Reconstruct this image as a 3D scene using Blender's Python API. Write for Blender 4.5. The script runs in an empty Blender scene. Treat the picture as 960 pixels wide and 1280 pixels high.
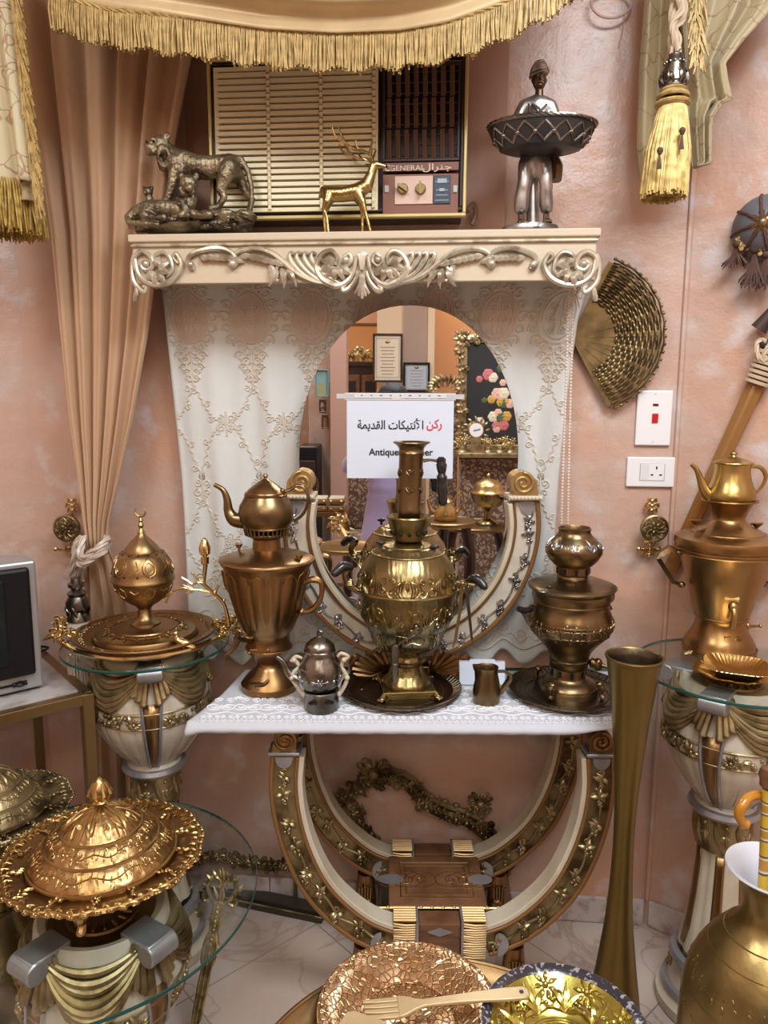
import bpy, bmesh, math, random
from mathutils import Vector, Matrix, noise
PI = math.pi
S = bpy.context.scene
COL = S.collection
V = Vector
# ---------------------------------------------------------------- camera
YAW, PITCH, ROLL, F = math.radians(5), math.radians(8.7), math.radians(0.3), 925.0
CAM = V((0.175, -2.0, 1.5))
MR = Matrix.Rotation(YAW, 3, 'Z') @ Matrix.Rotation(PI/2 - PITCH, 3, 'X') @ Matrix.Rotation(ROLL, 3, 'Z')
cd = bpy.data.cameras.new('camera'); cam = bpy.data.objects.new('camera', cd); COL.objects.link(cam)
cam.matrix_world = Matrix.Translation(CAM) @ MR.to_4x4()
cd.sensor_fit = 'VERTICAL'; cd.sensor_height = 36; cd.lens = 36*F/1280; cd.clip_start = 0.02
S.camera = cam
# ---------------------------------------------------------------- world, lights, exposure
W = bpy.data.worlds.new('world'); S.world = W; W.use_nodes = True
W.node_tree.nodes['Background'].inputs[0].default_value = (1.0, 0.9, 0.8, 1)
W.node_tree.nodes['Background'].inputs[1].default_value = 0.25
S.view_settings.view_transform = 'Standard'; S.view_settings.look = 'None'
S.view_settings.gamma = 1; S.view_settings.exposure = 0.2
try: S.view_settings.use_curve_mapping = False
except Exception: pass
def area(name, loc, size, power, color=(1, 1, 1), aim=None, spread=None):
    L = bpy.data.lights.new(name, 'AREA'); L.energy = power; L.color = color
    L.shape = 'RECTANGLE'; L.size, L.size_y = size
    o = bpy.data.objects.new(name, L); COL.objects.link(o); o.location = loc
    if aim is not None: o.rotation_euler = (V(aim) - V(loc)).to_track_quat('-Z', 'Y').to_euler()
    if spread: L.spread = math.radians(spread)
    return o
CEIL = 2.95
area('ceiling_light_panel', (0.85, -1.6, CEIL-.03), (0.9, 0.9), 50, (.84, .92, 1))
area('ceiling_light_panel', (-0.75, -1.7, CEIL-.03), (0.5, 0.5), 18, (1, .98, .95))
area('ceiling_light_panel', (0.3, -2.9, CEIL-.03), (1.2, 0.5), 19, (.97, .98, 1))
area('ceiling_light_panel', (-0.6, -4.6, CEIL-.03), (0.6, 0.6), 30, (1, .8, .55))
area('ceiling_light_panel', (1.5, -5.0, CEIL-.03), (0.6, 0.6), 26, (1, .88, .72))
# ---------------------------------------------------------------- geometry of the view: pixels of the photo -> places in the room
FH = V((-math.sin(YAW), math.cos(YAW), 0)); RH = V((math.cos(YAW), math.sin(YAW), 0)); AX = MR @ V((0, 0, -1))
def ray(px, py): return (MR @ V((px-480, 640-py, -F)))
def PT(d, l, z): return V((CAM.x, CAM.y, 0)) + FH*d + RH*l + V((0, 0, z))
def ad(px, py, d):
    r = ray(px, py); return CAM + r*(d/r.dot(FH))
def ay(px, py, Y):
    r = ray(px, py); return CAM + r*((Y-CAM.y)/r.y)
def az(px, py, z):
    r = ray(px, py); return CAM + r*((z-CAM.z)/r.z)
def apl(px, py, p0, n):
    r = ray(px, py); return CAM + r*((V(p0)-CAM).dot(n)/r.dot(n))
def mpp(p): return (V(p)-CAM).dot(AX)/F
MIRD = 1.885
def am(px, py, t):          # a place behind the camera, seen in the mirror at (px, py), t metres along the folded path
    p = ad(px, py, t); return p - FH*(2*(t-MIRD))
def lat(cx, cy, d, rows, scale=1.0):   # axis and (radius, z) profile of a turned body
    A = ad(cx, cy, d); out = []
    for py, hw in rows:
        p = ad(cx, py, d); q = V((A.x, A.y, p.z)); out.append((max(hw, 0.0)*mpp(q)*scale, p.z))
    return V((A.x, A.y, 0)), out
def cr(pts, n=6, closed=False):
    P = [V(p) if len(p) == 3 else V((p[0], p[1], 0)) for p in pts]; out = []
    m = len(P); rng = m if closed else m-1
    for i in range(rng):
        if closed: a, b, c, e = P[(i-1) % m], P[i], P[(i+1) % m], P[(i+2) % m]
        else: a, b, c, e = P[max(i-1, 0)], P[i], P[i+1], P[min(i+2, m-1)]
        for k in range(n):
            t = k/n
            out.append(0.5*((2*b)+(c-a)*t+(2*a-5*b+4*c-e)*t*t+(3*b-a-3*c+e)*t**3))
    if not closed: out.append(P[-1])
    return out
def cr2(pts, n=6): return [(p.x, p.y) for p in cr([(a, b, 0) for a, b in pts], n)]
def lerp(a, b, t): return a+(b-a)*t
def interp(tab, x):
    if x <= tab[0][0]: return tab[0][1]
    for (a, b), (c, e) in zip(tab, tab[1:]):
        if x <= c: return b+(e-b)*(x-a)/(c-a) if c > a else e
    return tab[-1][1]
# ---------------------------------------------------------------- mesh builder
class MB:
    def __init__(s): s.v = []; s.f = []; s.mi = []; s.m = 0
    def add(s, vs, fs):
        o = len(s.v); s.v += [V(v) for v in vs]; s.f += [tuple(i+o for i in f) for f in fs]; s.mi += [s.m]*len(fs); return s
    def box(s, c, d, R=None):
        c = V(c); x, y, z = d[0]/2, d[1]/2, d[2]/2
        vs = [V((i*x, j*y, k*z)) for i in (-1, 1) for j in (-1, 1) for k in (-1, 1)]
        if R is not None: vs = [R @ v for v in vs]
        return s.add([c+v for v in vs], [(0, 1, 3, 2), (4, 6, 7, 5), (0, 4, 5, 1), (2, 3, 7, 6), (0, 2, 6, 4), (1, 5, 7, 3)])
    def bar(s, a, b, w, h, up=(0, 0, 1)):
        a, b = V(a), V(b); t = (b-a); L = t.length; t.normalize(); x = V(up).cross(t)
        if x.length < 1e-5: x = V((1, 0, 0)).cross(t)
        x.normalize(); y = t.cross(x)
        R = Matrix((x, y, t)).transposed(); return s.box((a+b)/2, (w, h, L), R)
    def tube(s, pts, r, n=8, cap=True, flat=1.0, nrm=None, closed=False):
        P = [V(p) for p in pts]; m = len(P)
        if m < 2: return s
        R = r if isinstance(r, (list, tuple)) else [r]*m
        if len(R) != m: R = [interp([(k/(len(R)-1), R[k]) for k in range(len(R))], i/(m-1)) for i in range(m)]
        vs = []; prev = None
        for i in range(m):
            if closed: t = P[(i+1) % m]-P[i-1]
            else: t = P[min(i+1, m-1)]-P[max(i-1, 0)]
            if t.length < 1e-9: t = V((0, 0, 1))
            t.normalize()
            if nrm is not None:
                N = nrm[i] if isinstance(nrm, list) else V(nrm)
                a = t.cross(N); 
                if a.length < 1e-6: a = t.orthogonal()
            else:
                if prev is None: a = t.orthogonal()
                else: a = prev - t*prev.dot(t)
                if a.length < 1e-6: a = t.orthogonal()
            a.normalize(); prev = a; b = t.cross(a)
            rr = max(R[i], 1e-5)
            for k in range(n):
                an = 2*PI*k/n; vs.append(P[i]+a*(math.cos(an)*rr)+b*(math.sin(an)*rr*flat))
        fs = []
        for i in range(m if closed else m-1):
            j = (i+1) % m
            for k in range(n):
                l = (k+1) % n; fs.append((i*n+k, i*n+l, j*n+l, j*n+k))
        if cap and not closed: fs.append(tuple(range(n-1, -1, -1))); fs.append(tuple((m-1)*n+k for k in range(n)))
        return s.add(vs, fs)
    def lathe(s, c, prof, n=48, fn=None, a0=0.0, close=True, R=None, sx=1.0, sy=1.0):
        c = V(c); vs = []; fs = []; m = len(prof)
        for i, (r, z) in enumerate(prof):
            for k in range(n):
                a = a0+2*PI*k/n; rr = max(r, 1e-5); zz = z
                if fn: rr, zz = fn(a, i, rr, zz)
                q = V((rr*math.cos(a)*sx, rr*math.sin(a)*sy, zz))
                vs.append(c+(R @ q if R is not None else q))
        for i in range(m-1):
            for k in range(n):
                l = (k+1) % n; fs.append((i*n+k, i*n+l, (i+1)*n+l, (i+1)*n+k))
        if close:
            if prof[0][0] > 1e-4: fs.append(tuple(range(n-1, -1, -1)))
            if prof[-1][0] > 1e-4: fs.append(tuple((m-1)*n+k for k in range(n)))
        return s.add(vs, fs)
    def ball(s, c, r, R=None, n=12, m=8, fn=None):
        if not isinstance(r, (tuple, list)): r = (r, r, r)
        c = V(c); vs = []; fs = []
        for i in range(m+1):
            th = PI*i/m
            for k in range(n):
                a = 2*PI*k/n; q = V((math.sin(th)*math.cos(a), math.sin(th)*math.sin(a), math.cos(th)))
                if fn: q = q*fn(q)
                q = V((q.x*r[0], q.y*r[1], q.z*r[2])); vs.append(c+(R @ q if R is not None else q))
        for i in range(m):
            for k in range(n):
                l = (k+1) % n; fs.append((i*n+k, (i+1)*n+k, (i+1)*n+l, i*n+l))
        return s.add(vs, fs)
    def grid(s, fn, nu, nv, cu=False, cv=False):
        vs = [fn(i/nu, j/nv) for j in range(nv+(0 if cv else 1)) for i in range(nu+(0 if cu else 1))]
        w = nu+(0 if cu else 1); h = nv+(0 if cv else 1); fs = []
        for j in range(nv):
            for i in range(nu):
                a, b = i, (i+1) % w; c, e = j, (j+1) % h
                fs.append((c*w+a, c*w+b, e*w+b, e*w+a))
        return s.add(vs, fs)
    def prism(s, poly, mp, h):      # closed outline (x, y) through mp(x, y, height), thickness h
        n = len(poly); vs = [mp(x, y, 0) for x, y in poly]+[mp(x, y, h) for x, y in poly]
        return s.add(vs, [tuple(range(n-1, -1, -1)), tuple(range(n, 2*n))]+[(i, (i+1) % n, n+(i+1) % n, n+i) for i in range(n)])
    def build(s, name, mat, parent=None, smooth=True, bevel=0, solid=0, sub=0, angle=40, label=None, soff=0):
        me = bpy.data.meshes.new(name)
        off = V(parent['_w']) if parent is not None and '_w' in parent else V((0, 0, 0))
        me.from_pydata([v-off for v in s.v], [], s.f)
        mats = mat if isinstance(mat, (list, tuple)) else [mat]
        for m_ in mats: me.materials.append(m_)
        for p, k in zip(me.polygons, s.mi): p.material_index = k
        bm = bmesh.new(); bm.from_mesh(me); bmesh.ops.recalc_face_normals(bm, faces=bm.faces); bm.to_mesh(me); bm.free()
        if smooth:
            me.shade_smooth(); me.set_sharp_from_angle(angle=math.radians(angle))
        o = bpy.data.objects.new(name, me); COL.objects.link(o)
        if parent is not None:
            o.parent = parent; o['_w'] = tuple(off)
        else: o['_w'] = (0, 0, 0)
        if sub:
            md = o.modifiers.new('sub', 'SUBSURF'); md.levels = md.render_levels = sub
        if solid:
            md = o.modifiers.new('sol', 'SOLIDIFY'); md.thickness = solid; md.offset = soff
        if bevel:
            md = o.modifiers.new('bev', 'BEVEL'); md.width = bevel; md.segments = 2; md.limit_method = 'ANGLE'
        if label: o['label'] = label
        return o
def thing(name, label, cat, loc, group=None):
    o = bpy.data.objects.new(name, None); COL.objects.link(o); o.location = V(loc); o.empty_display_size = .05
    o['label'] = label; o['category'] = cat; o['_w'] = tuple(V(loc))
    if group: o['group'] = group
    return o
def tag(o, label, cat, group=None, kind=None):
    o['label'] = label; o['category'] = cat
    if group: o['group'] = group
    if kind: o['kind'] = kind
    return o
def struct(o): o['kind'] = 'structure'; return o
def copy_tree(o, parent=None):
    c = o.copy(); COL.objects.link(c)
    if parent is not None: c.parent = parent
    for ch in list(o.children): copy_tree(ch, c)
    return c
def text_mesh(txt, size, mat, name, mp, parent=None, bold=0.0, width=None, ext=0.0004, shear=0, sx=1.0):
    c = bpy.data.curves.new('t', 'FONT'); c.body = txt; c.size = 1; c.offset = bold; c.align_x = 'CENTER'; c.align_y = 'CENTER'; c.shear = shear
    o = bpy.data.objects.new('t', c); COL.objects.link(o); bpy.context.view_layer.update()
    me = o.to_mesh(); vs = [v.co.copy() for v in me.vertices]; fs = [tuple(p.vertices) for p in me.polygons]
    o.to_mesh_clear(); bpy.data.objects.remove(o)
    if not vs: return None
    x0, x1 = min(v.x for v in vs), max(v.x for v in vs); y0, y1 = min(v.y for v in vs), max(v.y for v in vs)
    k = size; 
    if width: sx = width/((x1-x0)*k)
    b = MB(); b.add([mp(((v.x-(x0+x1)/2)*k*sx), (v.y-(y0+y1)/2)*k, ext) for v in vs], fs)
    return b.build(name, mat, parent, smooth=False)
# ---------------------------------------------------------------- ornament (2-D curves through a surface map mp(x, y, h))
def spiral(cx, cy, r0, r1, a0, turns, n=22):
    return [(cx+lerp(r0, r1, i/n)*math.cos(a0+2*PI*turns*i/n), cy+lerp(r0, r1, i/n)*math.sin(a0+2*PI*turns*i/n)) for i in range(n+1)]
def otube(b, pts, r, mp, n=6, h=0.0, flat=1.0):
    return b.tube([mp(x, y, h) for x, y in pts], r, n, flat=flat)
def leaf(b, x, y, a, L, w, mp, h=0.0, curl=0.3, n=6):
    pts = []; 
    for i in range(6):
        t = i/5; aa = a+curl*t; pts.append((x+L*t*math.cos(aa), y+L*t*math.sin(aa)))
    return b.tube([mp(p[0], p[1], h+w*.3*math.sin(PI*i/5)) for i, p in enumerate(pts)], [w*.25, w*.8, w, w*.75, w*.4, w*.05], n)
def rosette(b, x, y, r, mp, k=8, h=0.0):
    for i in range(k):
        a = 2*PI*i/k; leaf(b, x+r*.25*math.cos(a), y+r*.25*math.sin(a), a, r*.75, r*.2, mp, h, 0)
    b.ball(mp(x, y, h+r*.1), r*.27, n=8, m=6)
def scroll(b, x, y, a, L, side, r, mp, h=0.0):      # stem that ends in a volute
    c = (x+L*math.cos(a), y+L*math.sin(a)); n2 = a+side*PI/2
    cc = (c[0]+L*.3*math.cos(n2), c[1]+L*.3*math.sin(n2))
    pts = [(x, y), (x+L*.5*math.cos(a)-L*.08*math.cos(n2), y+L*.5*math.sin(a)-L*.08*math.sin(n2))]
    pts += spiral(cc[0], cc[1], L*.3, L*.05, a-side*PI/2, side*1.25, 14)
    P = cr2(pts, 2); otube(b, P, [r*.6, r*1.1, r, r*.8, r*.9], mp, 6, h)
    b.ball(mp(cc[0], cc[1], h), r*1.3, n=7, m=5)
def carve(b, path, w, mp, seed=0, step=None, r=None, stem=True, h=0.0, dens=1):   # acanthus along a path, width w each side
    rnd = random.Random(seed); r = r or w*.13
    P = cr2(path, 6) if len(path) > 2 else [(lerp(path[0][0], path[1][0], i/12), lerp(path[0][1], path[1][1], i/12)) for i in range(13)]
    if stem: otube(b, P, r*1.2, mp, 6, h)
    L = [0]
    for a, c in zip(P, P[1:]): L.append(L[-1]+math.hypot(c[0]-a[0], c[1]-a[1]))
    step = step or w*.8; s_ = step*.3; side = 1
    while s_ < L[-1]:
        i = max(k for k in range(len(L)) if L[k] <= s_); i = min(i, len(P)-2)
        t = (s_-L[i])/max(L[i+1]-L[i], 1e-9); x = lerp(P[i][0], P[i+1][0], t); y = lerp(P[i][1], P[i+1][1], t)
        a = math.atan2(P[i+1][1]-P[i][1], P[i+1][0]-P[i][0]); k = rnd.random()
        if k < .55: scroll(b, x, y, a+side*rnd.uniform(.5, .9), w*rnd.uniform(.65, .85), side, r, mp, h)
        for q in range(dens):
            leaf(b, x, y, a+side*rnd.uniform(.3, 1.3), w*rnd.uniform(.6, 1.0), r*1.7, mp, h, side*.6)
        leaf(b, x, y, a-side*rnd.uniform(.3, .9), w*rnd.uniform(.4, .7), r*1.5, mp, h, -side*.6)
        side = -side; s_ += step*rnd.uniform(.75, 1.1)
def plane_map(o, ux, uy, un): 
    o, ux, uy, un = V(o), V(ux), V(uy), V(un)
    return lambda x, y, h=0.0: o+ux*x+uy*y+un*h
def lathe_map(c, prof, a0, zref, rref):     # x metres round the girth (from angle a0), y metres up from zref
    tab = sorted([(z, r) for r, z in prof]); c = V(c)
    def mp(x, y, h=0.0):
        z = zref+y; r = interp(tab, z)+h; a = a0+x/rref
        return V((c.x+r*math.cos(a), c.y+r*math.sin(a), z))
    return mp
A_CAM = lambda c: math.atan2(CAM.y-c.y, CAM.x-c.x)
# ---------------------------------------------------------------- materials
def mat(name, base, rough=.5, metal=0.0, var=None, bumps=(), spec=.5, coat=0, trans=0, ior=1.45, sheen=0, emit=None, rvar=0, alpha=1, stretch=None):
    m = bpy.data.materials.new(name); m.use_nodes = True; N = m.node_tree.nodes; L = m.node_tree.links; p = N['Principled BSDF']
    I = p.inputs; I['Base Color'].default_value = (*base, 1); I['Roughness'].default_value = rough; I['Metallic'].default_value = metal
    I['Specular IOR Level'].default_value = spec; I['Coat Weight'].default_value = coat; I['Transmission Weight'].default_value = trans; I['IOR'].default_value = ior
    I['Sheen Weight'].default_value = sheen; I['Alpha'].default_value = alpha; I['Coat Roughness'].default_value = .15
    if emit: I['Emission Color'].default_value = (*emit[0], 1); I['Emission Strength'].default_value = emit[1]
    tc = N.new('ShaderNodeTexCoord'); src = tc.outputs['Object']
    if stretch:
        mp = N.new('ShaderNodeMapping'); mp.inputs['Scale'].default_value = stretch; L.new(src, mp.inputs[0]); src = mp.outputs[0]
    if var:      # list of (color2, scale, low, high)
        last = None
        for (c2, sc_, lo, hi) in (var if isinstance(var, list) else [var]):
            n = N.new('ShaderNodeTexNoise'); n.inputs['Scale'].default_value = sc_; n.inputs['Detail'].default_value = 5; L.new(src, n.inputs[0])
            mr = N.new('ShaderNodeMapRange'); mr.inputs[1].default_value = lo; mr.inputs[2].default_value = hi; L.new(n.outputs[0], mr.inputs[0])
            mx = N.new('ShaderNodeMix'); mx.data_type = 'RGBA'; L.new(mr.outputs[0], mx.inputs[0]); mx.inputs[7].default_value = (*c2, 1)
            if last: L.new(last, mx.inputs[6])
            else: mx.inputs[6].default_value = (*base, 1)
            last = mx.outputs[2]
            if rvar:
                ma = N.new('ShaderNodeMath'); ma.operation = 'MULTIPLY_ADD'; L.new(mr.outputs[0], ma.inputs[0]); ma.inputs[1].default_value = rvar; ma.inputs[2].default_value = rough; L.new(ma.outputs[0], I['Roughness'])
        L.new(last, I['Base Color'])
    nl = None
    for (kind, sc_, st, dist) in bumps:
        if kind == 'noise': t = N.new('ShaderNodeTexNoise'); t.inputs['Detail'].default_value = 4; o_ = t.outputs[0]
        elif kind == 'cell': t = N.new('ShaderNodeTexVoronoi'); o_ = t.outputs[0]
        elif kind == 'edge': t = N.new('ShaderNodeTexVoronoi'); t.feature = 'DISTANCE_TO_EDGE'; o_ = t.outputs[0]
        elif kind == 'wave': t = N.new('ShaderNodeTexWave'); t.inputs['Distortion'].default_value = 6; t.inputs['Detail'].default_value = 1; o_ = t.outputs['Fac']
        elif kind == 'ring': t = N.new('ShaderNodeTexWave'); t.wave_type = 'RINGS'; t.inputs['Distortion'].default_value = 8; t.inputs['Detail Scale'].default_value = 2; o_ = t.outputs['Fac']
        t.inputs['Scale'].default_value = sc_; L.new(src, t.inputs['Vector'])
        if kind == 'edge':
            mr = N.new('ShaderNodeMapRange'); mr.inputs[2].default_value = .12; L.new(o_, mr.inputs[0]); o_ = mr.outputs[0]
        b_ = N.new('ShaderNodeBump'); b_.inputs['Strength'].default_value = st; b_.inputs['Distance'].default_value = dist; L.new(o_, b_.inputs['Height'])
        if nl: L.new(nl, b_.inputs['Normal'])
        nl = b_.outputs[0]
    if nl: L.new(nl, I['Normal'])
    return m
M = {}
fine = [('noise', 55, .12, .002)]
emb = [('wave', 30, .35, .003), ('cell', 90, .35, .002)]
M['wall'] = mat('peach_plaster', (.58, .385, .295), .36, var=[((.58, .46, .40), 5, .44, .66), ((.66, .34, .20), 2.6, .48, .74), ((.66, .60, .58), 10, .56, .75)], bumps=[('noise', 14, .45, .012), ('noise', 150, .35, .002)], spec=.8)
M['ceiling'] = mat('ceiling_paint', (.86, .80, .72), .7)
M['wood_panel'] = mat('reddish_board', (.40, .22, .16), .5, var=((.50, .30, .22), 3, .35, .65), bumps=[('noise', 40, .1, .001)], stretch=(6, 6, .6))
M['base'] = mat('mottled_tile', (.58, .50, .46), .35, var=[((.40, .30, .27), 28, .48, .62), ((.72, .68, .66), 11, .5, .7)], bumps=[('noise', 80, .2, .001)])
M['copper'] = mat('coppery_brass', (.31, .185, .085), .30, 1, var=((.30, .16, .055), 7, .4, .7), bumps=fine, rvar=.12)
M['brass'] = mat('old_yellow_brass', (.27, .215, .10), .25, 1, var=((.22, .16, .06), 9, .42, .68), bumps=[('noise', 60, .2, .002), ('wave', 26, .16, .002)], rvar=.15)
M['brass_plain'] = mat('plain_yellow_brass', (.29, .23, .105), .26, 1, var=((.26, .19, .075), 9, .42, .7), bumps=fine, rvar=.12)
M['bronze'] = mat('brown_bronze', (.225, .16, .08), .28, 1, var=((.19, .125, .06), 7, .4, .7), bumps=fine, rvar=.12)
M['bronze_emb'] = mat('embossed_bronze', (.26, .19, .10), .30, 1, var=((.18, .12, .06), 12, .4, .7), bumps=emb)
M['dark_tray'] = mat('dark_bronze_tray', (.15, .12, .085), .33, 1, var=((.085, .07, .05), 8, .4, .7), bumps=fine)
M['gold'] = mat('bright_gold_metal', (.50, .34, .14), .32, 1, var=((.42, .27, .10), 10, .42, .7), bumps=fine)
M['goldw'] = mat('polished_pale_gold', (.78, .60, .30), .2, 1, bumps=fine)
M['gold_emb'] = mat('embossed_gold', (.42, .26, .11), .34, 1, var=((.36, .21, .075), 8, .42, .7), bumps=[('cell', 60, .5, .003), ('noise', 40, .5, .004)])
M['gold_matte'] = mat('matte_gold', (.33, .215, .10), .36, 1, var=((.28, .17, .07), 6, .4, .7), bumps=[('noise', 90, .2, .001)])
M['gilt'] = mat('gilt_carving', (.42, .335, .18), .38, .85, var=((.16, .11, .045), 18, .45, .66), bumps=[('noise', 70, .3, .002)])
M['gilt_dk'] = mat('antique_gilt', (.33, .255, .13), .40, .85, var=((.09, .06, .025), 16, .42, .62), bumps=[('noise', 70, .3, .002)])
M['sculpt'] = mat('sculpture_bronze', (.34, .285, .18), .38, .8, var=((.10, .075, .05), 22, .42, .64), bumps=[('noise', 110, .9, .004), ('noise', 30, .4, .006)])
M['silver'] = mat('antiqued_silver', (.58, .57, .56), .33, .95, var=((.17, .16, .15), 14, .42, .66), bumps=[('noise', 70, .25, .001)])
M['silver_paint'] = mat('silver_paint', (.46, .46, .48), .34, .7, var=((.33, .33, .35), 12, .4, .7))
M['dksilver'] = mat('tarnished_silver', (.26, .235, .20), .28, 1, var=((.10, .09, .075), 14, .42, .66), bumps=[('cell', 60, .3, .002)])
M['black'] = mat('black_plastic', (.010, .010, .011), .32, spec=.25)
M['blackwood'] = mat('black_turned_wood', (.02, .018, .018), .25, coat=.3)
M['skin_br'] = mat('brown_bronze_skin', (.16, .10, .06), .34, .8, bumps=[('noise', 60, .2, .001)])
M['cream'] = mat('cream_enamel', (.62, .55, .42), .38, var=((.50, .42, .29), 10, .42, .7), bumps=fine)
M['creamw'] = mat('pearl_white_paint', (.60, .545, .44), .34, var=((.47, .42, .33), 12, .45, .7))
M['brown_line'] = mat('brown_gilt_line', (.26, .13, .045), .38, .35)
M['cornice'] = mat('cream_lacquered_cornice', (.62, .53, .38), .38)
M['cornice_orn'] = mat('champagne_carving', (.62, .56, .44), .33, .55, var=((.34, .28, .20), 26, .48, .62))
M['tan'] = mat('tan_curtain_cloth', (.52, .335, .20), .75, bumps=[('noise', 300, .1, .0006)], sheen=.2)
M['satin'] = mat('gold_satin', (.60, .45, .24), .38, .1, var=((.50, .36, .19), 9, .42, .66), bumps=fine, sheen=.2)
M['fringe'] = mat('gold_fringe', (.56, .40, .155), .5, .15, var=((.36, .24, .08), 60, .4, .65))
M['fringe_y'] = mat('yellow_gold_tassel_threads', (.60, .44, .14), .45, .2, var=((.36, .23, .05), 60, .42, .62))
M['rope'] = mat('pale_rope', (.60, .48, .33), .55, .1)
M['rope_grey'] = mat('silvery_rope', (.62, .53, .46), .5, .15)
M['white_pl'] = mat('white_plastic', (.86, .86, .86), .3)
M['red'] = mat('red_switch', (.62, .02, .02), .3)
M['paper'] = mat('white_paper', (.70, .77, .88), .45, coat=.25)
M['ink'] = mat('black_ink', (.02, .02, .02), .5)
M['redink'] = mat('red_ink', (.72, .05, .06), .5)
def thin_glass():
    m = bpy.data.materials.new('clear_glass'); m.use_nodes = True; N = m.node_tree.nodes; L = m.node_tree.links; N.remove(N['Principled BSDF'])
    t = N.new('ShaderNodeBsdfTransparent'); t.inputs[0].default_value = (.955, .985, .975, 1); g = N.new('ShaderNodeBsdfGlossy'); g.inputs['Roughness'].default_value = .015; lw = N.new('ShaderNodeLayerWeight'); lw.inputs[0].default_value = .5; pw = N.new('ShaderNodeMath'); pw.operation = 'POWER'; L.new(lw.outputs['Facing'], pw.inputs[0]); pw.inputs[1].default_value = 4.0; f = N.new('ShaderNodeMath'); f.operation = 'MULTIPLY_ADD'; L.new(pw.outputs[0], f.inputs[0]); f.inputs[1].default_value = .5; f.inputs[2].default_value = .035
    x = N.new('ShaderNodeMixShader'); L.new(f.outputs[0], x.inputs[0]); L.new(t.outputs[0], x.inputs[1]); L.new(g.outputs[0], x.inputs[2]); L.new(x.outputs[0], N['Material Output'].inputs[0]); return m
M['glass'] = thin_glass()
M['glass_edge'] = mat('green_glass_edge', (.015, .085, .07), .08, trans=.2, ior=1.45)
M['mirror'] = mat('mirror_silvering', (.90, .90, .89), .012, 1)
M['wood'] = mat('inlaid_brown_wood', (.20, .095, .045), .36, var=((.12, .05, .022), 16, .4, .65), bumps=[('noise', 60, .15, .001)], stretch=(1, 1, 4))
M['wood_lt'] = mat('varnished_wood', (.30, .15, .045), .3, var=((.30, .13, .03), 9, .4, .65), coat=.3)
M['dark_wood'] = mat('dark_cabinet_wood', (.035, .018, .013), .28, coat=.3)
M['grey_cloth'] = mat('grey_dome', (.135, .135, .15), .5)
M['brown_thread'] = mat('brown_threads', (.10, .05, .035), .7)
M['beads'] = mat('pearl_beads', (.72, .62, .52), .3)
# patterned cloth (embroidered scrolls in the weave)
def cloth_pattern(name, base, fig, scale, rough=.5, lo=.04):
    m = mat(name, base, rough, bumps=[('noise', 200, .1, .0006)], sheen=.2); N = m.node_tree.nodes; L = m.node_tree.links
    tc = N.new('ShaderNodeTexCoord'); w = N.new('ShaderNodeTexNoise'); w.inputs['Scale'].default_value = scale*.6; L.new(tc.outputs['Object'], w.inputs[0])
    v = N.new('ShaderNodeTexVoronoi'); v.feature = 'DISTANCE_TO_EDGE'; v.inputs['Scale'].default_value = scale
    ad_ = N.new('ShaderNodeMixRGB'); ad_.blend_type = 'ADD'; ad_.inputs[0].default_value = .18; L.new(tc.outputs['Object'], ad_.inputs[1]); L.new(w.outputs[1], ad_.inputs[2]); L.new(ad_.outputs[0], v.inputs['Vector'])
    r_ = N.new('ShaderNodeMapRange'); r_.inputs[1].default_value = lo*.5; r_.inputs[2].default_value = lo; L.new(v.outputs[0], r_.inputs[0])
    mx = N.new('ShaderNodeMix'); mx.data_type = 'RGBA'; L.new(r_.outputs[0], mx.inputs[0]); mx.inputs[6].default_value = (*fig, 1); mx.inputs[7].default_value = (*base, 1)
    L.new(mx.outputs[2], N['Principled BSDF'].inputs['Base Color']); return m
M['jabot'] = cloth_pattern('cream_brocade', (.56, .49, .29), (.36, .22, .12), 16, .42, .035)
M['jabot_gold'] = cloth_pattern('olive_gold_brocade', (.44, .36, .20), (.30, .20, .11), 14, .45, .025)
M['dark_print'] = cloth_pattern('floral_upholstery', (.36, .26, .17), (.11, .06, .035), 22, .7, .2)
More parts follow.
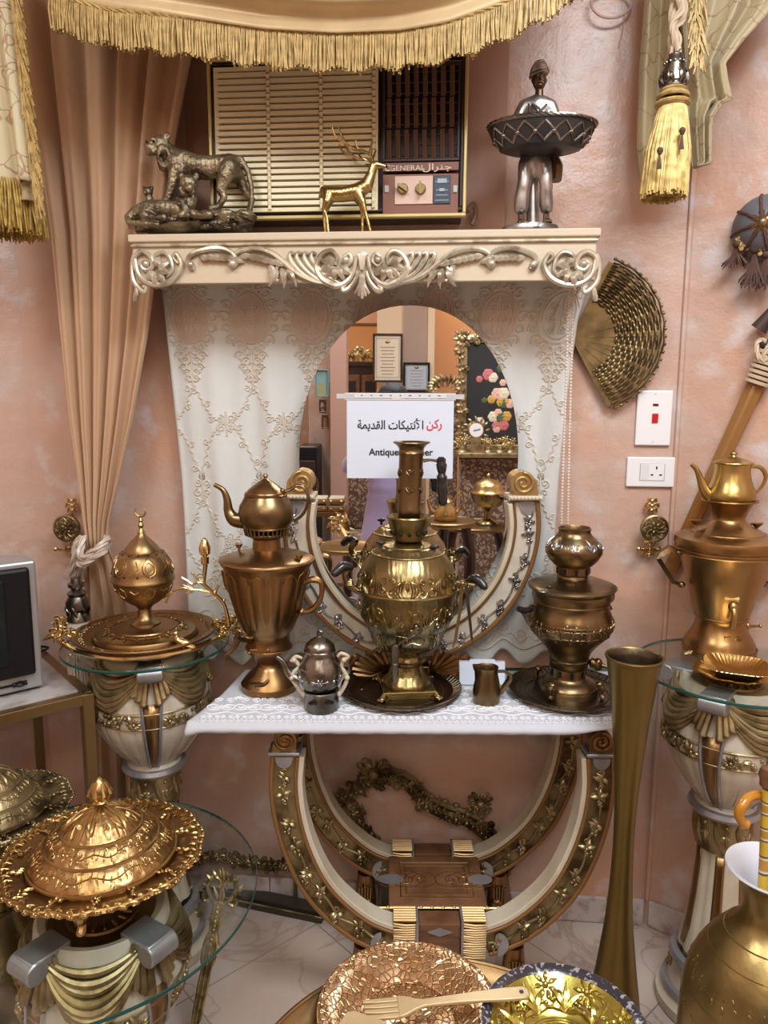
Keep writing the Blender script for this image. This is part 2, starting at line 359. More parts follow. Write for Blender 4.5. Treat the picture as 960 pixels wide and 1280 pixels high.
def tile_floor():
    m = mat('cream_marble_tiles', (.66, .58, .50), .13, spec=.6); N = m.node_tree.nodes; L = m.node_tree.links; p = N['Principled BSDF']
    tc = N.new('ShaderNodeTexCoord'); mp = N.new('ShaderNodeMapping'); mp.inputs['Rotation'].default_value = (0, 0, math.radians(43)); mp.inputs['Location'].default_value = (.07, .19, 0); L.new(tc.outputs['Object'], mp.inputs[0])
    b = N.new('ShaderNodeTexBrick'); b.offset = 0; b.inputs['Scale'].default_value = 1; b.inputs['Brick Width'].default_value = .40; b.inputs['Row Height'].default_value = .40; b.inputs['Mortar Size'].default_value = .002
    L.new(mp.outputs[0], b.inputs[0])
    b.inputs['Color1'].default_value = (.55, .45, .37, 1); b.inputs['Color2'].default_value = (.49, .43, .39, 1); b.inputs['Mortar'].default_value = (.25, .20, .17, 1)
    n1 = N.new('ShaderNodeTexNoise'); n1.inputs['Scale'].default_value = 3; n1.inputs['Detail'].default_value = 6; n1.inputs['Distortion'].default_value = 1.2; L.new(mp.outputs[0], n1.inputs[0])
    sub = N.new('ShaderNodeMath'); sub.operation = 'SUBTRACT'; sub.inputs[1].default_value = .5; L.new(n1.outputs[0], sub.inputs[0])
    ab = N.new('ShaderNodeMath'); ab.operation = 'ABSOLUTE'; L.new(sub.outputs[0], ab.inputs[0])
    r1 = N.new('ShaderNodeMapRange'); r1.inputs[1].default_value = 0; r1.inputs[2].default_value = .022; r1.inputs[3].default_value = .6; r1.inputs[4].default_value = 0; L.new(ab.outputs[0], r1.inputs[0])
    mx = N.new('ShaderNodeMix'); mx.data_type = 'RGBA'; L.new(r1.outputs[0], mx.inputs[0]); L.new(b.outputs[0], mx.inputs[6]); mx.inputs[7].default_value = (.34, .22, .16, 1)
    n2 = N.new('ShaderNodeTexNoise'); n2.inputs['Scale'].default_value = 2.2; L.new(mp.outputs[0], n2.inputs[0])
    r2 = N.new('ShaderNodeMapRange'); r2.inputs[1].default_value = .45; r2.inputs[2].default_value = .75; r2.inputs[4].default_value = .6; L.new(n2.outputs[0], r2.inputs[0])
    m2 = N.new('ShaderNodeMix'); m2.data_type = 'RGBA'; L.new(r2.outputs[0], m2.inputs[0]); L.new(mx.outputs[2], m2.inputs[6]); m2.inputs[7].default_value = (.60, .42, .32, 1)
    L.new(m2.outputs[2], p.inputs['Base Color']); return m
M['floor'] = tile_floor()
# ================================================================ the room
CR = ay(829, 800, 0); CL = ay(44, 660, 0)
XR, XL = CR.x, CL.x
aw = math.radians(33)-YAW
dirR = V((math.cos(aw)*1, -math.sin(aw), 0)) if False else (-FH*math.sin(math.radians(33)) + RH*math.cos(math.radians(33))).normalized()
dirL = (-FH*math.sin(math.radians(38)) - RH*math.cos(math.radians(38))).normalized()
R0, R1 = V((XR, 0, 0)), V((XR, 0, 0))+dirR*1.35
L0, L1 = V((XL, 0, 0)), V((XL, 0, 0))+dirL*1.1
YB = -7.6
def wall(name, a, b, z0=0.0, z1=CEIL, th=.1, m='wall'):
    a, b = V(a), V(b); t = (b-a).normalized(); n = V((-t.y, t.x, 0)); mid = V((.2, -2.5, 0))
    if (mid-a).dot(n) > 0: n = -n
    k = MB(); vs = [a, b, b+n*th, a+n*th]
    k.add([V((v.x, v.y, z0)) for v in vs]+[V((v.x, v.y, z1)) for v in vs], [(0, 1, 2, 3), (4, 5, 6, 7), (0, 1, 5, 4), (1, 2, 6, 5), (2, 3, 7, 6), (3, 0, 4, 7)])
    o = k.build(name, M[m], smooth=False); return struct(o)
wall('wall_front', L0, R0); wall('wall_right', R0, R1); wall('wall_left', L0, L1)
wall('wall_right_side', R1, (R1.x+.001, YB, 0)); wall('wall_left_side', L1, (L1.x-.001, YB, 0)); 
wall('wall_back', (L1.x, YB, 0), (R1.x, YB, 0))
b = MB(); b.box(((L1.x+R1.x)/2, YB/2, -.05), (R1.x-L1.x+.6, -YB+.6, .1)); struct(b.build('floor', M['floor'], smooth=False))
b = MB(); b.box(((L1.x+R1.x)/2, YB/2, CEIL+.05), (R1.x-L1.x+.6, -YB+.6, .1)); struct(b.build('ceiling', M['ceiling'], smooth=False))
def base(name, a, b_):
    a, b_ = V(a), V(b_); t = (b_-a).normalized(); n = V((-t.y, t.x, 0))
    if (V((.2, -2.5, 0))-a).dot(n) < 0: n = -n
    k = MB(); L = (b_-a).length; m_ = int(L/.33)+1
    for i in range(m_):
        s0, s1 = i*.33, min((i+1)*.33-.002, L)
        c = a+t*((s0+s1)/2)+n*.006; R = Matrix((t, n, V((0, 0, 1)))).transposed()
        k.box((c.x, c.y, .0405), (s1-s0, .011, .077), R)
    return struct(k.build(name, M['base'], smooth=False, bevel=.0015))
base('baseboard_front', L0+V((.01, 0, 0)), R0-V((.01, 0, 0))); base('baseboard_right', R0+dirR*.01, R1); base('baseboard_left', L0+dirL*.01, L1)
# plaster bead where the walls meet
b = MB(); b.tube([V((XR, -.004, .08)), V((XR+.001, -.004, 1.2)), V((XR-.001, -.004, 2.1)), V((XR, -.004, CEIL))], .007, 6); struct(b.build('trim_1', M['wall']))
# reddish board let into the wall round the air conditioner
x0, x1 = ay(236, 200, 0).x, ay(633, 200, 0).x; z0, z1 = ay(450, 330, 0).z, 2.75
b = MB(); b.box(((x0+x1)/2, -.006, (z0+z1)/2), (x1-x0, .012, z1-z0)); struct(b.build('trim_2', M['wood_panel'], smooth=False, bevel=.002))
# ================================================================ curtains
def sheet(rows, Yf, folds, amp, nu=90, nv=60, seed=0, sharp=1.0, plane=ay):
    """rows: (py, left px, right px); Yf(v) depth of the wall-parallel plane; folds across"""
    rnd = random.Random(seed); ph = [rnd.uniform(0, 6.28) for _ in range(4)]
    Lt = [(r[0], r[1]) for r in rows]; Rt = [(r[0], r[2]) for r in rows]; y0, y1 = rows[0][0], rows[-1][0]
    def fn(u, v):
        py = lerp(y0, y1, v); px = lerp(interp(Lt, py), interp(Rt, py), u)
        p = plane(px, py, Yf(v))
        w = math.sin(2*PI*folds*u+ph[0]+.9*math.sin(3*u+ph[1])+.25*math.sin(4*v+ph[2]))
        w += .4*math.sin(2*PI*folds*1.9*u+ph[3])
        a = amp(u, v) if callable(amp) else amp
        p = p + V((0, -1, 0))*a*(w*sharp)
        return p
    b = MB(); b.grid(fn, nu, nv); return b
t = thing('window_curtain', 'floor length tan curtain gathered by a rope beside the medallion', 'curtain', ay(118, 1000, -.13)*1)
t.location.z = 0; t['_w'] = tuple(t.location)
rows = [(-110, 8, 262), (0, 26, 256), (60, 32, 243), (160, 47, 224), (290, 66, 204), (420, 78, 186), (520, 88, 168), (600, 99, 150), (650, 105, 138), (685, 110, 134)]
b = sheet(rows, lambda v: -.10-.03*v, 5.2, lambda u, v: .028*(1-.70*v), 170, 70, 3); b.build('upper_drape', M['tan'], t, solid=.002, angle=80)
rows = [(685, 110, 134), (705, 106, 142), (760, 106, 158), (840, 112, 172), (985, 118, 176), (1090, 122, 178), (1150, 124, 180)]
b = sheet(rows, lambda v: -.13+.095*min(1, v*3), 3.2, lambda u, v: .009+.009*v, 90, 50, 5); b.build('lower_drape', M['tan'], t, solid=.002, angle=80)
def twist(b, pts, r, n=3, tw=60, seg=5):     # laid rope
    P = cr(pts, 6) if len(pts) < 40 else pts; L = 0; LL = [0]
    for a, c in zip(P, P[1:]): L += (c-a).length; LL.append(L)
    D = []; m = max(int(L/(r*.7)), 12)
    for i in range(m+1):
        s_ = L*i/m; k = max(j for j in range(len(LL)) if LL[j] <= s_+1e-9); k = min(k, len(P)-2)
        D.append(P[k].lerp(P[k+1], (s_-LL[k])/max(LL[k+1]-LL[k], 1e-9)))
    prev = None; fr = []
    for i in range(len(D)):
        tt = (D[min(i+1, m)]-D[max(i-1, 0)]).normalized(); a = tt.orthogonal() if prev is None else prev-tt*prev.dot(tt); a.normalize(); prev = a; fr.append((a, tt.cross(a)))
    for q in range(n):
        b.tube([D[i]+(fr[i][0]*math.cos(2*PI*q/n+i*r*.7*tw*.6/ (r*60)*1.0)+fr[i][1]*math.sin(2*PI*q/n+i*r*.7*tw*.6/(r*60)))*r*.5 for i in range(len(D))], r*.56, seg)
    return b
# rope tie-back with its tassel
A = lambda x, y, Y=-.17: ay(x, y, Y)
t = thing('curtain_tieback', 'silvery rope tie-back with dark carved tassel head on the tan curtain', 'tieback', A(97, 770, -.15))
b = MB(); twist(b, [A(91, 722, -.13), A(93, 700, -.15), A(96, 680, -.15), A(104, 672, -.15), A(100, 690, -.17), A(106, 697, -.19), A(116, 690, -.20), A(128, 681, -.20), A(135, 674, -.16), A(128, 672, -.10)], .0105)
twist(b, [A(103, 722, -.13), A(99, 705, -.16), A(104, 706, -.195), A(118, 697, -.205), A(130, 688, -.20), A(136, 680, -.15)], .0095)
b.build('rope', M['rope_grey'], t)
c, pr = lat(97, 760, ad(97, 760, 1.84) and 1.86, [(722, 6), (728, 7), (729, 10), (733, 10), (736, 6), (741, 12), (745, 10), (752, 14), (760, 14), (764, 10), (770, 13), (775, 14), (776, 11)])
b = MB(); b.lathe(c, pr, 20); mp = lathe_map(c, pr, A_CAM(c), pr[8][1], .028); 
for k in range(8): leaf(b, .022*k-.07, -.02, PI/2, .03, .006, mp, 0)
b.build('tassel_head', M['dksilver'], t)
def strands(b, ring, L, r=.0012, jit=.004, seg=3, seed=0, flare=0.0, lf=None):
    rnd = random.Random(seed)
    for i, (p, out) in enumerate(ring):
        L_ = L*rnd.uniform(.93, 1.04); o_ = out*flare*rnd.uniform(.6, 1.2)
        j = V((rnd.uniform(-jit, jit), rnd.uniform(-jit, jit), 0)); j2 = V((rnd.uniform(-jit, jit), rnd.uniform(-jit, jit), 0))
        b.tube([p, p+o_*.6+j*.6+V((0, 0, -L_*.5)), p+o_+j2+V((0, 0, -L_))], [r, r*1.15, r*.8], seg, cap=False)
def ring_pts(c, r, n, z):
    return [(V((c.x+r*math.cos(2*PI*i/n), c.y+r*math.sin(2*PI*i/n), z)), V((math.cos(2*PI*i/n), math.sin(2*PI*i/n), 0))) for i in range(n)]
b = MB(); strands(b, ring_pts(c, .024, 70, pr[-1][1]), .16, .0022, .003, 4, 1, .008); b.build('tassel_skirt', M['rope_grey'], t)
# wall medallions that carry the ropes
def medallion(px, py, d, label, pl=None):
    p0 = ay(px, py, -.04); s_ = mpp(p0)
    t = thing('curtain_holder', label, 'curtain holder', p0, 'round curtain holders on the wall')
    mp = lambda x, y, h=0: V((p0.x+x*s_, -.045-h, p0.z-y*s_))
    b = MB(); b.lathe(V((p0.x, -.05, p0.z)), [(0, .008), (14*s_, .007), (15*s_, .012), (17*s_, .010), (17*s_, 0), (15*s_, -.006), (0, -.006)], 32, R=Matrix.Rotation(PI/2, 3, 'X'))
    b.tube([V((p0.x, -.045, p0.z)), V((p0.x, 0, p0.z))], .010, 10); b.build('disc', M['gilt_dk'], t)
    b = MB(); rosette(b, 0, 0, 8, lambda x, y, h=0: mp(x, y, .006+h*.003), 7)
    mq = lambda x, y, h=0: V((p0.x+x, -.058-h*.6, p0.z+y))
    b = MB(); rosette(b, 0, 0, 9*s_, mq, 7)
    for k in range(9): scroll(b, 7*s_*math.cos(k*.7), 7*s_*math.sin(k*.7), k*.7+.8, 7*s_, 1, 1.1*s_, mq)
    b.build('relief', M['gilt'], t)
    mq = lambda x, y, h=0: V((p0.x+x*s_, -.02-h, p0.z-y*s_))
    b = MB(); b.bar(mq(0, -34), mq(0, 36), .004, .008); 
    for yy, w in ((-32, 5), (-26, 8), (-20, 6), (22, 6), (30, 14), (37, 6)):
        b.ball(mq(0, yy), (.006, .005, .006), n=8, m=6)
        for sd in (-1, 1): b.tube(cr([mq(0, yy), mq(sd*w*.6, yy-2), mq(sd*w, yy+2), mq(sd*w*.8, yy-3)], 4), [.004, .003, .0028, .005], 6)
    b.tube(cr([mq(0, 30, 0), mq(-10, 30, .02), mq(-16, 27, .03)], 4), .0035, 6); b.ball(mq(-17, 27, .032), .007); b.tube(cr([mq(0, 30, 0), mq(10, 30, .02), mq(14, 30, .03)], 4), .0035, 6); b.ball(mq(15, 30, .032), .007)
    b.build('bracket', M['goldw'], t)
medallion(87, 659, 0, 'round gilt wall medallion left of the tan curtain')
medallion(816, 659, 0, 'round gilt wall medallion below the wide socket plate')
# ================================================================ gold swag with bullion fringe over the air conditioner
YS = -.36
bot = [(-160, 60), (-60, 30), (60, -14), (90, 0), (140, 12), (200, 18), (260, 26), (330, 36), (420, 41), (500, 38), (560, 28), (620, 8), (680, -22), (740, -60)]
btab = [(a, b_) for a, b_ in bot]
t = thing('swag_valance', 'gold satin swag with long bullion fringe hanging above the air conditioner', 'valance', ay(420, -120, -.2))
def fn(u, v):
    px = lerp(62, 742, u); yb = interp(btab, px); yb = yb+0*v
    py = lerp(yb, -120-30*math.sin(PI*u), v)
    bulge = .07*math.sin(PI*min(v*1.1, 1))+.014*math.sin(v*26+2*math.sin(u*PI))*math.sin(PI*u)
    return ay(px, py, YS-bulge*math.sin(PI*max(min(u, 1), 0))**.5+.10*v)
b = MB(); b.grid(fn, 70, 40); b.build('swag', M['satin'], t, solid=.002, angle=80)
rnd = random.Random(4); b = MB(); h = MB(); N = 560
pts = []
for i in range(N):
    px = lerp(64, 740, i/(N-1)); yb = interp(btab, px); p = ay(px, yb, YS-.004); s_ = mpp(p); pts.append(p)
    L = (44+3*math.sin(px*.13))*s_*rnd.uniform(.93, 1.03)
    q = p+V((rnd.uniform(-.004, .004), rnd.uniform(-.006, .006), -L))
    m_ = p.lerp(q, .5)+V((rnd.uniform(-.003, .003), rnd.uniform(-.008, .002), 0))
    b.tube([p+V((0, 0, .004)), m_, q], [.0015, .0021, .0024], 4)
    if i % 2 == 0: q = q+V((rnd.uniform(-.004, .004), .008, rnd.uniform(-.004, .006))); b.tube([p+V((0, .006, 0)), m_+V((.002, .008, 0)), q], [.002, .0028, .0026], 4)
f = b.build('fringe', M['fringe'], t)
twist(h, pts[::7]+[pts[-1]], .0055, 3); h.build('gimp_cord', M['fringe'], f)
# jabot on the left
t = thing('curtain_jabot', 'cream brocade jabot with gold fringe at the top left corner', 'curtain', ay(20, -60, -.2), 'brocade curtain tails')
rows = [(-120, -90, 4), (0, -80, 20), (60, -70, 25), (120, -60, 33), (180, -50, 40), (228, -45, 46)]
b = sheet(rows, lambda v: -.33, 2.2, lambda u, v: .008+.010*v, 60, 50, 8); b.build('tail', M['jabot'], t, solid=.002, angle=80)
rows = [(222, -40, 46), (250, -40, 46)]; b = sheet([(224, -45, 48), (238, -45, 50), (252, -42, 46)], lambda v: -.31, 2.2, lambda u, v: .012, 40, 12, 8); b.build('lining', M['jabot_gold'], t, solid=.002)
b = MB(); rnd = random.Random(9)
edge = [(-120, 4), (0, 20), (60, 25), (120, 33), (180, 40), (228, 46), (240, 48)]
for i in range(240):
    py = lerp(-110, 238, i/239); px = interp(edge, py); p = ay(px-4, py, -.34)
    q = ay(px+rnd.uniform(4, 12), py+rnd.uniform(24, 38), -.345+rnd.uniform(-.008, .012)); m_ = p.lerp(q, .45)+V((.006, rnd.uniform(-.01, 0), .004))
    b.tube([p, m_, q], [.0016, .0026, .0020], 4)
    q = ay(px+rnd.uniform(-2, 8), py+rnd.uniform(24, 42), -.342+rnd.uniform(-.008, .004)); b.tube([p, p.lerp(q, .5)+V((.003, -.004, .004)), q], [.0016, .0026, .002], 4)
b.build('side_fringe', M['fringe'], t)
t = thing('curtain_tassel', 'short gold tassel peeking below the cream brocade at far left', 'tassel', ay(14, 240, -.27), 'curtain tassels')
b = MB(); c = ay(12, 240, -.27); c = V((c.x, c.y, 0)); z = ay(12, 236, -.27).z; rnd = random.Random(2)
for k in range(5): strands(b, [(p, o_) for p, o_ in ring_pts(c, .03+.008*k, 70, z+.01)], .115, .0022, .004, 4, k, .016)
b.build('threads', M['fringe_y'], t)
b = MB(); b.lathe(c, [(.01, z+.03), (.045, z+.02), (.06, z), (.055, z-.08), (0, z-.085)], 20); b.build('core', M['fringe'], t)
# right jabot: two overlapping tails
t = thing('curtain_jabot', 'olive gold brocade jabot with hanging rope tassel at the top right', 'curtain', ay(850, -60, -.2), 'brocade curtain tails')
rows = [(-120, 810, 880), (0, 806, 872), (90, 799, 876), (180, 797, 868), (210, 800, 862), (229, 804, 850)]
b = sheet(rows, lambda v: -.12, 2.3, lambda u, v: .015, 60, 50, 2); b.build('inner_tail', M['jabot_gold'], t, solid=.002, angle=80)
rows = [(-120, 850, 1000), (0, 852, 975), (20, 853, 958), (50, 856, 930), (80, 858, 906), (100, 858, 909), (125, 860, 915), (128, 860, 905), (148, 862, 890), (178, 864, 889), (205, 866, 889), (209, 868, 872)]
b = sheet(rows, lambda v: -.17, 2.6, lambda u, v: .016*(1-.4*v), 70, 90, 6); b.build('outer_tail', M['jabot_gold'], t, solid=.002, angle=80)
b = MB(); rnd = random.Random(5)
for i in range(150):
    py = lerp(-90, 62, i/149); px = 866+ (py+90)*.03
    p = ay(px+rnd.uniform(-6, 8), py, -.24); q = ay(px+rnd.uniform(-10, 16), py+rnd.uniform(26, 38), -.245+rnd.uniform(-.01, .01))
    b.tube([p, p.lerp(q, .5)+V((0, -.006, 0)), q], [.0016, .0028, .002], 4)
b.build('side_fringe', M['fringe'], t)
t = thing('curtain_tassel', 'large yellow gold tassel with carved dark head hanging from a rope', 'tassel', ay(840, 100, -.26), 'curtain tassels')
d0 = 1.66
T = lambda x, y, o=0: ad(x, y, d0)+V((0, o, 0))
b = MB(); twist(b, [T(852, -110), T(850, -40), T(842, 4), T(841, 30), T(847, 50), T(846, 72)], .0085); twist(b, [T(842, -110), T(846, -40), T(854, 4), T(852, 24), T(840, 40), T(842, 72)], .0085)
twist(b, [T(846, -110, -.015), T(836, -20, -.015), T(849, 14, -.016), T(838, 36, -.012), T(846, 66, -.01)], .007); b.build('rope', M['rope'], t)
c, pr = lat(843, 90, d0, [(66, 5), (69, 9), (74, 10), (78, 12), (84, 13), (90, 14), (98, 15), (104, 16), (106, 14), (110, 15), (113, 12), (117, 12), (121, 17), (130, 18), (132, 16)])
b = MB(); b.lathe(c, pr[:11], 24); mp = lathe_map(c, pr[:11], A_CAM(c), pr[6][1], pr[6][0])
for k in range(-9, 9):
    leaf(b, .0115*k, -.015, PI/2+.25*(-1)**k, .035, .005, mp, 0); b.ball(mp(.0115*k, -.028, 0), .004, n=6, m=4); b.ball(mp(.0115*k, .028, 0), .003, n=6, m=4)
b.build('head', M['dksilver'], t)
b = MB(); 
for k, (r, z) in enumerate(pr[10:]): b.tube([V((c.x+(r+.002)*math.cos(q*2*PI/24), c.y+(r+.002)*math.sin(q*2*PI/24), z)) for q in range(24)], .0042, 6, closed=True)
b.build('collar', M['fringe'], t)
b = MB(); z0 = pr[-1][1]; z1 = ad(838, 246, d0).z; rs = pr[-1][0]
rnd = random.Random(11)
for k in range(4):
    for i in range(120):
        a = 2*PI*i/120+k; r0 = rs*(1-.12*k); r1 = rs*1.75*(1-.13*k)*rnd.uniform(.95, 1.03)
        p = V((c.x+r0*math.cos(a), c.y+r0*math.sin(a), z0)); q = V((c.x-.008+r1*math.cos(a), c.y+r1*math.sin(a), z1+rnd.uniform(-.006, .006)))
        m_ = p.lerp(q, .5)+V((math.cos(a), math.sin(a), 0))*rnd.uniform(.002, .009)
        b.tube([p, m_, q], [.0018, .0026, .0026], 4)
b.build('skirt', M['fringe_y'], t)
b = MB(); b.lathe(c, [(rs*.8, z0), (rs*1.25, (z0+z1)/2), (rs*1.4, z1+.012), (0, z1+.012)], 20); b.build('core', M['fringe'], t)
for (x, y) in ((853, 163), (825, 188)):
    p = ad(x, y, d0-.055); b = MB(); b.ball(p, .0065); b.ball(p-V((0, 0, .004)), .005)
    for q in range(9): b.tube([p-V((0, 0, .006)), p+V((.0012*(q-4)*.8, -.001*(q % 3), -.036))], .0013, 4)
    b.build('little_tassel', M['brown_thread'], t)
# curtain ring hung on the wall
b = MB(); c0 = ay(765, 2, -.03); b.tube([c0+V((.048*math.cos(a), 0, .036*math.sin(a))) for a in [2*PI*i/40 for i in range(40)]], .003, 7, closed=True)
b.tube(cr([c0+V((.03, 0, -.03)), c0+V((.032, .02, -.06)), c0+V((.026, .026, -.09))], 4), .0012, 5)
o = b.build('hanging_ring', M['wall']); tag(o, 'thin plaster coloured ring hanging on the wall beside the swag', 'ring')
# ================================================================ cornice shelf with carved front
YC = -.24
def fmap(Y): return lambda x, y, h=0.0: V((x, Y-h, y))
def q2(px, py, Y): p = ay(px, py, Y); return (p.x, p.z)
def Q(Y, *pts): return [q2(a, b_, Y) for a, b_ in pts]
xl, xr = ay(166, 320, YC).x, ay(745, 320, YC).x
zt = ay(450, 289.5, YC).z; zm = ay(450, 303, YC).z; zb = ay(450, 347, YC).z
t = thing('cornice_shelf', 'cream lacquered cornice shelf with scroll carving above the lace curtain', 'shelf', (0, YC/2, zb))
b = MB(); b.box(((xl+xr)/2, YC+.009, (zm+zb)/2), (xr-xl, .018, zm-zb+.02))
b.box((xl+.009, YC/2, (zm+zb)/2), (.018, -YC-.02, zm-zb)); b.box((xr-.009, YC/2, (zm+zb)/2), (.018, -YC-.02, zm-zb)); b.build('fascia', M['cornice'], t, smooth=False, bevel=.002)
b = MB(); b.box(((xl+xr)/2, YC/2-.004, (zt+zm)/2+.003), (xr-xl+.016, -YC+.006, zt-zm-.006)); b.build('top_board', M['cornice'], t, smooth=False, bevel=.003)
b = MB(); prof = [(0, 0), (.006, 0), (.007, .004), (.003, .008), (0, .010)]
b.box(((xl+xr)/2, YC-.003, zm-.002), (xr-xl+.006, .008, .006)); b.build('bead_moulding', M['cornice_orn'], t, smooth=False, bevel=.002)
mp = fmap(YC-.003); b = MB(); R_ = .0052
def oc(pts, r=R_, n=7, h=.004): otube(b, cr2(Q(YC, *pts), 5), r, mp, n, h, 1.0)
def vol(px, py, r0, a0, turns, r=R_, ext=None):     # volute in px, optional lead-in points
    sp = [(px+x, py-y) for x, y in spiral(0, 0, r0, r0*.28, a0, turns, 16)]
    pts = (ext or [])+sp; otube(b, cr2(Q(YC, *pts), 2), [r*.7, r, r*1.15, r, r], mp, 7, .004); x, y = q2(px, py, YC); b.ball(mp(x, y, .006), r*1.7, n=10, m=7)
def half(mx, sg):          # pixel x mirrored about the centre for the right half
    X = lambda x: mx(x)
    f = lambda L: [(X(x), y) for x, y in L]
    # corner medallion
    oc(f([(170, 322), (176, 346), (196, 357), (218, 350), (228, 332), (222, 318), (218, 322), (224, 330)]), [.003, .006, .007, .007, .006, .005, .004, .003])
    oc(f([(180, 348), (170, 336), (170, 322), (180, 315), (190, 322), (192, 334), (184, 338), (178, 332), (182, 327)]), [.003, .005, .006, .006, .006, .005, .004])
    oc(f([(194, 330), (196, 320), (206, 316), (214, 324), (217, 338), (210, 347)]), [.003, .005, .005, .005, .004, .003])
    oc(f([(168, 318), (166, 332), (168, 350), (174, 360), (182, 366), (184, 361), (180, 358)]), [.002, .004, .006, .006, .005, .004])
    oc(f([(173, 358), (172, 368), (170, 377)]), [.004, .006, .007, .004])
    x, y = q2(X(184), 331, YC); b.ball(mp(x, y, .006), .009)
    for k, (px, py, a, L_) in enumerate([(199, 336, 20, .03), (199, 338, -20, .03), (198, 340, -60, .034), (196, 341, -95, .036), (194, 340, -130, .03), (196, 334, 60, .024)]):
        x, y = q2(X(px), py, YC); a = math.radians(a); a = a if sg > 0 else PI-a; leaf(b, x, y, a, L_*1.1, .011, mp, .003, .1)
    # long double scroll
    oc(f([(244, 336), (238, 334), (236, 326), (242, 318), (262, 312), (280, 312), (292, 318), (297, 328), (292, 334), (287, 330)]), [.005, .005, .006, .0065, .007, .006, .005, .0055, .004])
    oc(f([(290, 322), (302, 314), (322, 312), (342, 318), (358, 330), (372, 342), (392, 352), (414, 356)]), [.004, .006, .007, .007, .007, .006, .004])
    x, y = q2(X(240), 332, YC); b.ball(mp(x, y, .006), .009); x, y = q2(X(292), 331, YC); b.ball(mp(x, y, .006), .010)
    for i in range(6):
        for (x0, y0, dy) in ((250+8*i, 322-(1.2 if 0 < i < 5 else 0), 1), (302+8*i, 320+i*1.2, 1)):
            x, y = q2(X(x0), y0, YC); a = math.radians(-20-4*i); a = a if sg > 0 else PI-a; leaf(b, x, y, a, .034, .0085, mp, .003, .35*sg)
    for i, (px, py, a) in enumerate([(338, 330, -60), (342, 334, -80), (347, 336, -95), (352, 336, -60), (358, 338, -35)]):
        x, y = q2(X(px), py, YC); a = math.radians(a); a = a if sg > 0 else PI-a; leaf(b, x, y, a, .046, .009, mp, .003, -.4*sg)
    oc(f([(352, 328), (346, 338), (344, 348), (349, 352)]), [.003, .005, .005, .004])
    # fan of feathered reeds
    for i in range(4):
        x0 = 366+9*i; oc(f([(x0+3, 318), (x0-2, 317), (x0-2, 324), (x0+8, 338), (x0+24, 350), (x0+44-3*i, 356)]), [.004, .005, .0055, .005, .0035])
    # central volutes
    oc(f([(446, 322), (440, 346), (424, 358), (406, 352), (396, 336), (402, 320), (414, 314), (422, 322), (420, 332)]), [.004, .006, .008, .008, .007, .006, .005, .004])
    oc(f([(448, 340), (444, 352), (436, 362), (430, 364), (429, 359), (433, 357)]), [.004, .006, .007, .006, .005])
    oc(f([(430, 322), (437, 318), (440, 326), (434, 333), (428, 328)]), [.004, .005, .005, .004])
    x, y = q2(X(433), 326, YC); b.ball(mp(x, y, .006), .009)
    for k, (px, py, a) in enumerate([(420, 334, -100), (418, 334, -130), (416, 333, -160), (423, 334, -70), (426, 334, -40), (418, 331, 160)]):
        x, y = q2(X(px), py, YC); a = math.radians(a); a = a if sg > 0 else PI-a; leaf(b, x, y, a, .036, .011, mp, .003, .1)
half(lambda x: x, 1); half(lambda x: 906-x+ (x<240)*(9-9*(x-165)/75*1.0), -1)
for dx in (-7, -3.5, 0, 3.5, 7): 
    oc([(453+dx*.3, 345), (453+dx*.4, 358), (453+dx*1.3, 374-abs(dx)*.9)], [.003, .005, .006, .003])
    oc([(453+dx*.2, 338), (453+dx*.5, 322), (453+dx*.9, 314+abs(dx)*.4)], [.003, .004, .004, .002])
b.build('scroll_carving', M['cornice_orn'], t)
# ================================================================ air conditioner
YA = -.13
t = thing('air_conditioner', 'old cream and brown window air conditioner set in the wall above the shelf', 'air conditioner', (ay(425, 270, YA).x, YA, ay(425, 276, YA).z))
fa = lambda px, py, Y=YA: ay(px, py, Y)
ax0, ax1 = fa(263, 180).x, fa(584, 180).x; az0, az1 = fa(425, 274).z, fa(425, 70).z
mx = (ax0+ax1)/2; mz = (az0+az1)/2; AW = ax1-ax0; AH = az1-az0
b = MB(); b.box((mx, YA/2+.01, mz), (AW-.02, -YA-.012, AH-.02)); b.build('body', mat('ac_brown', (.055, .032, .025), .4), t, smooth=False, bevel=.004)
def frame(b, x0, x1, z0, z1, w, Y, dp):
    b.box(((x0+x1)/2, Y, z0+w/2), (x1-x0, dp, w)); b.box(((x0+x1)/2, Y, z1-w/2), (x1-x0, dp, w)); b.box((x0+w/2, Y, (z0+z1)/2), (w, dp, z1-z0-2*w)); b.box((x1-w/2, Y, (z0+z1)/2), (w, dp, z1-z0-2*w))
b = MB(); frame(b, ax0, ax1, az0, az1, .008, YA-.004, .02); b.build('cream_rim', mat('ac_gold_rim', (.60, .50, .22), .3, .3), t, smooth=False, bevel=.002)
b = MB(); frame(b, ax0+.008, ax1-.008, az0+.014, az1-.008, .008, YA-.002, .016); b.build('dark_rim', mat('ac_dark', (.03, .018, .016), .35), t, smooth=False, bevel=.002)
AC_CR = mat('ac_cream', (.82, .73, .48), .35)
gx0, gx1 = fa(271, 180).x, fa(473, 180).x; gz0, gz1 = fa(370, 266).z, fa(370, 84).z
b = MB(); frame(b, gx0, gx1, gz0, gz1, .010, YA-.007, .012); b.m = 1; b.box(((gx0+gx1)/2, YA-.001, (gz0+gz1)/2), (gx1-gx0, .002, gz1-gz0)); g = b.build('grille', [AC_CR, mat('ac_grille_back', (.10, .075, .05), .6)], t, smooth=False, bevel=.0012)
b = MB(); n = 21
for i in range(n):
    z = lerp(gz0+.012, gz1-.012, (i+.5)/n); b.box(((gx0+gx1)/2, YA-.012, z), (gx1-gx0-.012, .009, (gz1-gz0)/n*.60), Matrix.Rotation(-.12, 3, 'X'))
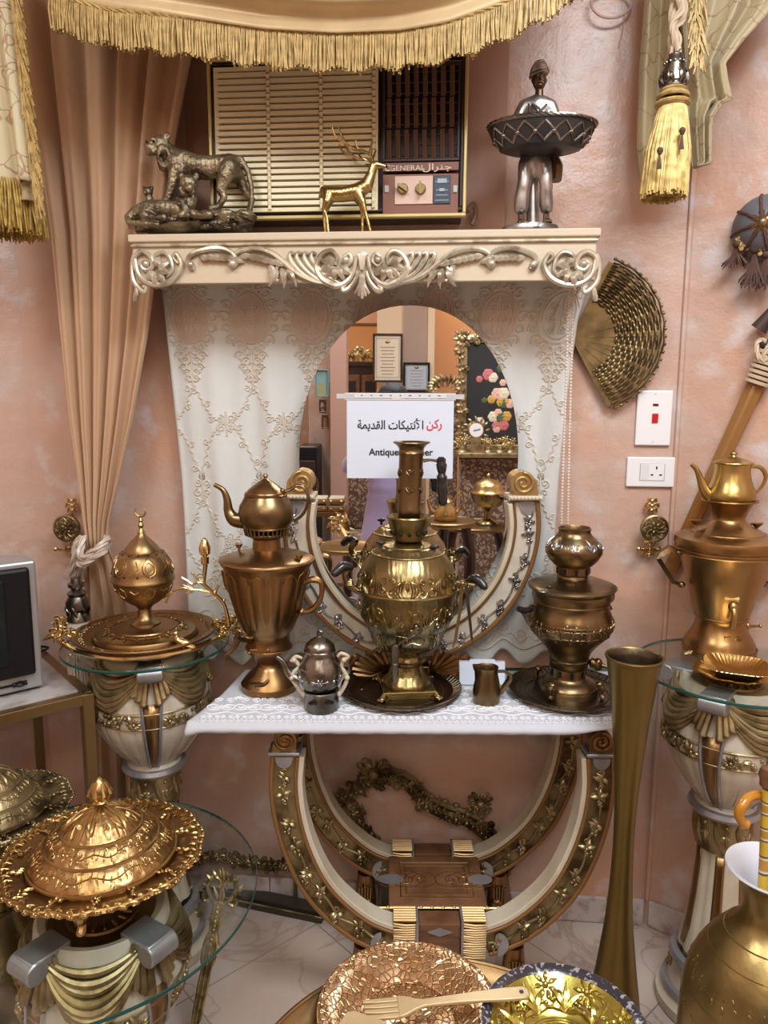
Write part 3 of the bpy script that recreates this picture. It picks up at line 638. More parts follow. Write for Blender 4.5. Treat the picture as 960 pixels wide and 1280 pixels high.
for px in (338, 403, 468): x = fa(px, 180).x; b.box((x, YA-.016, (gz0+gz1)/2), (.007, .006, gz1-gz0-.01)); [b.ball((x, YA-.018, lerp(gz0+.012, gz1-.012, (i+.5)/n)), (.0055, .004, .005), n=6, m=4) for i in range(n)]
b.build('slats', AC_CR, g, bevel=.0008)
vx0, vx1 = fa(481, 150).x, fa(573, 150).x; vz0, vz1 = fa(527, 201).z, fa(527, 84).z
BR = mat('ac_louvre', (.13, .065, .04), .35)
b = MB(); frame(b, vx0-.004, vx1+.004, vz0-.004, vz1+.004, .006, YA-.006, .012); b.m = 1; b.box(((vx0+vx1)/2, YA+.000, (vz0+vz1)/2), (vx1-vx0, .003, vz1-vz0)); g = b.build('louvre_panel', [mat('ac_dk2', (.04, .022, .018), .35), M['black']], t, smooth=False, bevel=.001)
b = MB()
for j in range(3):
    z0_, z1_ = lerp(vz1, vz0, j/3+.01), lerp(vz1, vz0, (j+1)/3-.01)
    for i in range(8):
        x = lerp(vx0, vx1, (i+.55)/8.3); b.box((x, YA-.010, (z0_+z1_)/2), (.0125, .003, z0_-z1_), Matrix.Rotation(-.5, 3, 'Z') @ Matrix.Rotation(.05, 3, 'X'))
for i in range(9): z = lerp(vz0, vz1, (i+.5)/9); b.box(((vx0+vx1)/2, YA-.003, z), (vx1-vx0, .003, .0018))
b.build('louvre_blades', BR, g, smooth=False, bevel=.0008)
cz0, cz1 = fa(527, 270).z, fa(527, 205).z
b = MB(); bz0, bz1 = fa(527, 215.5).z, fa(527, 205).z; b.box(((vx0+vx1)/2, YA-.010, (bz0+bz1)/2), (vx1-vx0+.006, .008, bz1-bz0)); BRN = mat('ac_name_strip', (.22, .09, .06), .3); g = b.build('name_strip', BRN, t, smooth=False, bevel=.001)
LG = mat('ac_lettering', (.72, .60, .48), .35)
def tp(px, py, Y): 
    o = ay(px, py, Y); return lambda x, y, h=0: o+V((x, -h, y))
s_ = mpp(fa(510, 210)); text_mesh('GENERAL', .017, LG, 'lettering', tp(509, 210, YA-.0145), g, bold=.012, width=44*s_); text_mesh('O', .02, LG, 'emblem', tp(485, 210, YA-.0145), g, bold=.03)
text_mesh('\uFEDD\uFE8D\uFEAE\uFEE8\uFE9F', .02, LG, 'arabic_lettering', tp(546, 209.5, YA-.0145), g, bold=.008, width=36*s_)
b = MB(); pz0, pz1 = fa(527, 268).z, fa(527, 219).z; b.box(((vx0+vx1)/2, YA-.006, (pz0+pz1)/2), (vx1-vx0+.006, .01, pz1-pz0)); g = b.build('control_panel', BRN, t, smooth=False, bevel=.001)
b = MB(); x0, x1, z0, z1 = fa(494, 0).x, fa(541, 0).x, fa(520, 257).z, fa(520, 222).z
x0, x1 = fa(494, 240).x, fa(541, 240).x; b.box(((x0+x1)/2, YA-.0125, (z0+z1)/2), (x1-x0, .004, z1-z0)); b.build('pink_plate', mat('ac_pink_plate', (.66, .47, .38), .3), g, smooth=False, bevel=.001)
b = MB(); x0, x1 = fa(542, 240).x, fa(563, 240).x; b.box(((x0+x1)/2, YA-.0125, (z0+z1)/2), (x1-x0, .004, z1-z0)); k_ = b.build('display_plate', mat('ac_blue_plate', (.03, .055, .08), .25), g, smooth=False, bevel=.001)
b = MB(); 
for zz, w in ((.78, .8), (.48, .7), (.3, .7), (.12, .8)): b.box(((x0+x1)/2, YA-.0150, lerp(z0, z1, zz)), ((x1-x0)*w, .001, .0016))
b.box((lerp(x0, x1, .5), YA-.0155, lerp(z0, z1, .48)), (.012, .004, .007)); b.box((lerp(x0, x1, .5), YA-.0155, lerp(z0, z1, .8)), (.022, .003, .010)); b.build('print', mat('ac_print', (.35, .42, .48), .4), k_, smooth=False)
for px in (484, 569):
    b = MB(); p = fa(px, 238); b.box((p.x, YA-.0125, p.z), (.010, .005, .016)); b.build('button', mat('ac_button', (.45, .47, .5), .35), g, smooth=False, bevel=.001)
for px, a in ((504, .6), (526, 1.5)):
    p = fa(px, 238.5); b = MB(); R = Matrix.Rotation(PI/2, 3, 'X')
    b.lathe(V((p.x, YA-.0145, p.z)), [(0, .0), (.013, 0), (.013, .003), (.010, .008), (0, .008)][::1], 24, R=R); d = V((math.cos(a), 0, -math.sin(a)))
    b.bar(V((p.x, YA-.028, p.z))-d*.014, V((p.x, YA-.028, p.z))+d*.014, .005, .012, (0, 1, 0))
    b.build('knob', mat('ac_knob', (.25, .19, .08), .3, .6), g)
b = MB(); b.tube(cr([ay(584, 264, -.08), ay(592, 255, -.06), ay(595, 268, -.05), ay(590, 281, -.05)], 5), .007, 8); b.build('power_lead', mat('ac_lead', (.22, .13, .09), .4), t)
# ================================================================ figures on the shelf
def applied(o):
    if not o.modifiers: return o
    dg = bpy.context.evaluated_depsgraph_get(); ev = o.evaluated_get(dg); me = bpy.data.meshes.new_from_object(ev); o.modifiers.clear(); o.data = me; return o
ZS = zt+.0005
def skin(name, verts, edges, mat_, parent, sub=2, root=0, vox=None, extra=None, sm=6):
    """one continuous body: overlapping tapered limbs fused into a single skin"""
    b = MB()
    for i, j in edges:
        A_, B_ = verts[i], verts[j]; L = (V(A_[:3])-V(B_[:3])).length; n = max(3, int(L/(min(A_[3], B_[3])*.45)))
        for k in range(n+1):
            u = k/n; r = lerp(A_[3], B_[3], u); ry = lerp(A_[4] if len(A_) > 4 else A_[3], B_[4] if len(B_) > 4 else B_[3], u)
            b.ball(V(A_[:3]).lerp(V(B_[:3]), u), (r, ry, r), n=12, m=8)
    if extra: extra(b)
    o = b.build(name, mat_, parent)
    md = o.modifiers.new('re', 'REMESH'); md.mode = 'VOXEL'; md.voxel_size = vox or min(v[3] for v in verts)*.42; md.use_smooth_shade = True
    if sm: s2 = o.modifiers.new('sm', 'SMOOTH'); s2.iterations = sm; s2.factor = .5
    return applied(o)
# lioness group
L0_ = ay(240, 284, -.17)
t = thing('lioness_sculpture', 'bronze sculpture of a standing lioness over a resting lioness and cubs on rocks', 'sculpture', (L0_.x, -.17, ZS))
YL = -.182
P = lambda x, y, dy=0.0: (lambda p: (p.x, p.y+dy, p.z))(ay(x, y, YL))
s_ = mpp(V(P(240, 220)))
def sv(x, y, r, dy=0, ry=None): return (*P(x, y, dy), r*s_, (ry or r)*s_)
vs = [sv(287, 207, 14, 0, 15), sv(268, 208, 13), sv(245, 209, 15), sv(230, 203, 15), sv(218, 197, 12), sv(210, 190, 11), sv(202, 185, 11), sv(190, 184, 5.5, -.005),   # body to head
      sv(222, 220, 8, -.02), sv(219, 235, 6, -.022), sv(215, 250, 4.5, -.022), sv(212, 258, 5.5, -.03),   # near fore leg
      sv(232, 222, 7, .02), sv(226, 240, 5, .022), sv(220, 256, 4.5, .024),
      sv(286, 222, 10, -.022), sv(280, 240, 6.5, -.024), sv(284, 250, 4.2, -.024), sv(277, 262, 4, -.024), sv(270, 265, 5, -.03),   # near hind
      sv(296, 220, 8, .02), sv(304, 236, 5.5, .022), sv(312, 246, 4, .024), sv(308, 258, 3.6, .024),
      sv(300, 200, 5.5), sv(310, 214, 3.6), sv(314, 232, 3.2), sv(315, 252, 3), sv(313, 262, 3.2)]
es = [(0, 1), (1, 2), (2, 3), (3, 4), (4, 5), (5, 6), (6, 7), (3, 8), (8, 9), (9, 10), (10, 11), (3, 12), (12, 13), (13, 14), (0, 15), (15, 16), (16, 17), (17, 18), (18, 19), (0, 20), (20, 21), (21, 22), (22, 23), (0, 24), (24, 25), (25, 26), (26, 27), (27, 28)]
def bl(b, x, y, r, dy=0, rr=None): b.ball(P(x, y, dy), tuple(k*s_ for k in (rr or (r, r, r))), n=12, m=9)
def lhead(b):
    bl(b, 202, 183, 12, -.004, (12, 11, 12.5)); bl(b, 191, 187, 6, -.012, (7.5, 7, 6.5)); bl(b, 190, 193, 4.5, -.01, (6, 5.5, 3.4)); bl(b, 185, 184, 2.4, -.016); bl(b, 195, 178, 3.6, -.016); bl(b, 196, 192, 5, -.016)
    for dy, x in ((-.018, 211), (.016, 195)): b.ball(P(x, 172, dy*.6), (5*s_, 3*s_, 5.5*s_), n=10, m=8)
    bl(b, 222, 206, 13, -.008); bl(b, 226, 214, 10, -.016); bl(b, 290, 214, 13, -.014); bl(b, 258, 214, 12, 0, (22, 13, 10)); bl(b, 213, 198, 11)
    for k in range(14):
        a = k/14*PI*2; x, y = 208+7*math.cos(a), 196+11*math.sin(a); b.tube([P(x, y, -.022), P(x+2, y+6, -.025), P(x, y+11, -.018)], [2.6*s_, 2.4*s_, 1.2*s_], 5)
big = skin('standing_lioness', vs, es, M['sculpt'], t, vox=.0022, sm=2, extra=lhead)
b = MB()
for x, dy in ((197, -.026), (188, -.022)): bl(b, x, 181, 1.5, dy)
b.build('eye', M['black'], big)
b = MB(); rnd = random.Random(3)
def rock(cx, cy, rx, ry, seed, dep=.05, dy=0):
    c = V(P(cx, cy, dy)); n_ = V((seed*3.1, seed*1.7, 0))
    b.ball(c, (rx*s_, dep, ry*s_), n=26, m=16, fn=lambda q: 1+.22*noise.noise(q*2.2+n_)+.10*noise.noise(q*6+n_))
rock(240, 284, 78, 9, 1, .050); rock(205, 279, 42, 10, 2, .048); rock(278, 276, 34, 13, 4, .046); rock(306, 270, 13, 8, 5, .036, .004); rock(262, 275, 22, 9, 6, .044, -.004)
for k in range(46):
    x = rnd.uniform(170, 308); y = rnd.uniform(274, 290); b.ball(P(x, y, -.038-rnd.random()*.010), (rnd.uniform(2, 6)*s_, .008, rnd.uniform(1.5, 4)*s_), n=8, m=6, fn=lambda q, k=k: 1+.4*noise.noise(q*3+V((k, 0, 0))))
o = b.build('rock_base', M['sculpt'], t)
mz = min(v.co.z for v in o.data.vertices)
for v in o.data.vertices: v.co.z = max(v.co.z, .0005)
vs = [sv(236, 268, 12, -.03), sv(212, 266, 12, -.03), sv(192, 266, 12, -.03), sv(178, 270, 9, -.03), sv(242, 252, 10, -.03), sv(240, 240, 9, -.035), sv(248, 274, 6, -.05), sv(262, 277, 4.5, -.055), sv(272, 276, 5, -.06),
      sv(192, 276, 7, -.05), sv(204, 280, 5, -.055), sv(216, 279, 4.5, -.058), sv(168, 276, 5, -.035), sv(172, 284, 3.6, -.05), sv(195, 287, 3.4, -.06), sv(210, 288, 3, -.062)]
es = [(0, 1), (1, 2), (2, 3), (0, 4), (4, 5), (0, 6), (6, 7), (7, 8), (2, 9), (9, 10), (10, 11), (3, 12), (12, 13), (13, 14), (14, 15)]
def rhead(b):
    bl(b, 243, 236, 10, -.04, (11, 10, 11)); bl(b, 246, 243, 5.5, -.055, (6.5, 6, 5.5)); bl(b, 246, 240, 2, -.066); bl(b, 238, 248, 8, -.04)
    for x in (234, 252): b.ball(P(x, 226, -.038), (4*s_, 3*s_, 4.5*s_), n=8, m=6)
    for k in range(9): b.tube([P(234+k*2.2, 242+3*math.sin(k), -.052), P(234+k*2.0, 252, -.050)], [2*s_, 1*s_], 5)
lo = skin('resting_lioness', vs, es, M['sculpt'], t, vox=.0022, sm=2, extra=rhead)
for (hx, hy, bx, by, dy) in ((188, 242, 190, 254, -.015), (238, 262, 243, 270, -.06)):
    def chead(b, hx=hx, hy=hy, dy=dy):
        bl(b, hx, hy, 6.5, dy, (6.5, 6, 6)); bl(b, hx-1, hy+3, 3, dy-.012)
        for x in (-5, 5): b.ball(P(hx+x, hy-5, dy), (2.6*s_, 2*s_, 3*s_), n=8, m=6)
    skin('cub', [sv(bx, by+4, 6, dy), sv(bx, by-3, 5, dy), sv(hx, hy+3, 4, dy), sv(bx-4, by+8, 3, dy-.012), sv(bx+5, by+8, 3, dy-.012), sv(bx+9, by+2, 4, dy+.01), sv(bx+16, by+4, 3, dy+.01)], [(0, 1), (1, 2), (0, 3), (0, 4), (0, 5), (5, 6)], M['sculpt'], t, vox=.0022, sm=2, extra=chead)
# deer
YD = -.205; P = lambda x, y, dy=0.0: (lambda p: (p.x, p.y+dy, p.z))(ay(x, y, YD)); s_ = mpp(V(P(430, 240)))
t = thing('deer_figurine', 'gold brass deer with branching antlers standing in front of the cream grille', 'figurine', (P(435, 290)[0], YD, ZS))
zf = lambda v: (v[0], v[1], ZS+.003, *v[3:])
vs = [sv(412, 243, 10, 0, 11), sv(428, 243, 9.5, 0, 10), sv(446, 240, 10.5, 0, 11), sv(458, 232, 8.5), sv(464, 218, 6), sv(467, 208, 5.5), sv(470, 206, 5), sv(481, 208, 2.6),
      sv(454, 254, 4.6, -.014), sv(458, 268, 2.4, -.016), zf(sv(464, 288, 2.4, -.016)), sv(452, 254, 4.2, .014), sv(452, 270, 2.3, .016), zf(sv(452, 288, 2.3, .016)),
      sv(410, 254, 5.4, -.014), sv(406, 264, 2.8, -.016), sv(410, 274, 2.2, -.016), zf(sv(412, 288, 2.4, -.018)), sv(408, 254, 5, .014), sv(404, 266, 2.6, .016), zf(sv(405, 288, 2.3, .016)), sv(403, 236, 3), sv(400, 246, 2.2)]
es = [(0, 1), (1, 2), (2, 3), (3, 4), (4, 5), (5, 6), (6, 7), (2, 8), (8, 9), (9, 10), (2, 11), (11, 12), (12, 13), (0, 14), (14, 15), (15, 16), (16, 17), (0, 18), (18, 19), (19, 20), (0, 21), (21, 22)]
GD = mat('deer_brass', (.52, .40, .17), .25, 1, var=((.36, .26, .10), 30, .42, .6))
skin('body', vs, es, GD, t, )
for dy, sg in ((-.010, 1), (.012, -1)):
    b = MB(); pz = lambda x, y, d=0: V(P(x, y, dy*(1+d)))
    b.tube(cr([pz(467, 203), pz(464, 196, 1), pz(466, 186, 2), pz(468, 180, 2.4)], 4), [.0032, .0028, .0012], 6)
    b.tube(cr([pz(466, 198, .5), pz(456, 193, 1.5), pz(444, 192, 2), pz(434, 184, 2.4), pz(428, 172, 2.8), pz(426, 167, 3)], 4), [.0030, .0028, .0026, .0012], 6)
    b.tube(cr([pz(446, 192, 2), pz(438, 190, 2.8), pz(440, 194, 3)], 3), [.0026, .0022, .001], 5); b.tube(cr([pz(437, 186, 2.3), pz(424, 180, 3.4), pz(419, 168, 4)], 3), [.0026, .0022, .001], 5); b.tube(cr([pz(450, 192, 2), pz(446, 185, 2.4), pz(448, 181, 2.4)], 3), [.0024, .0022, .001], 5)
    b.build('antler', GD, t)
    b = MB(); b.tube(cr([V(P(466, 205, dy*.5)), V(P(460, 203, dy*1.4)), V(P(455, 201, dy*2))], 3), [.002, .0045, .001], 6, flat=.5); b.build('ear', GD, t)
b = MB(); b.ball(P(483, 208), (.0035, .0035, .0035)); b.build('nose', M['black'], t)
# silver man with the basket
YM = -.178; P = lambda x, y, dy=0.0: (lambda p: (p.x, p.y+dy, p.z))(ay(x, y, YM)); s_ = mpp(V(P(670, 180)))
t = thing('statue', 'antiqued silver statue of a turbaned man holding a wide lattice basket', 'statue', (P(665, 282)[0], YM, ZS))
z0 = ZS; cx_ = P(663, 275)[0]
b = MB(); b.lathe(V((cx_, YM, 0)), [(0, z0), (.066, z0), (.068, z0+.006), (.064, z0+.016), (0, z0+.017)], 40, fn=lambda a, i, r, z: (r*(1+.03*noise.noise(V((math.cos(a)*3, math.sin(a)*3, z*30)))), z), sy=.9); b.build('base', M['silver'], t)
# trousers, shirt
vs = [sv(668, 190, 14, 0, 11), sv(657, 206, 10.5, -.004, 10), sv(655, 228, 9.5, -.008, 9), sv(652, 245, 9.6, -.004), sv(651, 260, 10.4, 0), sv(680, 206, 10.5, -.004, 10), sv(682, 228, 9.2, -.010, 9), sv(682, 245, 9.2, -.004), sv(683, 259, 10, 0)]
o = skin('trousers', vs, [(0, 1), (1, 2), (2, 3), (3, 4), (0, 5), (5, 6), (6, 7), (7, 8)], M['silver'], t)
vs = [sv(670, 186, 13, 0, 10), sv(671, 168, 14, 0, 10.5), sv(672, 148, 16, 0, 11), sv(672, 132, 14, 0, 9), sv(656, 132, 8.5, .002), sv(648, 146, 7.5, .0), sv(646, 160, 6.5, -.015), sv(640, 166, 5, -.04), sv(688, 132, 8.5, .002), sv(694, 146, 7.5, 0), sv(697, 160, 6.5, -.015), sv(702, 166, 5, -.04)]
skin('shirt', vs, [(0, 1), (1, 2), (2, 3), (3, 4), (4, 5), (5, 6), (6, 7), (3, 8), (8, 9), (9, 10), (10, 11)], M['silver'], t)
b = MB()
b.tube([V(P(674, 130, -.0)), V(P(674, 110, -.002))], [5.5*s_, 5*s_], 10)
b.ball(P(674, 101, -.004), (8.5*s_, 8.5*s_, 12.5*s_), n=18, m=14); b.tube([V(P(674, 99, -.020)), V(P(674, 104, -.024))], [1.2*s_, 2*s_], 6)
b.ball(P(674, 110, -.016), (4*s_, 3*s_, 2.4*s_)); b.tube([V(P(669, 108.5, -.021)), V(P(674, 107, -.023)), V(P(679, 108.5, -.021))], 1.1*s_, 5)
for x in (670.5, 677.5): b.ball(P(x, 98.5, -.018), (1.5*s_, 1.2*s_, 1.1*s_)); b.tube([V(P(x-2.4, 96, -.019)), V(P(x+2.4, 96, -.019))], .7*s_, 5)
for x in (665.5, 682.5): b.ball(P(x, 101, -.0), (1.4*s_, 2.2*s_, 3.2*s_))
o = b.build('head', M['skin_br'], t); md = o.modifiers.new('re', 'REMESH'); md.mode = 'VOXEL'; md.voxel_size = .0011; md.use_smooth_shade = True; applied(o)
for x in (652, 683):
    b = MB(); zz = z0+.017
    b.tube([V((P(x, 262)[0], YM, ZS+.045)), V((P(x, 268)[0], YM, zz+.012))], [4*s_, 4*s_], 8)
    b.ball((P(x, 268)[0], YM-.012, zz+.007), (6.2*s_, .026, .009)); 
    for k in range(5): b.ball((P(x-4+2*k, 268)[0], YM-.036+.002*abs(k-2), zz+.005), (.0028, .006, .004), n=6, m=5)
    b.build('foot', M['skin_br'], t)
b = MB(); b.ball(P(674, 88, -.003), (10*s_, 10*s_, 10.5*s_), n=18, m=12)
for k in range(6):
    z_ = P(674, 94-2.9*k)[2]; r_ = (10.6-.5*k-.25*k*k*.5)*s_; tl_2 = .25-.08*k; cx2, cy2, _ = P(674, 90, -.003)
    b.tube([V((cx2+r_*math.cos(a), cy2+r_*math.sin(a), z_+tl_2*r_*math.cos(a+.6*k))) for a in [2*PI*i/24 for i in range(24)]], 2.1*s_, 7, closed=True)
b.build('turban', M['silver'], t)
b = MB(); b.tube([V(P(664, 134, -.016)), V(P(672, 141, -.028)), V(P(676, 148, -.029))], 1.6*s_, 6); b.tube([V(P(682, 134, -.016)), V(P(676, 142, -.028)), V(P(668, 150, -.029))], 1.6*s_, 6)
b.tube(cr([V(P(660, 133, -.015)), V(P(662, 150, -.028)), V(P(668, 165, -.026))], 3), 1.3*s_, 6); b.build('collar_folds', M['silver'], t)
b = MB(); c0 = V(P(674, 160, -.05)); c0.z = ay(674, 153, YM-.115).z; z1 = ay(674, 182, YM-.09).z
pr = [(.020, z1+.001), (.078, z1), (.088, z1+.003), (.104, (z1+c0.z)/2+.006), (.116, c0.z+.012), (.117, c0.z+.016), (.108, c0.z+.012), (.08, z1+.012), (0, z1+.010)]
cb = V((c0.x, c0.y, 0)); b.lathe(cb, pr, 56, sy=.62); bs = b.build('basket', mat('blackened_silver', (.07, .07, .075), .35, .8, bumps=[('noise', 60, .3, .002)]), t)
b = MB(); m2 = lathe_map(V((0, 0, 0)), pr[:5], 0, z1, .11); f = lambda x, y, h=0: (lambda w: V((cb.x+w.x, cb.y+w.y*.62, w.z)))(m2(x, y, h))
N = 16
for k in range(N):
    x = 2*PI*.11*k/N; w = 2*PI*.11/N; hh = c0.z+.006-z1
    b.tube([f(x+w*u_, .006+(hh-.008)*u_, .001) for u_ in (0, .25, .5, .75, 1)], .0028, 5); b.tube([f(x+w*(1-u_), .006+(hh-.008)*u_, .001) for u_ in (0, .25, .5, .75, 1)], .0028, 5); b.ball(f(x+w*.5, hh*.5, .002), .0055, n=8, m=6)
twist(b, [V((cb.x+.118*math.cos(a), cb.y+.118*.62*math.sin(a), c0.z+.014)) for a in [2*PI*i/48 for i in range(49)]], .0045, 3); b.build('lattice', M['dksilver'], bs)
for sg in (-1, 1):
    b = MB(); hx = P(670+sg*29, 166, -.045); b.ball(hx, (.012, .012, .008))
    for k in range(4): b.tube(cr([V(hx)+V((sg*.006, -.008+.006*k, 0)), V(hx)+V((sg*.022, -.010+.007*k, .002)), V(hx)+V((sg*.026, -.010+.007*k, -.010))], 3), [.0035, .003, .0024], 6)
    b.tube([V(hx)+V((0, .008, 0)), V(hx)+V((sg*.008, .018, .006))], [.0035, .0025], 6)
    b.build('hand', M['skin_br'], t)
b = MB(); b.tube(cr([V(P(690, 190, .012)), V(P(696, 205, .016)), V(P(695, 224, .014))], 4), [.010, .016, .014], 8); b.build('sash_bag', M['skin_br'], t)
b = MB(); b.tube([V((P(668, 268)[0], YM+.03, z0+.016)), V(P(668, 195, .025))], [.016, .012], 10); b.build('support_post', M['silver'], t)
# ================================================================ lace curtain
t = None
def lace_pt(u, v, off=0.0):
    py = lerp(345, 822, v)
    lx = interp([(345, 200), (400, 206), (500, 216), (600, 226), (700, 232), (822, 238)], py); rx = interp([(345, 738), (400, 722), (500, 708), (600, 698), (700, 692), (822, 692)], py)
    px = lerp(lx, rx, u)
    py2 = py + (0 if v < .9 else (10*math.sin(u*2*PI*9))*(v-.9)*8)
    p = ay(px, py2, -.055)
    w = .011*math.sin(2*PI*6*u+1.2*math.sin(4*v+u*3))*(.4+.6*v)+.004*math.sin(2*PI*15*u+2*v)*(.3+v)
    return p+V((0, w-off, 0))
t = thing('lace_curtain', 'ivory embroidered lace curtain gathered behind the round topped mirror', 'curtain', ay(450, 500, -.055))
LC = mat('ivory_sheer', (.68, .71, .685), .36, bumps=[('noise', 400, .12, .0005), ('noise', 7, .5, .012)], sheen=.2, stretch=(1.4, 1, .8))
LM = mat('lace_thread', (.66, .61, .52), .6, bumps=[('noise', 300, .3, .001)]); LP = mat('pink_lace_net', (.60, .515, .45), .65, bumps=[('cell', 260, .5, .001)])
b = MB(); b.grid(lace_pt, 160, 110); b.build('sheer', LC, t, solid=.0012, angle=80)
# embroidery follows the cloth: u,v -> metres
LW = .98; LH = 1.0
mpl = lambda x, y, h=0.0: lace_pt(x/LW, -y/LH, .0018+h)
b = MB(); R_ = .0022
cols = 6.7; cw = LW/cols
for k in range(-1, 8):
    cx = cw*(k+.38)
    if not (-.03 < cx < LW+.03): continue
    def inside(P): return [p for p in P if .004 < p[0] < LW-.004 and -.985*LH < p[1] < -.002]
    def L_(pts, r=R_, h=0.0):
        P = inside(pts)
        if len(P) > 2: otube(b, P, r, mpl, 5, h)
    # oval pendant
    cy = -.105; N = 36
    ov = [(cx+.047*math.cos(a)*(1-.18*math.sin(a)), cy+.072*math.sin(a)) for a in [2*PI*i/N for i in range(N+1)]]
    L_(ov, .0026)
    if .05 < cx < LW-.05: net = MB(); net.grid(lambda u, v: mpl(cx+.046*v*math.cos(2*PI*u)*(1-.18*v*math.sin(2*PI*u)), cy+.071*v*math.sin(2*PI*u), .0012), 36, 7, cu=True); net.build('net_oval', LP, t, smooth=False, solid=.0006)
    L_([(cx+.038*math.cos(a), cy+.060*math.sin(a)) for a in [2*PI*i/N for i in range(N+1)]], .0016, .0022)
    for sd in (-1, 1):
        L_(spiral(cx+sd*.014, cy-.008, .013, .003, PI/2, -sd*1.3, 16), .0018, .0026); L_(spiral(cx+sd*.013, cy+.026, .012, .003, -PI/2, sd*1.2, 14), .0017, .0026); L_(spiral(cx+sd*.011, cy-.038, .010, .002, PI/2, -sd*1.2, 12), .0017, .0026); L_([(cx+sd*.004, cy-.05), (cx+sd*.010, cy), (cx+sd*.004, cy+.052)], .0015, .0026)
        for i in range(7):
            a = sd*(PI/2-i*.42)+ (0 if sd > 0 else PI) if False else (PI/2-sd*(i*.40)); x, y = cx+.060*math.cos(a)*(1-.1*math.sin(a)), cy+.082*math.sin(a)
            L_(spiral(x, y, .016-.001*(i % 2)*4, .004, a, sd*1.15, 12), .0034)
        for i, (dx, dy, rr) in enumerate([(.026, -.078, .014), (.014, -.092, .012), (.027, -.104, .012), (.013, -.118, .011), (.020, -.134, .010), (.010, -.148, .009), (.008, -.164, .008)]):
            L_(spiral(cx+sd*dx, cy+dy*1.0, rr*1.25, .003, 0 if sd > 0 else PI, sd*1.3, 12), .0032)
    L_([(cx, cy-.085), (cx, cy-.20)], .0028); L_([(cx, cy-.085-.012*i) for i in range(10)], .003)
    # diamond trellis
    def chain(x0, y0, x1, y1, sag):
        P = []
        for i in range(21):
            u = i/20; P.append((lerp(x0, x1, u), lerp(y0, y1, u)+sag*math.sin(PI*u)))
        P = inside(P)
        for i, (x, y) in enumerate(P[:-1]):
            x2, y2 = P[i+1]; dx, dy = x2-x, y2-y; Ln = max(math.hypot(dx, dy), 1e-9)
            if Ln > .03: continue
            nx, ny = -dy/Ln*.003, dx/Ln*.003; sg = 1 if i % 2 else -1
            otube(b, [(x+nx*sg, y+ny*sg), ((x+x2)/2, (y+y2)/2), (x2-nx*sg, y2-ny*sg)], .0021, mpl, 4)
            if i % 5 == 2: L_(spiral(x+nx*3*sg, y+ny*3*sg, .009, .002, i, 1.2*sg, 10), .0016)
    yA, yB, yC, yD = cy-.175, cy-.28, cy-.42, cy-.59
    for sd in (-1, 1):
        chain(cx, yA, cx+sd*cw/2, yB, -.026); chain(cx+sd*cw/2, yB, cx, yC, .034); chain(cx, yC, cx, yC-.0, 0); chain(cx, yC-.05, cx+sd*cw/2, yD, -.02); chain(cx+sd*cw/2, yD, cx, yD-.12, .02)
    for (x, y) in ((cx+cw/2, yB), (cx, yC-.03), (cx+cw/2, yD-.02)):
        for sd in (-1, 1):
            for sv_ in (-1, 1): L_(spiral(x+sd*.012, y+sv_*.012, .011, .002, -sd*PI/2, sd*sv_*1.3, 12), .0023)
        L_([(x, y+.03), (x, y), (x, y-.034)], .0026)
    # dense foot
    for i in range(18):
        rr = random.Random(i*7+k); x, y = cx+rr.uniform(-cw/2, cw/2), rr.uniform(-.95, -.76); L_(spiral(x, y, rr.uniform(.010, .022), .003, rr.uniform(0, 6), rr.choice((-1, 1))*1.3, 14), .0019)
L2 = [(LW*(i+.5)/160, -.965) for i in range(160)]; otube(b, L2, .003, mpl, 4); otube(b, [(x, y+.02+.008*math.sin(i*.9)) for i, (x, y) in enumerate(L2)], .002, mpl, 4)
b.build('embroidery', LM, t)
# bead chain of the blind
t = thing('bead_chain', 'long pearly bead chain loop hanging down beside the lace', 'chain', ay(708, 640, -.20))
def beads(name, path, r=.0036):
    L = 0; b = MB(); nxt = 0
    P = cr(path, 10)
    for a, c in zip(P, P[1:]):
        d = (c-a).length
        while nxt <= L+d: b.ball(a.lerp(c, (nxt-L)/d), r, n=6, m=4); nxt += r*2.15
        L += d
    b.tube(P[::4]+[P[-1]], .0006, 4); b.build(name, M['beads'], t)
CH = lambda x, y, Y=-.15: ay(x, y, Y)
beads('front_strand', [CH(711, 358), CH(707, 500), CH(702, 640), CH(700, 800, -.04), CH(699, 915, -.03), CH(704, 960, -.03), CH(697, 978, -.03)])
beads('back_strand', [CH(717, 358), CH(713, 500), CH(710, 640), CH(709, 800, -.04), CH(716, 915, -.03), CH(716, 945, -.03), CH(709, 968, -.03), CH(697, 978, -.03)])
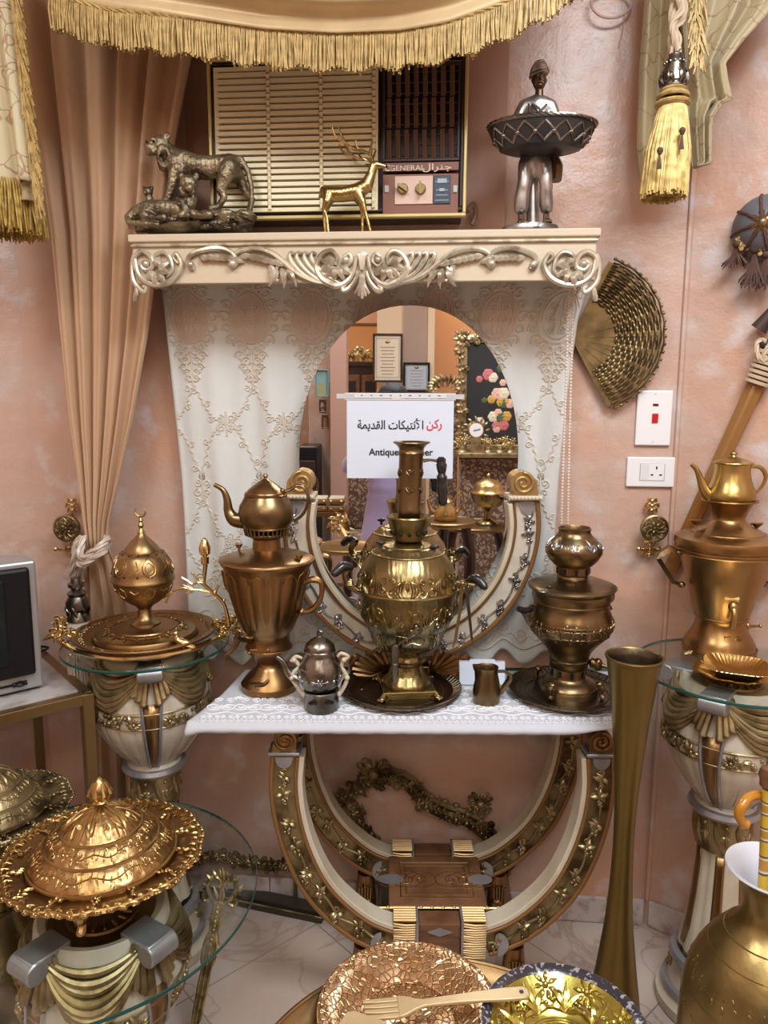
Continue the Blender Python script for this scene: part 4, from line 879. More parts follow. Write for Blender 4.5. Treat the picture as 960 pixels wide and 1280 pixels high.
# ================================================================ console: frames, glass top, crocheted runner
DF, DB = 1.565, 1.945
ZT = .780
def cmap(d): 
    return lambda x, y, h=0.0: PT(d-h, x, y)          # x to the right, y up, h towards the viewer
def lz(px, py, d):
    p = ad(px, py, d); return ((p-CAM).dot(RH), p.z)
def lyre(parent, d, pts_out, pts_in, w_px, names, depth, wood_band=True, vine_mat='gilt', face='cream', inset=.006):
    pass
def arc_band(b, outer, inner, d, h, n=40):
    """solid curved band between two outlines (lists of (l,z)), front face at distance d, thickness h behind it"""
    O, I = cr2(outer, 8), cr2(inner, 8); m = len(O)
    I = [I[int(round(i*(len(I)-1)/(m-1)))] for i in range(m)]
    vs = [PT(d, *p) for p in O]+[PT(d, *p) for p in I]+[PT(d+h, *p) for p in O]+[PT(d+h, *p) for p in I]; fs = []
    for i in range(m-1):
        fs += [(i, i+1, m+i+1, m+i), (2*m+i, 3*m+i, 3*m+i+1, 2*m+i+1), (i, 2*m+i, 2*m+i+1, i+1), (m+i, m+i+1, 3*m+i+1, 3*m+i)]
    fs += [(0, m, 3*m, 2*m), (m-1, 3*m-1, 4*m-1, 2*m-1)]
    b.add(vs, fs)
def band_pts(cl, w0, w1):     # offset a centre line by w0..w1 (towards the inside)
    C = cr2(cl, 8); n = len(C); A_, B_ = [], []
    for i, (x, y) in enumerate(C):
        x2, y2 = C[min(i+1, n-1)]; x1, y1 = C[max(i-1, 0)]; L = max(math.hypot(x2-x1, y2-y1), 1e-9); nx, ny = -(y2-y1)/L, (x2-x1)/L
        A_.append((x+nx*w0, y+ny*w0)); B_.append((x+nx*w1, y+ny*w1))
    return C, A_, B_
def strip(b, cl, w0, w1, d, h):
    _, A_, B_ = band_pts(cl, w0, w1); m = len(A_)
    vs = [PT(d, *p) for p in A_]+[PT(d, *p) for p in B_]+[PT(d+h, *p) for p in A_]+[PT(d+h, *p) for p in B_]; fs = []
    for i in range(m-1):
        fs += [(i, i+1, m+i+1, m+i), (2*m+i, 3*m+i, 3*m+i+1, 2*m+i+1), (i, 2*m+i, 2*m+i+1, i+1), (m+i, m+i+1, 3*m+i+1, 3*m+i)]
    fs += [(0, m, 3*m, 2*m), (m-1, 3*m-1, 4*m-1, 2*m-1)]; b.add(vs, fs)
def vine(b, cl, off, d, r, seed=0, n=9, leafs=1.0):
    C, A_, _ = band_pts(cl, off, off); rnd = random.Random(seed); m = len(A_); mp = cmap(d)
    W_ = [(x+.006*math.sin(i*.55), y+.006*math.cos(i*.55)) for i, (x, y) in enumerate(A_)]
    s0, s1 = int(m*.06), int(m*.97); otube(b, W_[s0:s1], r*.8, mp, 6, r*.5)
    for k in range(n):
        i = int(lerp(s0+2, s1-3, k/(n-1))); x, y = W_[i]; sg = 1 if k % 2 else -1
        a = math.atan2(W_[i+1][1]-y, W_[i+1][0]-x)
        for q in range(7):       # grape bunch hanging
            b.ball(mp(x+sg*.006+rnd.uniform(-.006, .006)*leafs, y-.004-q*.0032*leafs, r*.9), r*1.25, n=7, m=5)
        leaf(b, x, y, a+sg*1.2, .020*leafs, r*1.9, mp, r*.6, .4*sg); leaf(b, x, y, a-sg*1.3, .018*leafs, r*1.7, mp, r*.6, -.4); leaf(b, x, y, a+sg*2.4, .017*leafs, r*1.7, mp, r*.6)
        otube(b, spiral(x, y+.012, .008, .002, rnd.uniform(0, 6), 1.2*sg, 8), r*.5, mp, 5, r*.4)
def volute_cap(parent, name, px, py, d, sg, r_px, dep, mt):     # scroll finial
    s_ = mpp(ad(px, py, d)); c = lz(px, py, d); R = r_px*s_; b = MB()
    N = 26; out = [(c[0]+R*math.cos(a), c[1]+R*math.sin(a)) for a in [2*PI*i/N for i in range(N)]]
    mp = lambda x, y, h=0: PT(d-h, x, y)
    b.prism(out, lambda x, y, h: PT(d+h, x, y), dep)
    sp = [(c[0]+sg*x, c[1]+y) for x, y in spiral(0, 0, R*.92, R*.12, PI*.5, 1.9, 44)]
    otube(b, sp, [R*.16, R*.17, R*.15, R*.12], mp, 8, .001); b.ball(mp(c[0], c[1], .002), R*.16)
    return b, c, R
console = thing('console_table', 'horseshoe framed console with vine carving carrying the lace covered glass top', 'table', PT((DF+DB)/2, 0.07, 0))
console['_w'] = tuple(console.location)
def horseshoe(d, zoff=0.0, xk=1.0, tag_=''):
    # left leg centre line (outer edge), in px of the front frame; right is its mirror
    L_out = [(338, 944), (336, 985), (342, 1030), (356, 1075), (378, 1118), (408, 1152), (446, 1180), (486, 1196)]
    pts = [lz(x, y, 1.60) for x, y in L_out]; cx = lz(552, 1040, 1.60)[0]
    for sg in (1, -1):
        cl = [(cx+sg*(x-cx)*xk, y+zoff) for x, y in pts]
        if sg > 0: cl = cl[::1]
        q = 1 if sg > 0 else -1
        w = .062
        u_ = q
        b = MB(); strip(b, cl, 0, w*u_, d+.004, .042); fr = b.build('side_frame', M['gilt_dk'], console, bevel=.002)
        b = MB(); strip(b, cl, 0, .010*u_, d-.002, .052); strip(b, cl, (w-.004)*u_, (w+.004)*u_, d-.002, .052); b.build('edge_bead', M['brown_line'], fr, bevel=.003)
        b = MB(); strip(b, cl, (w+.004)*u_, (w+.016)*u_, d+.002, .05); b.build('cream_edge', M['cream'], fr, bevel=.002)
        b = MB(); vine(b, cl, .034*u_, d+.004, .0036, 5, 9, 1.15); b.build('vine_relief', M['gilt'], fr)
        x, y = cl[0]; xm = x+sg*.031
        b = MB(); b.box(PT(d+.024, xm, y+.004), (.074, .06, .008), Matrix.Rotation(YAW, 3, 'Z')); b.build('collar', M['silver_paint'], fr, bevel=.002)
        b = MB(); N = 20; b.prism([(xm+.020*math.cos(a), y-.004-.028*abs(math.sin(a))**.8) for a in [PI*i/N for i in range(N+1)]], lambda X, Y_, h: PT(d+.003-h, X, Y_), .004); b.build('tongue_plate', M['silver_paint'], fr, smooth=False)
        R = .027; b = MB(); c = (x+sg*.034, y+.008+R)
        b.prism([(c[0]+R*math.cos(a), c[1]+R*math.sin(a)) for a in [2*PI*i/24 for i in range(24)]], lambda X, Y_, h: PT(d+h, X, Y_), .045)
        b.prism([(x+sg*.002, y+.008), (x+sg*.06, y+.008), (x+sg*.058, c[1]), (c[0], c[1]+R*.98), (x+sg*.012, c[1]+.6*R)][::1], lambda X, Y_, h: PT(d+.003+h, X, Y_), .04)
        otube(b, [(c[0]+sg*X, c[1]+Y_) for X, Y_ in spiral(0, 0, R*.9, R*.12, PI*.5, 1.9, 40)], [.0045, .0045, .004, .003], cmap(d), 8, .001); b.build('scroll_capital', M['copper'], fr, bevel=.001)
        # silver half-moon where the leg meets the seat block
        x, y = cl[-1]
        b = MB(); b.prism([(x-sg*.018+sg*.030*(1-abs(math.cos(a))**.0)*0+ -sg*.026*math.sin(a), y+.035+.030*math.cos(a)) for a in [PI*i/N for i in range(N+1)]], lambda X, Y_, h: PT(d+.001-h, X, Y_), .004); b.build('half_moon', M['silver_paint'], fr, smooth=False)
    return cx, pts
cx, cpts = horseshoe(1.60)
cx2, _ = horseshoe(1.86, 0.012, 1.0)
zbot = cpts[-1][1]; xb = cpts[-1][0]
def foot_block(d, zoff):
    x0, x1 = xb+.012, 2*cx-xb-.012
    z0, z1 = zbot+zoff-.006, zbot+zoff+.092
    b = MB(); b.box(PT(d+.024, (x0+x1)/2, (z0+z1)/2), (x1-x0-.12, .05, z1-z0-.01), Matrix.Rotation(YAW, 3, 'Z')); bl_ = b.build('centre_block', M['wood'], console, smooth=False, bevel=.002)
    for zz in ((.27, .75) if d < 1.7 else (.75,)):
        b = MB(); c = ((x0+x1)/2, lerp(z0, z1, zz)); b.prism([(c[0]-.030, c[1]), (c[0], c[1]-.011), (c[0]+.030, c[1]), (c[0], c[1]+.011)], lambda X, Y_, h: PT(d-.001-h, X, Y_), .0025); b.build('diamond_inlay', M['silver_paint'], bl_, smooth=False)
    for sg, xx in ((-1, x0+.026), (1, x1-.026)):
        b = MB(); n = 15
        for k in range(n):
            z = lerp(z0+.004, z1-.002, (k+.5)/n); rr = (z1-z0)/n*.5
            b.tube([PT(d-.001+.0015*math.sin(k*2), xx-.027, z+.0015*math.sin(k)), PT(d-.004, xx, z), PT(d-.001, xx+.027, z-.001)], [rr*.9, rr*1.05, rr*.9], 6)
        for k in range(6): b.tube([PT(d+.006+.009*k, xx-.027, z1+.001), PT(d+.006+.009*k, xx+.027, z1+.001)], .004, 6)
        b.box(PT(d+.027, xx, (z0+z1)/2), (.052, .052, z1-z0-.006), Matrix.Rotation(YAW, 3, 'Z'))
        b.build('reeded_clasp', M['gold_matte'], bl_)
        b = MB(); b.box(PT(d+.022, xx-sg*.030, (z0+z1)/2), (.006, .062, z1-z0+.012), Matrix.Rotation(YAW, 3, 'Z')); b.build('silver_band', M['silver_paint'], bl_, smooth=False, bevel=.001)
    # gilded ball feet
    for sg in (-1, 1):
        fx = (x0 if sg < 0 else x1)+sg*.075; zz = z0+.016
        b = MB(); pr = [(.0, 0), (.016, .001), (.020, .010), (.012, .018), (.016, .026), (.026, .034), (.030, zz*.62), (.022, zz+.006), (.0, zz+.01)]
        b.lathe(PT(d+.024, fx, 0), pr, 20); b.ball(PT(d-.002, fx-sg*.006, zz*.62), (.020, .014, .02)); 
        for k in range(5): a = -.8+.4*k; b.tube([PT(d+.024-.030, fx+.008*k-.016, zz*.9), PT(d+.024-.034, fx+.006*k-.012, zz*.5), PT(d-.002, fx, .012)], [.003, .004, .002], 5)
        b.build('claw_foot', M['copper'], console)
foot_block(1.60, 0); foot_block(1.86, .012)
# chest-like inlaid plinth between the two frames
x0, x1 = xb+.010, 2*cx-xb-.010
zz = zbot+.085
b = MB(); b.box(PT(1.755, (x0+x1)/2, zz-.04), (x1-x0+.02, .20, .10), Matrix.Rotation(YAW, 3, 'Z')); pl_ = b.build('inlaid_plinth', M['wood'], console, smooth=False, bevel=.003)
b = MB(); mp = lambda x, y, h=0: PT(1.755+y, (x0+x1)/2+x, zz+.0105+h)
def ofr(w, h_, r): otube(b, [(-w, -h_), (w, -h_), (w, h_), (-w, h_), (-w, -h_)], r, mp, 5)
ofr((x1-x0)/2-.02, .070, .0016); ofr((x1-x0)/2-.034, .056, .0012)
for sd in (-1, 1):
    for (dx, sw) in ((.04, 1), (.075, -1), (.11, 1)): otube(b, [(sd*(dx+X), Y_) for X, Y_ in spiral(0, 0, .022, .005, 0, sw*1.2, 18)], .0013, mp, 5); otube(b, [(sd*(dx+X*1.6), Y_*1.2) for X, Y_ in spiral(0, 0, .026, .026, 0, 1, 24)], .001, mp, 4)
b.build('gilt_inlay', M['gold'], pl_)
b = MB(); mp = lambda x, y, h=0: PT(1.654-h, (x0+x1)/2+x, zz-.015+y)
for i in range(26): scroll(b, lerp(-.17, .17, i/25), .0, (PI/3)*(1 if i % 2 else -1), .018, 1 if i % 2 else -1, .0026, mp); 
otube(b, [(-.19, .02), (.19, .02)], .003, mp); otube(b, [(-.19, -.02), (.19, -.02)], .003, mp); b.build('front_fret', M['gold'], pl_)
for sd in (-1, 1):
    b = MB(); b.add([PT(1.755+.020*math.sin(a), (x0+x1)/2+sd*.115+.032*math.cos(a), zz+.0112) for a in [2*PI*i/24 for i in range(24)]], [tuple(range(24))]); b.build('silver_oval', M['silver_paint'], pl_, smooth=False, solid=.001, soff=0)
# glass top
def zl(px, py): p = az(px, py, ZT); q = p-CAM; return (q.dot(RH), q.dot(FH))
outl = [(252, 912), (262, 893), (276, 872), (288, 852), (296, 838), (300, 830)]
G = [zl(262, 912), zl(780, 916.5), zl(806, 915), zl(828, 899), zl(800, 860)]
lx0 = G[0][0]; gl = [(lx0+.012, DF+.002), (.52, DF+.002), (.575, DF+.002), (.612, DF+.04), (.612, DB-.02), (-.35, DB-.02), (-.375, DB-.14), (lx0+.035, DF+.12)]
b = MB(); b.prism([(x, y) for x, y in gl], lambda x, y, h: PT(y, x, ZT-.0105+h), .010); b.m = 0; g = b.build('glass_top', M['glass_edge'], console, smooth=False, bevel=.0015)
# runner
t = thing('table_runner', 'white crocheted lace runner with scalloped edge under the samovars', 'runner', PT(1.75, 0, ZT))
RW = mat('white_crochet', (.52, .54, .58), .7, bumps=[('noise', 250, .4, .001)]); RD = mat('crochet_gap', (.33, .33, .35), .8)
rl = [(-.435, DF-.012), (.470, DF-.006), (.59, DF+.02), (.60, DF+.10), (.60, DB-.05), (-.36, DB-.06), (-.40, DF+.16)]
def re(u, v):   # u across, v front->back
    y = lerp(DF-.007, DB-.05, v); xl_ = interp([(DF-.010, -.445), (DF+.05, -.425), (DF+.16, -.395), (DB, -.36)], y); xr_ = interp([(DF-.01, .585), (DF+.03, .605), (DB, .605)], y)
    x = lerp(xl_, xr_, u); 
    return x, y
def rf(u, v):
    x, y = re(u, v); z = ZT+.0012
    if v < .04: 
        k = (1-v/.04); sc = .5+.5*abs(math.sin(u*60)); y = DF-.007-.003*k; z = ZT+.001-.020*k*(.85+.15*sc)*(1 if u < .84 else max(0, 1-(u-.84)*9))
        if u < .03: z -= .012*k*(1-u/.03)
    return PT(y, x, z)
b = MB(); b.grid(rf, 170, 50); b.build('cloth', RW, t, solid=.0014, angle=80)
b = MB(); mp = lambda x, y, h=0: PT(y, x, ZT+.0028+h); rnd = random.Random(6)
def crochet(P, r=.0013): otube(b, P, r, mp, 4)
for i in range(64):
    x = lerp(-.41, .585, i/63); sg = 1 if i % 2 else -1
    crochet(spiral(x, DF+.030, .0075, .002, PI/2, 1.2*sg, 10)); crochet([(x-.007, DF+.010), (x, DF+.004), (x+.007, DF+.010)])
for i in range(110): x = lerp(-.41, .59, i/109); b.ball(mp(x, DF+.016), .0017, n=5, m=4)
for i in range(16):
    x = lerp(-.38, .56, i/15); y = DF+.085
    for sd in (-1, 1):
        crochet([(x+sd*X, Y_) for X, Y_ in spiral(.018, y, .020, .004, PI, 1.5, 22)], .0017); crochet([(x+sd*X, Y_) for X, Y_ in spiral(.012, y+.04, .013, .003, -PI/2, 1.3, 14)], .0015)
    for q in range(5): leaf(b, x, y-.008, PI/2+(q-2)*.5, .026, .0022, mp, 0, 0, 4)
    rosette(b, x+.031, y+.05, .013, mp, 6)
crochet([(x, DF+.050+.006*math.sin(x*100)) for x in [lerp(-.41, .59, i/200) for i in range(201)]], .0015)
for i in range(30): rosette(b, rnd.uniform(-.34, .58), rnd.uniform(DF+.15, DB-.07), .014, mp, 6)
b.build('crochet_pattern', mat('crochet_thread', (.84, .85, .88), .6), t)
# ================================================================ the mirror
D = MIRD
t = thing('mirror', 'round topped mirror in a cream and gilt horseshoe frame on the console', 'mirror', PT(D, .05, ZT))
mc = lz(510, 540, D); s_ = mpp(ad(510, 540, D))
cxm = lz(509, 560, D)[0]
ztop = lz(515, 382, D)[1]; zcen = lz(510, 575, D)[1]; zlow = lz(510, 775, D)[1]; RX = 137*s_
N = 80; ell = []
for i in range(N):
    a = 2*PI*i/N; ca, sa = math.cos(a), math.sin(a)
    ell.append((cxm+.004+RX*math.copysign(abs(ca)**.94, ca), zcen+(ztop-zcen if sa > 0 else zcen-zlow)*math.copysign(abs(sa)**.97, sa)))
b = MB(); b.prism(ell, lambda x, y, h: PT(D-h, x, y), .005); b.build('mirror_glass', M['mirror'], t, smooth=False)
b = MB(); b.prism([(cxm+(x-cxm)*1.006, zcen+(y-zcen)*1.004) for x, y in ell], lambda x, y, h: PT(D+.002+h, x, y), .010); b.build('backing', M['brown_line'], t, smooth=False)
# horseshoe (outer edge) in px
right = [(673, 625), (675, 660), (668, 700), (650, 742), (620, 780), (585, 806), (548, 822), (512, 828)]
rp = [lz(x, y, D-.03) for x, y in right]; cxf = lz(512.5, 828, D-.03)[0]
for sg in (1, -1):
    cl = [(cxf+sg*(x-cxf), y) for x, y in rp]; u_ = -sg
    w = 37*s_
    b = MB(); strip(b, cl, 0, w*u_, D-.028, .026); fr = b.build('frame_arm', M['creamw'], t, bevel=.002)
    b = MB(); strip(b, cl, -.002*u_, .009*u_, D-.036, .036); strip(b, cl, (w-.016)*u_, (w-.008)*u_, D-.034, .03); b.build('gilt_line', M['brown_line'], fr, bevel=.003)
    b = MB(); strip(b, cl, (w-.008)*u_, (w+.004)*u_, D-.040, .034); b.build('inner_lip', M['cream'], fr, bevel=.003)
    b = MB(); vine(b, cl, .026*u_, D-.029, .0034, 8, 9, .95); b.build('silver_vine', M['silver'], fr)
    x, y = cl[0]; xm = x-sg*.034
    b = MB(); b.box(PT(D-.02, xm, y+.006), (.086, .05, .012), Matrix.Rotation(YAW, 3, 'Z'))
    for k in range(9): b.ball(PT(D-.046, xm-.036+.009*k, y+.006), .005, n=8, m=5)
    b.build('collar', M['cream'], fr, bevel=.002)
    b = MB(); b.prism([(xm+sg*.008+.022*math.cos(a), y-.004-.034*abs(math.sin(a))**.8) for a in [PI*i/20 for i in range(21)]], lambda X, Y_, h: PT(D-.029-h, X, Y_), .003); b.build('tongue_plate', M['silver_paint'], fr, smooth=False)
    R = .031; c = (x-sg*.042, y+.012+R); b = MB()
    b.prism([(c[0]+R*math.cos(a), c[1]+R*math.sin(a)) for a in [2*PI*i/28 for i in range(28)]], lambda X, Y_, h: PT(D-.04+h, X, Y_), .035)
    b.prism([(x-sg*.002, y+.012), (x-sg*.066, y+.012), (c[0]-sg*R*.3, c[1]), (c[0], c[1]+R*.98), (x-sg*.022, c[1]+.75*R), (x-sg*.006, c[1]+.1*R)], lambda X, Y_, h: PT(D-.038+h, X, Y_), .033)
    otube(b, [(c[0]-sg*X, c[1]+Y_) for X, Y_ in spiral(0, 0, R*.88, R*.12, PI*.5, 1.9, 44)], [.0045, .0048, .0042, .003], cmap(D-.04), 8, .001); b.build('scroll_finial', mat('finial_gold', (.50, .34, .14), .34, .75) if sg > 0 else bpy.data.materials['finial_gold'], fr, bevel=.001)
b = MB(); bx = lz(512, 838, D-.03)
b.box(PT(D-.02, cxf, ZT+.018), (.10, .07, .036), Matrix.Rotation(YAW, 3, 'Z')); ft = b.build('foot_block', M['copper'], t, bevel=.003)
for sg in (-1, 1):
    b = MB(); o_ = (cxf+sg*.045, ZT+.010)
    for k in range(8):
        a = PI/2-sg*(.25+k*.21) if sg > 0 else PI/2+(.25+k*.21); L = .098+.012*math.sin(k*.45)
        x1_, y1_ = o_[0]+L*math.cos(a), o_[1]+max(L*.68*math.sin(a), .004)
        b.tube([PT(D-.045, o_[0]+.02*math.cos(a), o_[1]+.012), PT(D-.062, lerp(o_[0], x1_, .55), lerp(o_[1], y1_, .6)), PT(D-.058, x1_, y1_), PT(D-.045, x1_+.003*sg, y1_+.004)], [.003, .0075, .0085, .003], 7)
    b.tube(cr([PT(D-.05, o_[0]+sg*.104, ZT+.006), PT(D-.058, o_[0]+sg*.108, ZT+.040), PT(D-.058, o_[0]+sg*.098, ZT+.062), PT(D-.055, o_[0]+sg*.086, ZT+.058), PT(D-.055, o_[0]+sg*.09, ZT+.03)], 5), [.005, .008, .009, .008, .005], 7)
    b.build('shell_ornament', M['copper'], ft)
# ================================================================ the sign in its plastic sleeve
D2 = D-.045
a0, a1, a2, a3 = lz(431, 491, D2), lz(571, 489, D2), lz(572, 600, D2), lz(432, 601, D2)
t = thing('paper_sign', 'white printed sign in a punched plastic sleeve taped to the mirror', 'sign', PT(D2, (a0[0]+a1[0])/2, (a0[1]+a3[1])/2))
sxm, szm, sw_, sh_ = (a0[0]+a1[0])/2, (a0[1]+a3[1])/2, a1[0]-a0[0], a0[1]-a3[1]
RY = Matrix.Rotation(YAW, 3, 'Z')
b = MB(); b.box(PT(D-.0085, sxm, szm-.006), (sw_-.006, .0008, sh_-.018), RY); sh = b.build('sheet', M['paper'], t, smooth=False)
SL = mat('sleeve_plastic', (.86, .88, .92), .2, alpha=.35); b = MB(); b.box(PT(D-.0102, sxm, a0[1]-.006), (sw_+.002, .0010, .013), RY); b.box(PT(D-.0102, sxm, a0[1]-.0155), (sw_+.002, .0006, .003), RY); sl = b.build('sleeve', mat('sleeve_strip', (.70, .72, .74), .3), t, smooth=False)
b = MB(); 
for k in range(11): b.prism([(sxm+sw_*(-.44+.088*k)+.0028*math.cos(a)*(1.6 if k % 3 == 0 else 1), a0[1]-.006+.0016*math.sin(a)) for a in [2*PI*i/12 for i in range(12)]], lambda x, y, h: PT(D-.0108-h, x, y), .0003)
b.build('punched_holes', mat('hole_grey', (.18, .17, .2), .6), sl, smooth=False)
TP = mat('tape', (.78, .78, .78), .12, alpha=.45)
for sg in (-1, 1): b = MB(); b.box(PT(D-.0115, sxm+sg*sw_*.5, a0[1]-.008), (.045, .0006, .012), RY); b.build('tape', TP, t, smooth=False)
mp = lambda ox, oz: (lambda x, y, h=0: PT(D-.0095-h, sxm+ox+x, szm+oz+y))
def ar(s): return s
BL = '\uFE94\uFEE4\uFEF3\uFEAA\uFED8\uFEDF\uFE8D \uFE95\uFE8E\uFEDC\uFEF4\uFE98\uFEE7\uFEF7\uFE8D'
yt = lz(500, 531, D)[1]-szm
text_mesh(BL, .03, M['ink'], 'arabic_black_words', mp(lz(488, 531, D)[0]-sxm, yt), sh, bold=.019, width=82*s_)
text_mesh('\uFEE6\uFEDB\uFEAD', .03, M['redink'], 'arabic_red_word', mp(lz(542.5, 531, D)[0]-sxm, yt), sh, bold=.019, width=19*s_)
def serif(txt, px0, px1, py, mt, name):
    z_ = lz(500, py, D)[1]; xa, xb_ = lz(px0, py, D)[0], lz(px1, py, D)[0]
    text_mesh(txt, .024, mt, name, mp((xa+xb_)/2-sxm, z_-szm), sh, bold=.022, width=xb_-xa)
serif('Antiques Corner', 461, 541, 566, M['ink'], 'english_words')
# ================================================================ turned metal vessels: helpers
def ring(b, c, r, z, th, n=40): b.tube([V((c.x+r*math.cos(2*PI*i/n), c.y+r*math.sin(2*PI*i/n), z)) for i in range(n)], th, 6, closed=True)
def zrow(px, py, d): return ad(px, py, d).z
def pd(px, py, d, dd=0): return ad(px, py, d)-FH*dd
def rad_smooth(pr, n=4): return [(max(x, 0), y) for x, y in cr2(pr, n)]
def knob_v(b, c, r, h): b.lathe(c, [(r*.3, 0), (r*.25, h*.4), (r*.8, h*.8), (r, h), (0, h)], 12)
def tray(name, label, cxp, cyp, d, hw, mt, z=None, group=None):
    A_ = ad(cxp, cyp, d); r = hw*mpp(A_); z = z if z is not None else ZT+.0075
    c = V((A_.x, A_.y, 0)); t = thing(name, label, 'tray', V((c.x, c.y, z)), group)
    N = 72; fl = lambda a, i, rr, zz: (rr*(1+(.010*math.cos(a*36) if 5 <= i <= 6 else 0)), zz+(.0012*math.cos(a*36*1) if i in (4, 5, 6) else 0))
    pr = [(0, z), (r*.70, z), (r*.84, z+.001), (r*.88, z+.006), (r*.94, z+.010), (r*.985, z+.013), (r, z+.0105), (r*.96, z+.006), (r*.90, z+.003), (r*.86, z-.0012), (0, z-.0015)]
    b = MB(); b.lathe(c, pr, 144, fn=fl, close=False); b.build('dish', mt, t)
    b = MB()
    for i in range(N): a = 2*PI*i/N; b.tube([V((c.x+r*.865*math.cos(a), c.y+r*.865*math.sin(a), z+.0045)), V((c.x+r*.98*math.cos(a+.03), c.y+r*.98*math.sin(a+.03), z+.0135))], r*.016, 5)
    ring(b, c, r*.99, z+.0125, .0026, 72); ring(b, c, r*.70, z+.0005, .0012, 60); b.build('gadrooned_rim', mt, t)
    return t, c, r
# ---------------------------------------------------------------- centre: tray + embossed samovar
tray('serving_tray', 'dark round gadrooned tray under the tall embossed samovar', 501.5, 864, 1.745, 75, M['dark_tray'], group='dark round trays on the runner')
dS = 1.745; cxS = 508
c, pr = lat(cxS, 864, dS, [(853, 31), (850, 31.5), (847, 29), (842, 24), (838, 21), (829, 19.5), (826, 23), (823, 23.5), (821, 21), (816, 20), (811, 25), (806, 36), (801, 42), (792, 45.5), (782, 49), (778, 53), (765, 58), (750, 60.5), (740, 61.5), (737, 63.5), (733, 64), (729, 63), (727, 61.5), (716, 60), (705, 56.5), (697, 50), (692, 47), (690, 45), (688, 40), (684, 38), (681, 31), (678, 22), (676, 13), (674, 12)])
zt_ = ZT+.0076
t = thing('samovar', 'tall yellow brass samovar embossed with leaves, chimney pipe on top, on a dark tray', 'samovar', V((c.x, c.y, zt_)), 'brass samovars')
b = MB(); b.lathe(c, pr, 72); body = b.build('body', M['brass'], t, angle=50)
b = MB(); mp = lathe_map(c, pr, A_CAM(c), pr[18][1], pr[18][0]); RR = pr[18][0]; cir = 2*PI*RR
N = 8
for k in range(N):
    x = cir*k/N; u1 = .030; d1 = -.040
    for sd in (-1, 1):
        for q in range(4): otube(b, cr2([(x+sd*(.004+.003*q), .012), (x+sd*(.012+.006*q), .028), (x+sd*(.010+.007*q), .046-.002*q), (x+sd*(.004+.006*q), .056-.003*q)], 4), [.0012, .0024, .0022, .0008], mp, 5)
        otube(b, [(x+cir/N/2+sd*X, Y_) for X, Y_ in spiral(.013, .028, .013, .003, PI, 1.4, 18)], .0020, mp, 5); otube(b, [(x+cir/N/2+sd*X, Y_) for X, Y_ in spiral(.011, .050, .009, .002, PI, -1.3, 14)], .0018, mp, 5)
        otube(b, [(x+sd*X, Y_) for X, Y_ in spiral(.022, -.030, .016, .004, PI/2, -1.4, 20)], .0022, mp, 5); otube(b, [(x+sd*X, Y_) for X, Y_ in spiral(.012, -.056, .010, .002, PI/2, 1.3, 14)], .0020, mp, 5)
        leaf(b, x+sd*.004, -.014, -PI/2+sd*.8, .036, .0034, mp, 0, -sd*.8)
    for q in range(5): leaf(b, x+cir/N/2, -.060, PI/2+(q-2)*.42, .034, .0028, mp, 0, 0, 5)
    leaf(b, x, .030, PI/2, .022, .005, mp, 0, 0, 6); otube(b, [(x-.03, -.078), (x, -.084), (x+.03, -.078)], .0018, mp, 5); rosette(b, x, -.092, .012, mp, 6)
    for q in range(3): otube(b, [(x-.02+.018*q, -.105), (x-.012+.018*q, -.122)], .0016, mp, 5)
b.build('embossing', M['brass'], body)
b = MB(); 
for k in (4, 8, 20, 27, 30): ring(b, c, pr[k][0]+.0005, pr[k][1], .0022, 56)
ring(b, c, pr[20][0]+.001, pr[20][1], .0035, 64); b.build('belt_ring', M['brass_plain'], body)
zb = pr[0][1]
b = MB(); R0_ = .066; Rz = Matrix.Rotation(YAW+.10, 3, 'Z')
b.box(V((c.x, c.y, zb-.004)), (R0_*1.95, R0_*1.95, .010), Rz); b.box(V((c.x, c.y, zb-.014)), (R0_*1.8, R0_*1.8, .012), Rz)
base_ = b.build('square_base', M['brass_plain'], t, smooth=False, bevel=.0025)
for sx in (-1, 1):
    for sy in (-1, 1):
        b = MB(); o_ = V((c.x, c.y, 0))+Rz @ V((sx*R0_*.86, sy*R0_*.86, 0)); f_ = (Rz @ V((sx, sy, 0))).normalized()
        b.tube(cr([o_+V((0, 0, zb-.016)), o_+V((0, 0, zb-.028)), o_+f_*.006+V((0, 0, zt_+.014)), o_+f_*.012+V((0, 0, zt_+.007))], 4), [.011, .009, .006, .007], 8)
        b.ball(o_+f_*.014+V((0, 0, zt_+.006)), (.009, .009, .006)); 
        for q in (-1, 0, 1): b.ball(o_+f_*.022+V((-f_.y, f_.x, 0))*q*.005+V((0, 0, zt_+.004)), (.004, .004, .0038), n=6, m=5)
        b.build('paw_leg', M['brass_plain'], base_)
b = MB(); b.box(V((c.x, c.y, zb-.026))-FH*R0_*.9, (R0_*1.3, .004, .008), Rz); b.build('apron', M['brass_plain'], base_, bevel=.001)
# holes round the neck
b = MB()
for k in range(10): a = A_CAM(c)+k*2*PI/10+.2; z = pr[5][1]+.012; p = V((c.x+.0425*math.cos(a)*.95, c.y+.0425*math.sin(a)*.95, z)); b.ball(p, (.005, .005, .006), n=8, m=6)
b.build('draught_hole', M['black'], t)
